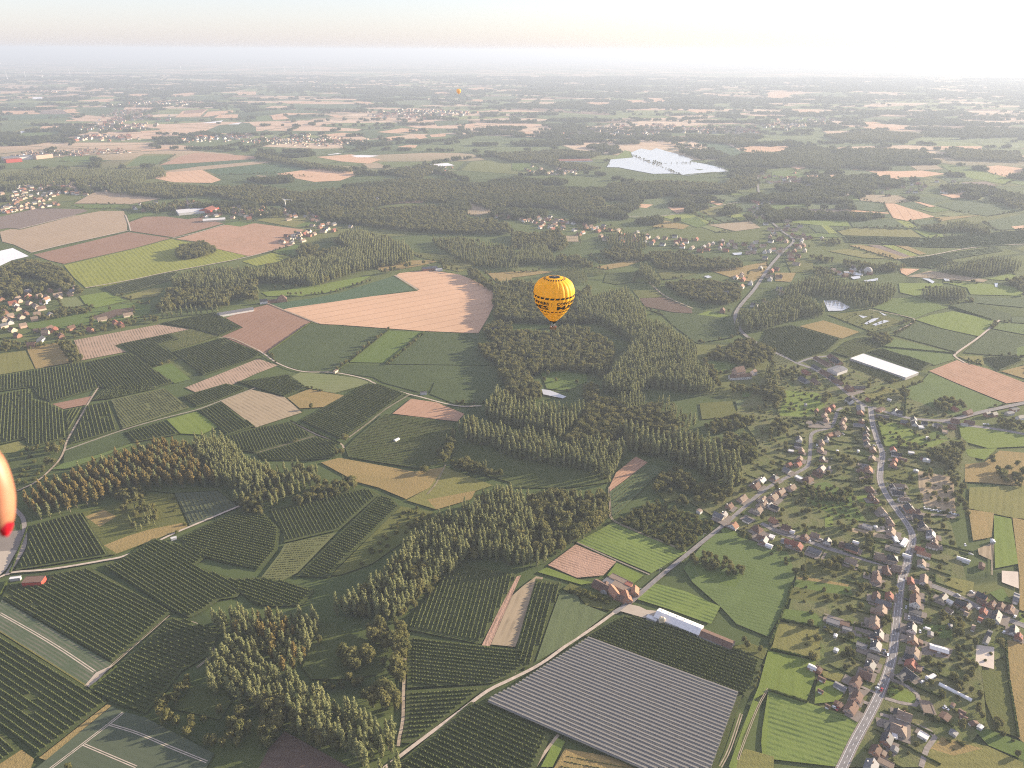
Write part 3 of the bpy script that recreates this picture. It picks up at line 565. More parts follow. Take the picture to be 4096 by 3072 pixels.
road('main', 'village_road', [('32',[(885,200),(900,330),(940,480),(985,600),(972,720),(970,850),(1040,990),(1130,1120),(1215,1240),(1248,1340),(1215,1480),(1190,1600)]),('33',[(1148,60),(1118,300),(1080,650),(1030,850),(960,1030),(860,1230),(740,1450),(640,1659),(540,1850)])], 5.3, asphalt, .95, True, True)
road('upper', 'village_road', [('F',[(1636,378),(1640,420),(1660,470),(1690,500),(1714,520),(1690,545),(1660,580),(1630,625),(1600,660),(1588,685),(1600,715),(1640,745),(1700,775),(1722,786)])], 5.0, asphalt, .9)
road('link', 'village_road', [('F',[(1722,786),(1760,800),(1800,826),(1840,858),(1870,880)])], 5.0, asphalt, .9)
road('lane', 'village_street', [('32',[(640,212),(605,225),(570,330),(530,385),(385,428),(366,550),(350,690),(290,750),(0,900)]),('22',[(1960,1110),(1870,1190),(1620,1390),(1560,1440),(1290,1659)]),('23',[(1100,165),(1000,250),(880,325)])], 3.5, asphalt, .45)
road('gravel', 'gravel_lane', [('23',[(880,325),(700,455),(480,600),(250,765),(0,895)]),('13',[(2000,1000),(1760,1180),(1500,1370),(1250,1560),(1120,1659),(1000,1750)])], 2.8, gravelm)
road('street', 'village_street', [('32',[(-60,1210),(0,1240),(100,1290),(300,1350),(500,1420),(700,1480),(900,1540),(1180,1600)])], 4.6, asphalt, 0.9)
road('east', 'village_street', [('32',[(890,205),(1180,292),(1500,322),(1640,300),(1830,250),(2060,200),(2300,150)])], 5.0, asphalt, 1.0)
road('east2', 'village_street', [('32',[(1480,325),(1700,360),(2000,400),(2300,455)])], 5.0, asphalt, 1.0)
road('side', 'village_street', [('33',[(1180,30),(1430,95),(1650,190),(1830,285),(2060,380),(2300,470)])], 5.0, asphalt, 1.0)
road('loop', 'driveway', [('33',[(1065,905),(1200,960),(1290,1030),(1300,1085),(1270,1125),(1130,1100),(1005,1062)])], 3.2, paving)
road('drive2', 'driveway', [('33',[(965,1200),(1200,1270),(1400,1350),(1440,1400),(1370,1500),(1320,1659)])], 3.4, paving)
road('church', 'village_street', [('31',[(690,1500),(560,1440),(330,1530),(420,1620),(560,1690)])][:0] or [('F',[(1722,786),(1750,775),(1790,770)])], 4.5, asphalt)
for nm, t, L, w_, m_ in (
 ('dirt_track','03',[(0,330),(300,500),(560,660),(820,835)],2.6,gravelm), ('dirt_track','03',[(740,960),(860,870),(980,770),(1170,600),(1320,470),(1460,345)],2.6,dirt), ('dirt_track','03',[(1640,400),(1700,420),(1850,650),(1700,800)],2.0,dirt),
 ('dirt_track','03',[(0,1110),(200,980),(460,810)],2.4,dirt), ('dirt_track','03',[(430,1680),(720,1460),(940,1290),(1065,1190)],2.4,gravelm), ('dirt_track','03',[(945,1290),(1200,1370),(1480,1490),(1790,1615)],2.2,gravelm), ('dirt_track','03',[(725,1465),(900,1540),(1180,1659)],2.2,gravelm),
 ('gravel_lane','02',[(-60,1720),(80,1640),(440,1606),(900,1530),(1110,1480),(1500,1300),(1640,1240),(2070,1060)],3.2,gravelm), ('village_street','02',[(60,1659),(150,1520),(210,1400),(212,1225),(190,1150),(120,1080),(60,1020)],5.0,paving),
 ('dirt_track','02',[(860,20),(760,180),(590,480),(560,570),(500,680),(330,840),(150,930)],2.8,dirt), ('dirt_track','02',[(560,580),(1060,405),(1420,300),(1710,225),(1910,150),(2230,30)],2.4,gravelm),
 ('gravel_lane','11',[(20,1370),(80,1410),(200,1490),(400,1555),(640,1562),(800,1585),(960,1625),(1030,1659),(1280,1740),(1400,1770),(1720,1850),(1950,1853)],3.0,gravelm), ('dirt_track','11',[(20,1370),(-200,1270),(-320,1260)],2.6,dirt),
 ('dirt_track','12',[(300,325),(520,440),(720,510),(760,560)],2.6,dirt), ('dirt_track','12',[(800,470),(1000,320),(1110,230),(1330,95)],2.2,dirt), ('dirt_track','12',[(0,600),(280,520),(520,450)],2.0,dirt), ('dirt_track','12',[(1640,700),(1560,860),(1480,960)],1.6,dirt),
 ('dirt_track','13',[(1300,520),(1290,700),(1275,1000),(1270,1250),(1240,1400),(1230,1480)],2.8,dirt), ('dirt_track','22',[(840,900),(850,1100),(870,1180),(1100,1290),(1500,1450)],2.2,dirt), ('dirt_track','22',[(560,1375),(900,1530),(1190,1655)],1.4,gravelm),
 ('dirt_track','23',[(20,850),(60,700),(40,640)],3.0,dirt), ('dirt_track','23',[(200,1659),(280,1540),(400,1380)],2.6,dirt), ('dirt_track','23',[(1800,1659),(1880,1500),(1980,1200)],2.4,dirt), ('dirt_track','23',[(2212,980),(2120,1150),(1990,1480),(1950,1600)],1.6,dirt),
 ('gravel_lane','01',[(170,322),(400,265),(650,203)],5.0,gravelm), ('gravel_lane','01',[(270,526),(560,456),(880,386),(1110,335)],5.0,gravelm), ('gravel_lane','01',[(1130,340),(1110,265),(1085,200)],4.0,gravelm), ('gravel_lane','01',[(1490,402),(1700,355),(1940,285)],4.5,gravelm),
 ('gravel_lane','01',[(740,832),(1150,760),(1420,702),(2010,592),(2212,545),(2540,458)],4.0,gravelm), ('gravel_lane','11',[(100,965),(230,1018),(480,1118),(540,1140)],3.0,dirt), ('dirt_track','11',[(1200,722),(1400,848)],6.0,dirt),
 ('gravel_lane','31',[(2000,1110),(1820,1260),(1630,1395),(1620,1430),(1700,1480)],4.0,gravelm), ('gravel_lane','31',[(1110,585),(1400,550),(1680,497),(1950,465),(2300,450)],4.0,gravelm), ('gravel_lane','21',[(930,215),(1250,215),(1600,160),(1900,100),(2000,90)],4.0,gravelm), ('gravel_lane','21',[(1180,780),(1320,900),(1560,1010)],3.5,dirt),
 ('dirt_track','32',[(1940,1370),(1930,1659)],1.5,dirt), ('gravel_lane','F',[(1480,310),(1560,350),(1636,378)],5.0,gravelm), ('dirt_track','31',[(870,1020),(1190,1080),(1260,1120),(1090,1220)],3.0,dirt)):
    ZR[0] += 0.006
    pl = smooth(GP(t, L))
    if t == '03' or (nm == 'dirt_track' and w_ < 2.5):
        o1 = ribbon(nm, pl, w_ * .3, ZR[0], m_, None, w_ * .32); o2 = ribbon('wheel_rut', pl, w_ * .3, ZR[0], m_, o1, -w_ * .32); tag(o1, kind='structure')
    else: tag(ribbon(nm, pl, w_ * .85, ZR[0], m_), kind='structure')
# ================================================================== vegetation
def leaf_mat(name, c1, c2, trans=0.42):
    m = bpy.data.materials.new(name); m.use_nodes = True; nt = m.node_tree; nt.nodes.clear()
    oi = nt.nodes.new('ShaderNodeObjectInfo'); tc = nt.nodes.new('ShaderNodeNewGeometry')
    f = nramp(nt, nnoise(nt, tc.outputs['Position'], 0.45, 2), 0.3, 0.7)
    f2 = nmath(nt, 'ADD', nmath(nt, 'MULTIPLY', f, 0.5), nmath(nt, 'MULTIPLY', oi.outputs['Random'], 0.5))
    col = nmix(nt, f2, c1, c2)
    d = nt.nodes.new('ShaderNodeBsdfDiffuse'); t = nt.nodes.new('ShaderNodeBsdfTranslucent'); mx = nt.nodes.new('ShaderNodeMixShader'); o = nt.nodes.new('ShaderNodeOutputMaterial')
    nt.links.new(col, d.inputs[0]); nt.links.new(col, t.inputs[0]); mx.inputs[0].default_value = trans
    nt.links.new(d.outputs[0], mx.inputs[1]); nt.links.new(t.outputs[0], mx.inputs[2]); nt.links.new(mx.outputs[0], o.inputs[0])
    MATS[name] = m; return m
LM = dict(poplar=leaf_mat('poplar_leaves', (.185, .21, .095), (.32, .32, .15)), gold=leaf_mat('golden_poplar_leaves', (.17, .16, .06), (.31, .225, .085)),
          oak=leaf_mat('broad_leaves', (.105, .12, .048), (.235, .215, .085)), bush=leaf_mat('shrub_leaves', (.10, .115, .042), (.17, .165, .06)),
          fruit=leaf_mat('orchard_leaves', (.095, .12, .05), (.16, .18, .075)), fruitl=leaf_mat('pale_orchard_leaves', (.13, .14, .055), (.19, .19, .08)), far=leaf_mat('far_leaves', (.065, .08, .036), (.115, .12, .05)),
          hedge=leaf_mat('hedge_leaves', (.05, .075, .026), (.085, .105, .036)))
bark = simple('bark', (.20, .17, .13), 0.95, 0.05, 0.3, 2.0)
def quads(P, N, size, r):
    n = len(P)
    N = N + r.normal(0, 0.42, N.shape); N /= np.linalg.norm(N, axis=1)[:, None]
    A = np.cross(N, r.normal(0, 1, N.shape)); A /= np.linalg.norm(A, axis=1)[:, None]; B = np.cross(N, A)
    s = size * r.uniform(0.65, 1.25, (n, 1)); e = r.uniform(0.6, 1.0, (n, 1))
    V = np.stack([P + A * s, P + B * s * e, P - A * s, P - B * s * e], 1).reshape(-1, 3)
    return V, np.arange(4 * n).reshape(n, 4)
ICO = None
def ico():
    global ICO
    if ICO is None:
        bm = bmesh.new(); bmesh.ops.create_icosphere(bm, subdivisions=1, radius=1.0)
        ICO = (np.array([v.co[:] for v in bm.verts]), np.array([[v.index for v in f.verts] for f in bm.faces])); bm.free()
    return ICO
def ico0():
    bm = bmesh.new(); bmesh.ops.create_icosphere(bm, subdivisions=0 or 1, radius=1.0); bm.free()
def crown(seed, H, lobes, nq, size, base=0.0):
    """lobes: (cx,cy,cz,rx,rz). Leaf faces spread over the lobes' shells round a dark inner mass"""
    r = np.random.default_rng(seed); V = []; F = []; n0 = 0
    iv, jf = ico()
    area = np.array([l[3] * l[4] for l in lobes]); cnt = np.maximum(6, (nq * area / area.sum()).astype(int))
    for (cx, cy, cz, rx, rz), c in zip(lobes, cnt):
        k = iv * np.array([rx, rx, rz]) * 0.72 * r.uniform(0.85, 1.1, (len(iv), 1)) + np.array([cx, cy, cz])
        q = np.concatenate([jf, jf[:, 2:3]], 1)
        V.append(k); F.append(('t', jf + n0)); n0 += len(k)
        d = r.normal(0, 1, (c, 3)); d[:, 2] += 0.25; d /= np.linalg.norm(d, axis=1)[:, None]
        p = np.array([cx, cy, cz]) + d * np.array([rx, rx, rz]) * r.uniform(0.72, 1.06, (c, 1))
        v, f = quads(p, d, size, r)
        V.append(v); F.append(('q', f + n0)); n0 += len(v)
    v = np.concatenate(V); f = []
    for _, a in F: f += [tuple(x) for x in a.tolist()]
    return v, f
def poplar_lobes(r, H, Rm, z0):
    L = []
    n = 9
    for i in range(n):
        t = (i + .5) / n; z = z0 + (H - z0) * t
        rr = Rm * (min(1, (t + .22) ** .5 * 1.15)) * (1 - t) ** .36 * 1.22 + .3
        for k in range(2 if t < .75 else 1):
            a = r.uniform(0, 6.28); o = rr * .35 * (1 if t < .75 else .2)
            L.append((math.cos(a) * o, math.sin(a) * o, z + r.uniform(-.5, .5), rr * r.uniform(.62, .85), (H - z0) / n * r.uniform(.75, 1.1)))
    return L
def oak_lobes(r, H, Rm):
    L = [(0, 0, H * .58, Rm * .72, H * .32)]
    for k in range(9):
        a = k * 2.4 + r.uniform(-.4, .4); q = r.uniform(.45, .8); z = H * r.uniform(.36, .8)
        L.append((math.cos(a) * Rm * q * (1.05 - .5 * (z / H)), math.sin(a) * Rm * q * (1.05 - .5 * (z / H)), z, Rm * r.uniform(.32, .5), H * r.uniform(.14, .2)))
    return L
def trunk_mesh(name, H, r0, top, seed):
    r = random.Random(seed); mb = MB(); mb.tube((0, 0, -0.5), (0, 0, top * .5), r0, r0 * .75, 6); mb.tube((0, 0, top * .5), (r.uniform(-.3, .3), r.uniform(-.3, .3), top), r0 * .75, r0 * .3, 6)
    for k in range(4):
        a = r.uniform(0, 6.28); z = top * r.uniform(.45, .8); mb.tube((0, 0, z), (math.cos(a) * H * .13, math.sin(a) * H * .13, z + H * .15), r0 * .4, r0 * .12, 4)
    return mb.mesh(name, [bark])
PROTO = {}     # kind -> list of (crown mesh, trunk mesh, joined mesh)
HREF = dict(poplar=22.0, gold=20.0, oak=15.0, bush=3.6, clump=14.0)
def make_protos():
    for kind in ('poplar', 'gold', 'oak', 'bush'):
        PROTO[kind] = []
        for s in range(4):
            r = random.Random(100 + s * 7 + len(kind)); H = HREF[kind]
            if kind == 'poplar': L = poplar_lobes(r, H, 2.2 + .22 * s, 2.6 + .4 * s); nq, sz, top = 380, .6, H * .8
            elif kind == 'gold': L = poplar_lobes(r, H, 2.5 + .2 * s, 5.0); nq, sz, top = 320, .7, H * .75
            elif kind == 'oak': L = oak_lobes(r, H, 5.2 + .4 * s); nq, sz, top = 620, .72, H * .6
            else: L = [(r.uniform(-.9, .9), r.uniform(-.9, .9), r.uniform(1.0, 2.2), r.uniform(1.0, 1.5), r.uniform(.9, 1.4)) for _ in range(5)]; nq, sz, top = 170, .42, 1.6
            v, f = crown(s + 31, H, L, nq, sz)
            cm = mesh_np(kind + '_crown', v, f, [LM[kind]]); tm = trunk_mesh(kind + '_trunk', H, .28 if kind != 'bush' else .08, top, s)
            tv = [x.co[:] for x in tm.vertices]; tf = [tuple(p.vertices) for p in tm.polygons]; n = len(v)
            jm = mesh_np(kind + '_tree', np.concatenate([v, np.array(tv)]), f + [tuple(i + n for i in q) for q in tf], [LM[kind], bark], [0] * len(f) + [1] * len(tf))
            PROTO[kind].append((cm, tm, jm))
    PROTO['clump'] = []
    for s in range(4):      # a knot of a dozen trees for woods kilometres away
        r = random.Random(900 + s); L = []
        for k in range(12):
            h = r.uniform(10, 17); rr = r.uniform(4.5, 7.5); L.append((r.uniform(-16, 16), r.uniform(-11, 11), h * .55, rr, h * .5))
        v, f = crown(s + 77, 14, L, 320, 1.7)
        PROTO['clump'].append((None, None, mesh_np('far_clump', v, f, [LM['far']])))
make_protos()
PC = {}
for k, L in PROTO.items():
    c = bpy.data.collections.new('proto_' + k); PC[k] = c
    for i, (a, b_, j) in enumerate(L): c.objects.link(bpy.data.objects.new('%s_%d' % (k, i), j))
def gn_group():
    g = bpy.data.node_groups.new('scatter', 'GeometryNodeTree')
    g.interface.new_socket('Geometry', in_out='INPUT', socket_type='NodeSocketGeometry'); g.interface.new_socket('Collection', in_out='INPUT', socket_type='NodeSocketCollection'); g.interface.new_socket('Geometry', in_out='OUTPUT', socket_type='NodeSocketGeometry')
    gi = g.nodes.new('NodeGroupInput'); go = g.nodes.new('NodeGroupOutput'); ci = g.nodes.new('GeometryNodeCollectionInfo'); ip = g.nodes.new('GeometryNodeInstanceOnPoints')
    ci.inputs['Separate Children'].default_value = True; ci.inputs['Reset Children'].default_value = True
    g.links.new(gi.outputs[1], ci.inputs[0])
    def na(n, t):
        q = g.nodes.new('GeometryNodeInputNamedAttribute'); q.data_type = t; q.inputs[0].default_value = n
        return next(o for o in q.outputs if o.enabled)
    ip.inputs['Pick Instance'].default_value = True
    g.links.new(gi.outputs[0], ip.inputs['Points']); g.links.new(ci.outputs[0], ip.inputs['Instance']); g.links.new(na('idx', 'INT'), ip.inputs['Instance Index'])
    cx = g.nodes.new('ShaderNodeCombineXYZ'); g.links.new(na('rot', 'FLOAT'), cx.inputs[2]); g.links.new(cx.outputs[0], ip.inputs['Rotation'])
    g.links.new(na('scl', 'FLOAT_VECTOR'), ip.inputs['Scale']); g.links.new(ip.outputs[0], go.inputs[0])
    return g, gi.outputs[1]
GN, _ = gn_group()
GN_COLL = [s for s in GN.interface.items_tree if s.name == 'Collection'][0].identifier
def scatter(name, pts, rot, scl, idx, coll, label, cat):
    if len(pts) == 0: return None
    me = bpy.data.meshes.new(name); me.vertices.add(len(pts)); me.vertices.foreach_set('co', np.asarray(pts, np.float32).ravel())
    a = me.attributes.new('rot', 'FLOAT', 'POINT'); a.data.foreach_set('value', np.asarray(rot, np.float32))
    a = me.attributes.new('scl', 'FLOAT_VECTOR', 'POINT'); a.data.foreach_set('vector', np.asarray(scl, np.float32).ravel())
    a = me.attributes.new('idx', 'INT', 'POINT'); a.data.foreach_set('value', np.asarray(idx, np.int32))
    o = obj(name, me); md = o.modifiers.new('scatter', 'NODES'); md.node_group = GN; md[GN_COLL] = coll
    return tag(o, label, cat, None, 'stuff')
# ---- woods: canopy outlines seen in the photograph, stood on the ground below
TREES = {k: [] for k in ('poplar', 'gold', 'oak', 'bush')}      # (x, y, height scale, width scale, wood id)
WOODS = []
CLEAR = []       # polygons where nothing grows
def wood(kind, t, pts, H, sp, desc, rows=None, jit=0.3, mix=None, mixp=0.0, rsp=None, under=0.0):
    """canopy-top outline -> trees; rows: two picture points along a planting row"""
    z = H * 0.82
    poly = GP(t, pts, z); wid = len(WOODS); WOODS.append(desc)
    P = np.array(poly); c = P.mean(0)
    if rows: a = G(t, *rows[0], z); b = G(t, *rows[1], z); ang = math.atan2(b[1] - a[1], b[0] - a[0])
    else: ang = 0.4 + wid
    ca, sa = math.cos(ang), math.sin(ang); rad = np.abs(P - c).max() * 1.5
    rsp = rsp or sp
    if kind in ('poplar', 'gold'): sp *= .84; rsp *= .95; jit *= .6
    u = np.arange(-rad, rad, sp); v = np.arange(-rad, rad, rsp)
    U, Vv = np.meshgrid(u, v); U = U + (np.arange(len(v)) % 2)[:, None] * sp * .5
    q = np.stack([U.ravel(), Vv.ravel()], 1) + NR.uniform(-1, 1, (U.size, 2)) * jit * sp
    q = np.stack([c[0] + q[:, 0] * ca - q[:, 1] * sa, c[1] + q[:, 0] * sa + q[:, 1] * ca], 1)
    q = q[inside(q, poly)]
    q = q[NR.random(len(q)) > 0.03]
    for x, y in q:
        k = mix if (mix and rnd.random() < mixp) else kind
        hh = H * (0.8 if (k == 'oak' and kind != 'oak') else 1.0)
        s = hh / HREF[k] * rnd.uniform(.76, 1.16)
        wsc = s * rnd.uniform(.88, 1.12)
        TREES[k].append((x, y, s, wsc, wid))
        if under and rnd.random() < under:
            TREES['bush'].append((x + rnd.uniform(-3, 3), y + rnd.uniform(-3, 3), rnd.uniform(.7, 1.6), rnd.uniform(.9, 1.5), wid))
def trees(kind, t, L, desc, H=None):
    """single trees; points mark the foot of the trunk"""
    wid = len(WOODS); WOODS.append(desc)
    for e in L:
        x, y = G(t, e[0], e[1]); s = (e[2] if len(e) > 2 else (H or HREF[kind])) / HREF[kind]
        TREES[kind].append((x, y, s, s * rnd.uniform(.9, 1.15), wid))
# ---- near woods
wood('gold','02',[(180,950),(380,835),(600,745),(840,645),(1150,535),(1400,475),(1640,455),(1720,640),(1900,800),(1700,790),(1450,795),(1200,805),(1050,830),(900,890),(700,945),(450,1040),(260,1080),(200,1030)],20,6.5,'the golden-brown poplar plantation above the dry meadow',((1300,500),(1680,760)),.16,'poplar',.3,rsp=9.0)
wood('poplar','02',[(1640,455),(1840,392),(1990,480),(2212,640),(2320,740),(2260,830),(2130,860),(1930,800),(1750,640)],20,6.5,'the green end of the golden poplar plantation',((1300,500),(1680,760)),.16,rsp=8.0)
wood('oak','02',[(1000,900),(1250,880),(1260,960),(1100,1000),(1000,960)],9,6,'the dark scrub below the golden poplars')
trees('oak','02',[(1240,1080,13),(1210,1130,11),(1280,1120,12),(1320,1090,10),(1350,1180,9),(1180,1160,10),(1160,1240,8),(1290,1190,9),(1080,1110,10),(1100,1060,10),(1060,1090,8),(1350,1140,9)],'the tree clump in the dry meadow')
trees('poplar','02',[(1250,1230,11),(1290,1220,11),(1225,1270,9),(1180,1270,10),(1340,1230,9),(1120,1190,9),(1140,1230,9),(1310,1160,11),(1260,1180,11),(1170,1080,9),(1130,1030,10),(1180,1010,11)],'the tree clump in the dry meadow')
trees('oak','02',[(470,570,11),(430,610,13),(500,600,13),(540,530,9),(420,700,12),(470,700,10),(290,590,8),(330,570,8),(420,550,9),(380,740,7),(240,580,7)],'the rough pasture beside the orchard track')
trees('bush','02',[(200,760),(180,800),(250,740),(160,850),(300,680),(240,800),(190,620),(260,640),(330,790),(300,830),(370,760),(220,860)],'the rough pasture beside the orchard track',5)
trees('bush','02',[(1500,1000),(1520,1060),(1510,1100),(830,1050),(820,1040),(1530,1290),(1600,1220)],'the edge of the dry meadow',4)
wood('poplar','F',[(560,1000),(640,990),(688,1005),(690,1030),(650,1045),(600,1072),(555,1080),(505,1072),(520,1045)],16,8.5,'the loose poplar stand above the striped orchard',None,.4,'oak',.25,under=.2)
wood('oak','F',[(690,1038),(720,1030),(768,1028),(768,1048),(730,1062),(690,1070),(640,1080),(620,1078)],11,6.5,'the tree belt above the striped orchard',None,.4,'poplar',.2)
wood('oak','F',[(555,1085),(570,1095),(560,1105),(530,1100),(500,1070),(520,1070)],8,6,'the tree belt above the striped orchard')
wood('oak','12',[(1690,370),(1750,365),(1700,480),(1670,560),(1650,620),(1590,640),(1570,560),(1610,500)],14,6.5,'the tree belt beside the scruffy orchard',None,.35,'poplar',.2)
wood('oak','12',[(1700,640),(1830,630),(1990,680),(2120,740),(2100,770),(1960,720),(1780,700),(1690,680)],12,6.5,'the hedgerow across the shaded meadow',None,.35,'poplar',.25)
trees('oak','12',[(480,215,9),(770,500,13),(700,620,11),(740,610,10),(1460,770,11),(1430,760,8),(350,500,6),(325,510,5)],'the field corner')
wood('poplar','F',[(716,1300),(800,1242),(870,1172),(930,1112),(990,1087),(1075,1047),(1130,1060),(1150,1110),(1150,1195),(1100,1188),(1015,1178),(965,1215),(905,1265),(875,1290),(860,1312),(780,1308)],22,7.0,'the long poplar wood above the curved orchard',((820,1270),(1010,1100)),.22,'oak',.08,under=.15)
wood('oak','F',[(1135,1062),(1200,1058),(1300,1055),(1312,1095),(1285,1125),(1225,1165),(1160,1203),(1150,1190),(1150,1110)],17,7.0,'the mixed wood beside the ploughed patch',None,.35,'poplar',.45,under=.15)
wood('bush','12',[(1230,1110),(1400,1050),(1500,1120),(1300,1300),(1000,1500),(900,1560),(960,1430),(1100,1280)],4.5,9,'the scrubby strip along the poplar wood',None,.5,'poplar',.0)
wood('oak','12',[(1400,1130),(1560,1110),(1620,1150),(1480,1200),(1350,1260),(1330,1200)],8,7,'the scrubby strip along the poplar wood',None,.45)
wood('poplar','22',[(-250,160),(-120,30),(0,100),(110,112),(330,142),(430,182),(600,152),(622,182),(560,262),(440,400),(330,360),(200,330),(0,290),(-180,240)],21,7.0,'the poplar block beside the park pond',None,.25,under=.1)
wood('poplar','22',[(-460,320),(-360,255),(0,382),(150,392),(340,442),(365,482),(430,520),(560,472),(760,452),(970,482),(980,540),(860,720),(842,755),(760,715),(600,640),(430,615),(250,595),(100,565),(0,545),(-200,450),(-410,410)],21,7.2,'the wide poplar wood above the shaded meadow',None,.25,'oak',.05,under=.1)
wood('oak','22',[(640,172),(800,92),(980,162),(1000,252),(960,335),(900,425),(780,452),(560,462),(440,470),(600,292)],14,6.4,'the round-topped thicket in the middle of the poplars',None,.3)
wood('oak','22',[(1030,192),(1200,132),(1330,242),(1440,302),(1440,372),(1330,402),(1150,332),(1010,262)],14,6.6,'the round-topped thicket in the middle of the poplars',None,.35)
wood('poplar','22',[(900,100),(1130,50),(1150,110),(1000,180),(930,160)],18,8,'the poplar rows between the thickets',((930,160),(1120,60)),.12)
wood('poplar','22',[(930,332),(1040,302),(1130,362),(1300,412),(1480,362),(1700,442),(1800,532),(2010,592),(2020,662),(1980,742),(1900,830),(1830,790),(1700,712),(1560,622),(1430,575),(1230,522),(1020,485)],21,7.0,'the poplar wood beside the village gardens',None,.25,'oak',.15,under=.12)
wood('poplar','22',[(1230,90),(1340,80),(1420,180),(1560,240),(1620,270),(1540,350),(1440,330),(1330,230)],17,9,'the loose poplars behind the village gardens',None,.35,'oak',.2)
wood('oak','22',[(1640,330),(1900,250),(2100,260),(2150,300),(2000,340),(1800,360),(1720,420)],12,8,'the loose trees behind the village gardens',None,.45,'bush',.3)
wood('oak','22',[(1720,440),(1900,400),(2080,440),(2120,560),(2060,640),(2000,580),(1860,520)],12,8,'the loose trees behind the village gardens',None,.45,'bush',.3)
wood('oak','22',[(1300,730),(1420,692),(1560,802),(1520,880),(1340,835),(1230,900),(1190,900),(1250,810)],12,7,'the trees beside the striped vegetable field',None,.4)
wood('oak','22',[(1540,820),(1700,800),(1900,920),(1800,1000),(1640,950)],11,7.5,'the dark garden trees by the lane',None,.4,'bush',.3)
wood('bush','22',[(1100,1045),(1240,985),(1500,1090),(1800,1200),(1600,1340),(1500,1425),(1300,1345),(1050,1228),(920,1155)],6.0,5.5,'the wild orchard beside the village lane',None,.4,'oak',.15)
trees('oak','22',[(1470,1040,13),(1590,1030,11),(1365,950,9),(1660,1030,7),(1430,1060,11),(1500,1060,10)],'the clearing by the village lane')
wood('oak','22',[(1540,1500),(1600,1422),(1720,1442),(1900,1502),(2025,1582),(1975,1630),(1830,1600),(1650,1560)],9,6.5,'the dark copse in the village field',None,.35)
trees('oak','22',[(1990,1330,9),(2050,1350,7),(2120,1370,7)],'the hedge behind the lane houses')
# bottom
wood('poplar','F',[(450,1315),(512,1300),(600,1318),(640,1312),(688,1316),(680,1360),(640,1425),(600,1436),(560,1398),(500,1365),(465,1345)],18,7.0,'the bronze-tinted poplar block beside the dark orchard',((520,1305),(640,1420)),.25,'gold',.22,under=.1)
wood('poplar','F',[(476,1376),(520,1370),(610,1436),(640,1442),(640,1470),(600,1492),(560,1497),(520,1488),(445,1462),(445,1415)],20,7.5,'the poplar block above the hidden pasture',((480,1380),(600,1485)),.22,under=.25)
wood('poplar','F',[(622,1480),(655,1465),(700,1490),(760,1510),(800,1530),(850,1560),(866,1590),(862,1640),(850,1670),(800,1650),(740,1590),(700,1575),(640,1560),(622,1520)],21,7.0,'the poplar block beside the gravel lane junction',((640,1480),(830,1640)),.25,under=.25)
wood('oak','F',[(620,1530),(660,1540),(740,1590),(740,1605),(690,1592),(635,1565)],13,5.5,'the sunlit edge of the poplar block by the lane',None,.3)
wood('oak','13',[(20,1030),(200,970),(240,1060),(220,1200),(150,1300),(60,1420),(10,1400),(60,1200)],13,6.0,'the rounded copse between pasture and bare field',None,.3)
wood('oak','03',[(1350,1090),(1440,1000),(1560,880),(1600,830),(1690,860),(1560,960),(1490,1040),(1440,1130),(1540,1200),(1720,1280),(1720,1320),(1500,1260),(1360,1180)],12,5.6,'the sunlit hedge round the hidden pasture',None,.35)
wood('oak','03',[(1990,1140),(2080,1100),(2140,1180),(2150,1260),(2060,1320),(2110,1380),(2060,1430),(1980,1380),(1880,1280),(1990,1250)],12,6.2,'the sunlit hedge round the hidden pasture',None,.35)
trees('oak','03',[(1660,1270,9),(1760,1260,7),(1900,1190,9),(1800,1450,9),(1850,1460,9),(1930,1480,9),(600,1680,7)],'the hidden pasture')
wood('oak','13',[(860,440),(960,410),(1060,370),(1160,420),(1200,500),(1160,560),(1080,520),(960,500)],15,6.8,'the tall grove in the wet meadow',None,.3)
trees('oak','13',[(760,740,19),(830,780,19),(860,820,17),(975,760,19),(960,740,18),(550,580,8),(1100,760,7),(1210,820,15),(1190,870,14),(1240,880,14),(810,910,9),(900,930,8),(850,950,8)],'the wet meadow inside the woods')
wood('oak','13',[(1200,350),(1290,380),(1300,460),(1280,600),(1290,760),(1260,900),(1210,760),(1210,560)],14,6.6,'the tree belt along the dirt track',None,.35)
wood('oak','13',[(850,1000),(1060,860),(1180,960),(1200,1060),(1100,1080),(960,1030)],15,6.8,'the grove at the lower end of the wet meadow',None,.35)
wood('oak','13',[(1215,1010),(1250,1010),(1260,1130),(1230,1180),(1200,1120)],9,5,'the tree belt along the dirt track')
wood('bush','13',[(560,880),(800,900),(860,960),(700,960),(580,930)],4,5,'the scrub in the wet meadow')
wood('oak','13',[(1240,180),(1350,170),(1430,90),(1520,20),(1600,-30),(1560,60),(1420,180),(1330,260),(1250,340)],9,6,'the hedge below the long poplar wood',None,.4)
wood('oak','23',[(1740,400),(1850,395),(1880,470),(2030,490),(2050,540),(2180,570),(2180,620),(2000,610),(1900,540)],9,6.5,'the trees behind the dark shed',None,.4)
wood('bush','23',[(460,70),(640,110),(820,170),(950,220),(900,230),(700,180),(480,110)],5,4.5,'the hedge beside the brick farm',None,.35)
wood('bush','23',[(2080,960),(2160,740),(2190,740),(2090,1000)],3,4,'the edge of the pear orchard')
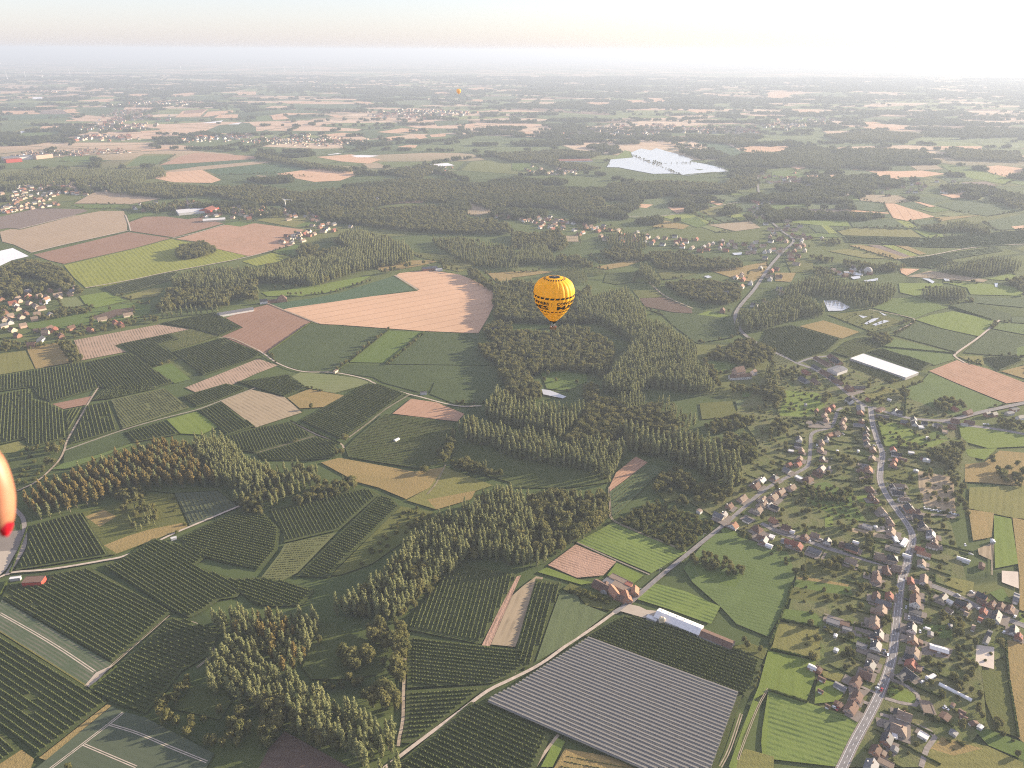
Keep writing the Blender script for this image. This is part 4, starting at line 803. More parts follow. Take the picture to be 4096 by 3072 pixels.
# ---- middle distance
wood('poplar','21',[(560,905),(680,882),(980,827),(1040,882),(1150,1002),(1160,1092),(1370,1152),(1500,1252),(1610,1342),(1560,1392),(1700,1562),(1765,1655),(1600,1659),(1200,1600),(1050,1700),(760,1640),(900,1482),(1030,1302),(1080,1272),(960,1182),(780,1082),(560,1012)],22,6.8,'the great poplar plantation below the balloon',((700,900),(1100,1260)),.14,rsp=7.6)
wood('oak','21',[(-60,1210),(120,1180),(300,1195),(480,1142),(620,1152),(900,1322),(850,1452),(800,1562),(660,1510),(430,1480),(230,1500),(150,1560),(200,1640),(120,1700),(-60,1640),(-120,1480),(-100,1330)],16,7.2,'the park wood under the balloon',None,.35,'poplar',.25)
wood('oak','21',[(-130,760),(60,750),(200,760),(260,850),(560,850),(700,800),(660,880),(560,900),(560,1000),(760,1080),(480,1090),(0,1080),(-80,1060),(-180,900)],17,7.4,'the wood behind the balloon',None,.35,'poplar',.35)
wood('oak','21',[(660,1640),(760,1650),(720,1760),(640,1780),(600,1700)],14,7,'the park wood under the balloon')
wood('oak','22',[(-60,-20),(140,-60),(240,20),(250,80),(120,100),(-60,80)],15,7,'the park wood under the balloon')
trees('oak','21',[(310,1590,10),(280,1640,9),(560,1660,8),(380,1640,7)],'the park lawn')
wood('oak','11',[(1960,1190),(2060,1090),(2200,1120),(2230,1250),(2150,1290),(2190,1400),(2212,1480),(2120,1480),(1960,1380),(1930,1320),(2000,1290),(2040,1290),(2030,1240)],13,7.5,'the villa garden beside the maize',None,.4)
wood('oak','11',[(2060,870),(2150,860),(2300,900),(2300,1080),(2180,1080),(2070,1060)],16,7.5,'the wood at the end of the wheat field',None,.35,'poplar',.2)
wood('oak','11',[(1820,660),(1900,660),(2040,770),(2060,840),(1990,800),(1860,720)],14,8,'the tree row round the wheat field',None,.35)
trees('oak','11',[(1120,710,15),(1170,700,16),(1200,690,13),(1300,660,15),(1330,650,14),(1450,625,11),(1640,620,14),(1780,610,13),(1640,670,11),(1690,680,11),(1740,690,12),(1880,650,14),(1990,720,13),(2080,800,15),(1710,610,8)],'the tree row round the wheat field')
trees('oak','11',[(840,820,9),(880,810,9),(920,800,9),(960,790,9),(985,780,8),(700,860,6),(730,855,7),(760,850,7),(690,870,6),(650,870,6),(570,870,5),(540,880,5),(480,885,5),(510,882,5),(390,890,8),(345,890,7),(280,890,7),(300,895,7),(240,835,8),(165,835,7)],'the hedge below the bright meadow')
trees('poplar','11',[(20,900,20),(5,900,22),(-10,900,22),(-190,930,16)],'the farm below the wood')
wood('poplar','11',[(730,350),(900,310),(970,330),(1000,380),(1280,420),(1370,520),(1300,560),(1100,590),(960,610),(860,640),(700,690),(500,760),(400,740),(0,720),(0,660),(200,620),(370,560),(560,560),(700,480),(800,470),(720,400)],21,7.6,'the long poplar wood behind the wheat field',None,.25,'oak',.15)
wood('oak','11',[(-100,640),(0,660),(150,620),(300,570),(400,560),(600,480),(700,470),(640,540),(520,560),(300,640),(100,700),(-100,720)],16,7.8,'the dark wood edge behind the bright meadow',None,.35)
wood('oak','11',[(340,480),(420,440),(530,450),(500,500),(400,530)],15,7.5,'the dark wood edge behind the bright meadow',None,.35,'poplar',.3)
wood('poplar','01',[(1560,690),(1700,660),(1900,645),(2212,650),(2212,740),(2000,780),(1800,810),(1680,780),(1480,760)],20,7.6,'the poplar wood below the mustard field',None,.25,'oak',.15)
wood('oak','01',[(1340,980),(1400,900),(1440,820),(1640,800),(1800,820),(2000,800),(2212,760),(2212,900),(2000,870),(1960,950),(1800,960),(1640,940),(1480,970),(1420,1010)],15,7.6,'the wooded valley left of the white farm',None,.35,'poplar',.3)
trees('poplar','01',[(1450,1090,20),(1490,1085,21),(1530,1080,21),(1570,1075,21),(1620,1065,20),(1660,1060,20),(1700,1060,17),(1740,1055,17),(1790,1050,17),(1840,1045,16),(1880,1040,16),(1410,1095,18),(1930,1035,16),(1970,1030,16)],'the poplar row at the orchard corner')
wood('oak','01',[(-100,650),(0,640),(250,567),(520,642),(650,770),(690,835),(600,850),(500,790),(400,760),(300,700),(150,690),(0,720),(-100,740)],16,7.5,'the wooded park beside the mustard field',None,.35)
wood('oak','01',[(-100,740),(140,720),(160,780),(380,770),(420,800),(300,840),(80,880),(-100,880)],15,8.5,'the wooded park beside the mustard field',None,.4)
wood('oak','01',[(1515,492),(1560,462),(1720,420),(1830,452),(1860,482),(1800,512),(1620,548),(1540,540)],15,7.2,'the round copse standing in the mustard field',None,.3)
wood('oak','01',[(0,1000),(0,960),(120,1000),(90,1060),(0,1060)],10,8,'the village gardens left',None,.4); wood('oak','01',[(280,1060),(560,990),(800,990),(780,1020),(640,1040),(400,1085),(320,1090)],8,7,'the hedge above the green field',None,.4)
wood('oak','01',[(520,1280),(600,1270),(640,1300),(700,1420),(690,1450),(610,1450),(560,1380)],10,7,'the trees beside the pink rows',None,.4); wood('oak','01',[(0,1250),(180,1290),(380,1280),(400,1320),(200,1330),(0,1360)],9,8,'the village gardens left',None,.45)
wood('oak','01',[(400,1190),(800,1110),(1330,1050),(1380,1100),(900,1180),(700,1230),(500,1260)],8,13,'the village gardens left',None,.45)
trees('oak','01',[(800,1140,13),(1145,1100,9),(1360,1120,12),(1330,1130,10),(880,1210,10),(300,1060,9),(60,1060,12),(70,890,18),(10,940,16)],'the village gardens left')
wood('poplar','21',[(0,560),(110,452),(300,452),(385,582),(300,572),(0,582)],19,7,'the triangular poplar plantation',((110,460),(300,575)),.1,rsp=9)
wood('poplar','21',[(400,650),(480,640),(640,660),(660,740),(650,780),(540,760),(420,730)],9,6.5,'the young poplar rows right of the balloon',((420,660),(560,770)),.08,rsp=9); wood('poplar','21',[(640,665),(800,665),(810,700),(660,700)],8,7,'the young poplar rows right of the balloon',None,.12)
wood('poplar','21',[(1085,680),(1110,625),(1170,620),(1300,775),(1240,765),(1150,710)],18,6.5,'the poplar strip along the stream',None,.2)
wood('oak','21',[(1310,772),(1500,742),(1800,762),(1990,802),(1980,892),(1850,945),(1600,915),(1420,845)],13,8,'the wet wood beside the upper road',None,.35)
wood('oak','21',[(1180,502),(1450,492),(1650,562),(1950,562),(2010,622),(1850,645),(1650,645),(1450,640),(1250,622),(1180,562)],14,8.5,'the wood below the long village',None,.35,'poplar',.3)
wood('oak','21',[(770,490),(900,470),(1100,490),(1170,540),(1080,570),(900,560),(800,520)],14,8.5,'the wood below the long village',None,.35,'poplar',.3)
wood('oak','21',[(380,530),(560,540),(690,590),(700,640),(560,620),(390,590)],14,8.5,'the wood right of the triangular plantation',None,.35,'poplar',.4)
wood('oak','21',[(0,470),(0,330),(160,350),(400,320),(470,400),(470,460),(400,480),(300,440),(120,440)],15,8.5,'the wood left of the long village',None,.35,'poplar',.3)
wood('poplar','21',[(800,360),(940,330),(1140,340),(1150,390),(1160,460),(960,460),(820,430)],15,9,'the poplar meadows below the long village',None,.35,'oak',.3)
wood('oak','21',[(1820,1322),(2000,1252),(2212,1302),(2260,1380),(2160,1430),(2080,1500),(1900,1430),(1700,1400),(1650,1390)],13,8,'the wood beside the chateau',None,.4)
wood('oak','21',[(1680,1500),(1640,1420),(1700,1440),(1760,1540),(1820,1640),(1780,1660)],11,8,'the chateau park',None,.4); wood('oak','21',[(1850,1600),(1980,1640),(2100,1640),(2212,1660),(2212,1720),(1900,1700)],10,8,'the chateau park',None,.4)
trees('poplar','21',[(590,460,20),(585,440,20),(575,400,18)],'the meadow below the long village')
wood('poplar','31',[(0,942),(150,892),(350,902),(505,985),(480,1010),(300,1022),(120,1080),(0,1125),(-280,1150),(-260,1000),(-60,970)],20,7.0,'the poplar plantation beside the bright pond',((60,930),(180,1070)),.14,rsp=8)
wood('poplar','31',[(60,852),(250,762),(400,712),(550,722),(680,772),(900,772),(1060,792),(1110,802),(1100,852),(1050,895),(940,920),(850,885),(700,860),(540,832),(380,842),(200,882)],19,7.6,'the poplar belt above the bright pond',None,.22,'oak',.12)
wood('poplar','31',[(480,850),(680,860),(860,920),(900,960),(800,970),(620,900),(480,890)],14,9,'the loose poplars beside the bright pond',None,.35)
wood('poplar','31',[(1320,852),(1450,822),(1680,817),(1730,870),(1700,898),(1600,890),(1400,890)],15,6.6,'the oval poplar block in the green fields',None,.14)
wood('poplar','31',[(1450,632),(1700,602),(1760,580),(1950,545),(2160,582),(2200,600),(2160,642),(2000,662),(1850,690),(1650,670)],18,7.6,'the poplar belt beside the winding ponds',None,.25,'oak',.1)
wood('poplar','31',[(1550,252),(1700,242),(1930,302),(1920,332),(1700,302),(1480,322),(1560,280)],16,8,'the wood island in the far orchards',None,.3,'oak',.2); wood('oak','31',[(1320,290),(1480,270),(1540,280),(1460,330),(1380,310)],11,8,'the wood island in the far orchards',None,.4)
wood('oak','31',[(620,572),(760,572),(900,612),(1050,602),(1190,622),(1150,650),(900,648),(700,622)],15,8,'the trees behind the water works',None,.35,'poplar',.3)
wood('oak','31',[(400,640),(560,640),(600,700),(500,720),(400,700)],9,8,'the trees behind the water works',None,.4); wood('oak','31',[(350,530),(580,560),(560,585),(400,570)],10,8,'the upper village gardens',None,.4); wood('oak','31',[(470,400),(620,400),(650,440),(500,430)],10,9,'the upper village gardens',None,.4)
wood('oak','31',[(860,1210),(1000,1200),(1075,1240),(1060,1290),(940,1260)],10,7,'the dark thicket between the orchards',None,.35); wood('bush','31',[(560,1060),(870,1030),(1180,1130),(900,1205)],3,13,'the wet scrubland below the pond',None,.5); wood('oak','31',[(1160,1090),(1240,1085),(1250,1110),(1180,1110)],8,7,'the hedge beside the wet scrubland')
wood('poplar','31',[(0,1480),(60,1440),(90,1640),(20,1700),(-20,1600)],16,7,'the trees by the village entrance',None,.3,'oak',.4); wood('oak','31',[(0,1330),(60,1330),(60,1400),(0,1420)],12,7,'the trees by the village entrance'); wood('oak','31',[(80,1500),(270,1480),(280,1560),(240,1620),(130,1560)],8,8,'the trees by the village entrance',None,.4)
wood('oak','31',[(2060,740),(2212,720),(2300,800),(2180,820)],12,8,'the trees by the winding ponds',None,.4); wood('bush','31',[(1660,1420),(1840,1440),(1860,1480),(1760,1470)],4,7,'the rough corner by the farm track'); wood('oak','31',[(1920,1140),(1980,1100),(1990,1130),(1930,1170)],7,7,'the field hedge corner')
# ---- village greenery
wood('oak','32',[(30,0),(140,20),(130,120),(60,110),(0,90)],14,7,'the poplar corner by the cemetery'); wood('oak','32',[(0,300),(90,280),(190,300),(200,350),(120,420),(0,400)],11,8,'the gardens left of the cemetery',None,.4)
wood('oak','32',[(460,60),(540,70),(540,120),(480,140)],11,8,'the pasture by the church lane',None,.4); wood('oak','32',[(260,860),(480,850),(700,880),(740,960),(600,990),(460,980),(280,960)],7.5,6.5,'the orchard garden between the streets',None,.35)
wood('bush','32',[(320,960),(700,1000),(760,1080),(560,1110),(400,1080)],3.6,8,'the orchard garden between the streets',None,.3); wood('oak','32',[(600,570),(700,560),(720,640),(780,660),(760,690),(660,660)],10,8,'the gardens between the streets',None,.4)
wood('oak','32',[(1250,520),(1420,540),(1560,520),(1680,580),(1720,660),(1600,720),(1660,800),(1730,980),(1740,1100),(1660,1080),(1620,960),(1580,800),(1560,660),(1440,600)],10,7.5,'the tree belt behind the main street',None,.4)
wood('oak','32',[(1450,130),(1530,95),(1640,110),(1740,180),(1720,210),(1560,200),(1460,180)],11,7.5,'the trees around the red farmhouse',None,.4); wood('oak','32',[(1140,20),(1210,10),(1210,70),(1150,90)],11,7,'the trees by the walled garden'); wood('oak','32',[(1960,290),(2100,280),(2212,320),(2300,360),(2300,400),(2000,360)],9,7.5,'the belt along the eastern street',None,.4)
wood('oak','32',[(1110,510),(1300,500),(1320,530),(1130,540)],8,8,'the hedge behind the garage field',None,.4); wood('oak','32',[(1570,490),(1740,510),(1740,550),(1600,540)],10,8,'the hedge behind the garage field',None,.4)
wood('oak','32',[(1880,640),(2010,580),(2212,620),(2300,680),(2300,780),(2050,760),(1900,720)],11,15,'the thin wood in the dry pasture',None,.45,'bush',.3); wood('oak','32',[(1990,760),(2150,750),(2250,850),(2100,860)],9,8,'the thin wood in the dry pasture',None,.4)
wood('oak','32',[(220,1240),(310,1235),(320,1290),(230,1290)],9,7,'the garden by the cross street'); trees('oak','32',[(850,1340,8),(860,1380,8),(870,1420,8),(880,1330,8),(880,1400,8),(865,1450,7),(510,1590,10),(590,1610,10),(560,1550,9),(620,1540,8),(740,1220,8),(640,1260,8),(600,1400,7),(570,1400,8),(900,1110,8),(1000,1190,6),(1380,900,9),(1520,930,9),(1430,970,8),(1540,920,8),(1130,540,8),(1210,540,8)],'the back gardens')
wood('oak','33',[(1640,800),(1760,780),(1800,840),(1830,940),(1880,1060),(1900,1150),(1960,1230),(2020,1260),(2000,1320),(1900,1280),(1840,1160),(1780,1060),(1720,900)],8,7,'the tree belt behind the riding arena',None,.4)
wood('oak','33',[(1420,310),(1500,290),(1660,320),(1690,400),(1640,450),(1560,380),(1450,360)],9,7.5,'the gardens between the main street and the riding arena',None,.4); wood('bush','33',[(1600,560),(1780,600),(1790,740),(1640,700)],3.6,5,'the gardens between the main street and the riding arena',None,.4); trees('oak','33',[(1650,540,11),(1620,510,9),(1990,600,9),(1780,600,8),(1780,800,8)],'the gardens between the main street and the riding arena')
wood('oak','33',[(560,140),(660,150),(640,180),(570,170)],7,6.5,'the paddocks left of the main street',None,.4); trees('oak','33',[(800,130,9),(840,110,8),(770,190,7),(880,180,8),(800,280,7),(690,300,7),(1060,430,9),(1040,410,8),(990,185,6),(480,140,6),(1490,1060,9),(1000,1000,4),(660,800,5),(690,690,6),(730,680,6),(640,700,6),(610,680,5),(720,550,7),(700,540,7),(2150,1560,6)],'the front gardens of the main street')
wood('bush','33',[(600,640),(780,660),(760,740),(640,720)],3.5,5,'the greenhouse garden',None,.4); wood('oak','33',[(1640,1240),(1760,1250),(1770,1330),(1680,1330)],8,7,'the end of the long garden'); wood('oak','33',[(1920,1180),(2040,1210),(2060,1290),(2130,1370),(2060,1360),(1930,1270)],8,7,'the tree belt behind the riding arena',None,.4)
wood('bush','33',[(2000,1340),(2150,1390),(2212,1440),(2212,1460),(2100,1410)],3,4.5,'the tree belt behind the riding arena'); wood('bush','33',[(790,1310),(815,1270),(640,1620),(610,1620)],2.6,3.2,'the hedge along the main road'); wood('bush','33',[(1380,740),(1500,740),(1600,780),(1500,820)],3.5,5,'the gardens behind the red roof',None,.4)
wood('oak','31',[(0,10),(280,30),(280,70),(40,75)],9,8,'the far hedge by the upper road'); wood('oak','31',[(2000,40),(2212,30),(2212,130),(2080,100)],14,9,'the far hazy wood on the right')
# ---- tree belts further out
FW = [('oak','F',[(262,397),(350,392),(450,402),(553,397),(640,412),(700,407),(800,402),(830,387),(900,382),(1000,392),(1100,397),(1200,402),(1300,420),(1310,440),(1250,443),(1190,430),(1100,438),(1060,448),(1010,430),(960,433),(900,428),(820,437),(780,447),(700,428),(640,433),(560,437),(450,415),(380,422),(280,415)]),
 ('oak','F',[(640,452),(720,442),(800,450),(900,442),(960,442),(1000,447),(1010,470),(1060,470),(1100,480),(1108,497),(1000,497),(900,492),(800,482),(740,472),(690,465)]),
 ('poplar','F',[(930,512),(1000,507),(1060,520),(1110,532),(1120,572),(1040,568),(1000,557),(950,530)]),('oak','F',[(720,520),(740,500),(790,497),(830,508),(860,520),(800,530)]),
 ('oak','F',[(1310,395),(1420,388),(1520,392),(1600,400),(1590,412),(1500,410),(1400,412),(1330,420)]),('oak','F',[(1180,430),(1290,445),(1340,440),(1330,460),(1240,460)]),
 ('poplar','F',[(0,372),(120,362),(250,366),(330,372),(300,392),(150,395),(0,398)]),('oak','F',[(130,385),(230,378),(280,390),(250,400),(170,400)]),('poplar','F',[(250,368),(350,358),(360,376),(280,384)]),('poplar','F',[(180,400),(300,392),(380,402),(350,420),(250,412)]),
 ('oak','F',[(845,372),(920,352),(960,358),(900,382)]),('oak','F',[(560,330),(680,352),(760,362),(760,367),(660,358),(550,336)]),('oak','F',[(1580,380),(1640,372),(1640,400),(1560,402)]),('oak','F',[(1160,180+240),(1210,415),(1270,420),(1230,432)]),
 ('oak','F',[(420,452),(520,442),(620,450),(600,462),(500,455)]),('oak','F',[(300,440),(420,430),(440,440),(330,452)]),('poplar','F',[(1620,322),(1760,338),(1840,352),(1800,362),(1680,350)]),('oak','F',[(1850,318),(1980,322),(2000,335),(1880,336)]),('poplar','F',[(1700,325),(1790,318),(1800,345),(1720,345)]),
 ('oak','F',[(1780,290),(1900,280),(2000,290),(1960,302),(1820,302)]),('oak','F',[(2040,320),(2200,325),(2212,345),(2060,340)]),('oak','F',[(1480,288),(1560,292),(1640,300),(1600,310),(1500,300)]),('oak','F',[(1060,330),(1200,322),(1300,330),(1250,345),(1100,345)]),('oak','F',[(1160,345),(1240,350),(1300,360),(1220,365)])]
for i, (k, t, p) in enumerate(FW): wood(k, t, p, 16, 10.5, 'the far tree belts', None, .4, 'poplar' if k == 'oak' else 'oak', .2)
# ================================================================== orchards
ORCH = []     # rows: (x0,y0,x1,y1, orchard id)
ODESC = []
def row_unit(seed, mat, L=9.6, n=4, w=.62, h0=.35, h1=2.5):
    r = np.random.default_rng(seed); V = []; F = []; n0 = 0; iv, jf = ico()
    for k in range(n):
        x = -L / 2 + L * (k + .5) / n + r.uniform(-.2, .2); hh = h1 * r.uniform(.82, 1.12)
        v = iv * np.array([L / n * .62, w * r.uniform(.85, 1.15), (hh - h0) / 2]) * r.uniform(.72, 1.15, (len(iv), 1)) + np.array([x, r.uniform(-.12, .12), (hh + h0) / 2])
        V.append(v); F.append(jf + n0); n0 += len(v)
    return np.concatenate(V), np.concatenate(F), mat
UNITS = {}
for nm, mt, kw in (('fruit', LM['fruit'], dict(w=.8, h1=3.0)), ('small', LM['fruitl'], dict(w=.5, h1=1.9)), ('tall', LM['fruit'], dict(w=.85, h1=3.6))):
    UNITS[nm] = [row_unit(50 + i + len(nm) * 9, mt, **kw) for i in range(3)]
    c = bpy.data.collections.new('proto_row_' + nm); PC['row_' + nm] = c
    for i, (v, f, m_) in enumerate(UNITS[nm]): c.objects.link(bpy.data.objects.new('row_%s_%d' % (nm, i), mesh_np('orchard_row_piece', v, f, [m_])))
UL = 9.6
def orchard(t, pts, rows, sp, unit, desc, ground='orchground', inset=3.2):
    poly = GP(t, pts); oid = len(ODESC); ODESC.append((desc, unit))
    field(ground, t, pts, rows)
    a = G(t, *rows[0]); b = G(t, *rows[1]); ang = math.atan2(b[1] - a[1], b[0] - a[0]); ca, sa = math.cos(-ang), math.sin(-ang)
    Q = [(x * ca - y * sa, x * sa + y * ca) for x, y in poly]
    ys = [q[1] for q in Q]; y = min(ys) + sp * .6; cb, sb = math.cos(ang), math.sin(ang)
    while y < max(ys) - sp * .3:
        xs = []
        for i in range(len(Q)):
            (x0, y0), (x1, y1) = Q[i], Q[(i + 1) % len(Q)]
            if (y0 > y) != (y1 > y): xs.append(x0 + (y - y0) * (x1 - x0) / (y1 - y0))
        xs.sort()
        for i in range(0, len(xs) - 1, 2):
            u, v = xs[i] + inset, xs[i + 1] - inset
            if v - u > 5: ORCH.append((u * cb - y * sb, u * sb + y * cb, v * cb - y * sb, v * sb + y * cb, oid))
        y += sp
    return poly
d1 = ((20,200),(970,755))
orchard('03',[(20,200),(70,80),(420,62),(440,-15),(780,-70),(1480,325),(985,755)],d1,3.7,'fruit','the large red barn orchard')
orchard('03',[(890,-92),(1010,-118),(1330,-318),(1850,-213),(1690,-80),(2140,75),(2050,190),(1900,212),(1780,300),(1645,368),(1490,308)],((900,-80),(1500,300)),3.6,'fruit','the orchard above the grassy lane')
orchard('F',[(385,1163),(530,1096),(560,1100),(606,1145),(600,1190),(565,1232),(478,1216),(425,1200)],((400,1180),(590,1228)),3.5,'fruit','the notched dark orchard')
orchard('03',[(1005,790),(1480,362),(1600,382),(1640,402),(1885,472),(1850,620),(1795,700),(1570,832),(1440,1000),(1342,1108),(1265,1198),(992,1108),(785,990)],((790,1000),(1262,1205)),3.6,'fruit','the shaded dark orchard')
orchard('03',[(-400,252),(0,505),(745,968),(935,1103),(342,1572),(242,1475),(0,1282),(-400,1000)],((0,505),(745,968)),4.4,'fruit','the wide-rowed orchard','orchground')
orchard('03',[(-300,1200),(0,1332),(190,1510),(0,1635),(-300,1640)],((0,1340),(180,1500)),3.6,'fruit','the small orchard by the farmyard')
orchard('02',[(0,92),(268,42),(290,132),(420,162),(540,222),(575,468),(330,543),(255,543),(212,480),(0,528),(-300,560),(-300,140)],((400,200),(415,520)),3.9,'tall','the tall-rowed orchard behind the pasture')
orchard('02',[(-300,-20),(0,-68),(738,-188),(788,-60),(858,38),(440,163),(332,118),(282,30),(0,68),(-300,110)],((560,-150),(610,130)),3.9,'tall','the tall-rowed orchard below the dry patch')
orchard('02',[(562,232),(718,198),(592,458)],((700,205),(585,400)),4.2,'fruit','the wedge-shaped orchard at the track')
orchard('02',[(752,192),(928,152),(1038,398),(850,458),(632,518),(602,556)],((840,180),(910,440)),4.6,'tall','the blotchy dark orchard by the track')
orchard('02',[(962,142),(1420,42),(1638,210),(1062,393)],((1150,110),(1330,300)),3.5,'small','the fine-rowed pale orchard','orchlight')
orchard('02',[(792,148),(892,52),(1330,-38),(1370,38),(962,130)],((800,150),(960,130)),3.4,'fruit','the bushy orchard behind the pale rows')
orchard('02',[(1082,420),(1410,322),(1548,440),(1162,508)],((1200,385),(1300,485)),4.0,'fruit','the dark orchard behind the golden poplars')
orchard('02',[(1572,112),(1950,2),(2158,42),(1890,148),(1702,203)],((1572,112),(1702,203)),3.6,'fruit','the orchard above the bright grass strip')
orchard('02',[(1712,232),(1900,162),(2205,370),(1962,448)],((1712,232),(1962,448)),4.2,'fruit','the patchy orchard beside the fallow field')
orchard('02',[(272,1222),(680,1112),(758,1202),(850,1332),(948,1488),(135,1618),(152,1588),(232,1430)],((520,1180),(730,1540)),3.6,'tall','the square orchard beside the gravel lane')
orchard('02',[(1512,952),(1880,932),(2048,1060),(1642,1233)],((1520,970),(1650,1230)),3.9,'small','the small greyish orchard below the poplars','greytrack')
orchard('12',[(-170,-15),(280,-80),(448,40),(250,118)],((-100,0),(250,110)),3.5,'fruit','the orchard behind the gold fallow')
orchard('12',[(382,320),(950,2),(1060,2),(1298,87),(800,458),(730,478)],((382,320),(730,478)),3.7,'fruit','the lozenge-shaped dark orchard')
orchard('12',[(1102,267),(1400,292),(1718,342),(1650,480),(1580,560),(1600,678),(1400,738),(800,638),(772,560),(850,480)],((800,560),(1560,660)),4.0,'small','the scruffy orchard with the white cabin','orchground')
orchard('12',[(0,382),(280,332),(515,450),(0,600),(-240,560),(-240,450)],((100,370),(190,540)),3.6,'fruit','the fine orchard above the loose poplars'); orchard('12',[(0,605),(520,456),(700,520),(680,640),(500,660),(60,660)],((300,540),(420,655)),3.6,'fruit','the fine orchard above the loose poplars')
orchard('12',[(112,1092),(950,902),(1058,970),(720,1268),(242,1380),(232,1292)],((300,1060),(420,1290)),3.6,'fruit','the wide orchard below the tree belt')
orchard('12',[(1062,972),(1150,972),(1248,1070),(700,1600),(640,1680),(350,1665),(752,1268)],((800,1240),(1000,1310)),3.6,'fruit','the narrow orchard along the scrub strip')
orchard('12',[(252,1390),(698,1292),(360,1640),(200,1720),(30,1700),(200,1480)],((300,1420),(560,1400)),3.4,'small','the yellowish vine rows','orchlight')
orchard('13',[(-200,30),(60,20),(290,60),(510,130),(400,260),(150,270),(0,250),(-180,120)],((0,60),(400,200)),3.5,'fruit','the orchard above the bronze poplars')
orchard('22',[(1175,685),(1308,740),(882,1158),(862,1140),(848,938)],((1240,715),(870,985)),4.2,'small','the vegetable rows in the wood clearing','dgreen')
orchard('13',[(1310,470),(1340,360),(1560,100),(1700,-90),(1790,-100),(2212,-20),(2260,0),(1945,598)],((1650,30),(1480,540)),3.8,'fruit','the curved orchard')
orchard('13',[(1322,545),(1360,535),(2212,640),(2430,665),(2330,790),(2205,870),(2040,935),(1305,975),(1310,700)],((1330,560),(2200,660)),3.7,'fruit','the orchard in the fork of the tracks')
orchard('13',[(1300,1000),(2000,955),(1760,1150),(1440,1400),(1350,1455),(1255,1450),(1290,1250)],((1300,1000),(2000,955)),3.8,'fruit','the wedge orchard along the gravel lane')
orchard('13',[(1860,1095),(2212,1240),(2550,1380),(2500,1500),(2400,1720),(1120,1720),(1250,1610)],((1860,1095),(2540,1380)),4.0,'tall','the dense lane-foot orchard')
orchard('13',[(2245,625),(2420,30),(2640,60),(2560,300),(2380,800),(2280,800)],((2420,30),(2250,620)),4.0,'tall','the strip orchard beside the pale strip')
orchard('23',[(632,525),(960,340),(1130,385),(1300,420),(1880,610),(2165,740),(2110,960),(2030,1060),(1985,1030),(700,550)],((700,550),(1985,1030)),3.6,'tall','the pear orchard')
orchard('23',[(330,1720),(470,1510),(780,1570),(1050,1680),(1040,1720)],((470,1510),(780,1570)),4.5,'small','the brown vine rows below the nets','dry')
orchard('01',[(1387,1137),(1850,1042),(2083,1180),(1900,1248),(1642,1180)],((1560,1100),(1900,1240)),3.9,'tall','the orchard beside the white farm')
orchard('01',[(1042,1317),(1450,1232),(1528,1275),(1382,1320),(1482,1390),(1540,1448),(1322,1508),(1132,1380)],((1100,1310),(1330,1500)),4.2,'tall','the orchard below the pink rows')
orchard('01',[(1462,1232),(1660,1187),(1888,1250),(1472,1378),(1392,1325),(1538,1280)],((1470,1370),(1880,1250)),3.8,'small','the pale orchard wedge','orchground')
orchard('01',[(1482,1387),(1910,1267),(2205,1370),(2250,1400),(2195,1450),(1760,1588),(1562,1440)],((1500,1390),(1750,1580)),4.0,'tall','the very dark orchard')
orchard('01',[(752,1472),(1130,1392),(1308,1520),(1500,1650),(1330,1700),(1000,1720),(860,1690),(790,1590)],((800,1470),(960,1659)),4.0,'tall','the long orchard beside the grass patch')
orchard('01',[(892,827),(1420,707),(1550,692),(1480,760),(1150,868),(1000,903)],((900,830),(1000,900)),5.0,'fruit','the young rows below the mustard field','orchlight')
orchard('31',[(0,1182),(200,1152),(630,1272),(570,1330),(500,1390),(240,1473),(60,1370),(-60,1300)],((0,1182),(240,1473)),4.4,'fruit','the big orchard at the village entrance')
orchard('31',[(562,1392),(680,1292),(880,1262),(1000,1310),(880,1370),(700,1430)],((580,1380),(900,1270)),4.4,'fruit','the orchard behind the greenhouse'); orchard('31',[(862,1382),(960,1352),(1420,1490),(1350,1538),(1312,1540)],((862,1382),(1312,1540)),4.0,'fruit','the orchard strip along the greenhouse')
orchard('31',[(682,1505),(690,1460),(1170,1612),(1070,1655)],((690,1462),(1170,1612)),4.0,'fruit','the hop rows below the greenhouse','olive')
orchard('31',[(1862,1432),(2120,1412),(2212,1460),(2000,1550)],((1862,1432),(2000,1550)),4.2,'fruit','the orchard by the rough corner'); orchard('31',[(20,1440),(60,1400),(230,1480),(130,1500),(60,1490)],((60,1400),(230,1480)),4.5,'small','the market garden by the road','orchlight')
orchard('31',[(652,387),(1340,402),(1690,482),(1400,480),(900,448),(680,438)],((652,400),(1600,470)),9.0,'tall','the far orchards','dgreen'); orchard('31',[(1380,402),(2300,325),(2300,440),(1700,488)],((1400,405),(1700,485)),9.0,'tall','the far orchards','dgreen'); orchard('31',[(1432,547),(1960,477),(2040,510),(1560,590)],((1432,547),(1960,477)),9.0,'tall','the far orchards','dgreen'); orchard('31',[(1142,582),(1420,552),(1620,610),(1440,660),(1220,640)],((1142,582),(1440,655)),8.0,'tall','the far orchards','dgreen')
orchard('32',[(820,100),(1000,30),(1130,60),(1080,110),(930,150)],((830,105),(1050,50)),4.0,'small','the garden rows behind the barns','olive')
NET = orchard('23',[(-240,1100),(-210,1060),(0,955),(625,548),(700,556),(1990,1038),(1750,1720),(1150,1720),(900,1590),(400,1375)],((690,560),(1990,1040)),3.3,'fruit','the netted orchard')
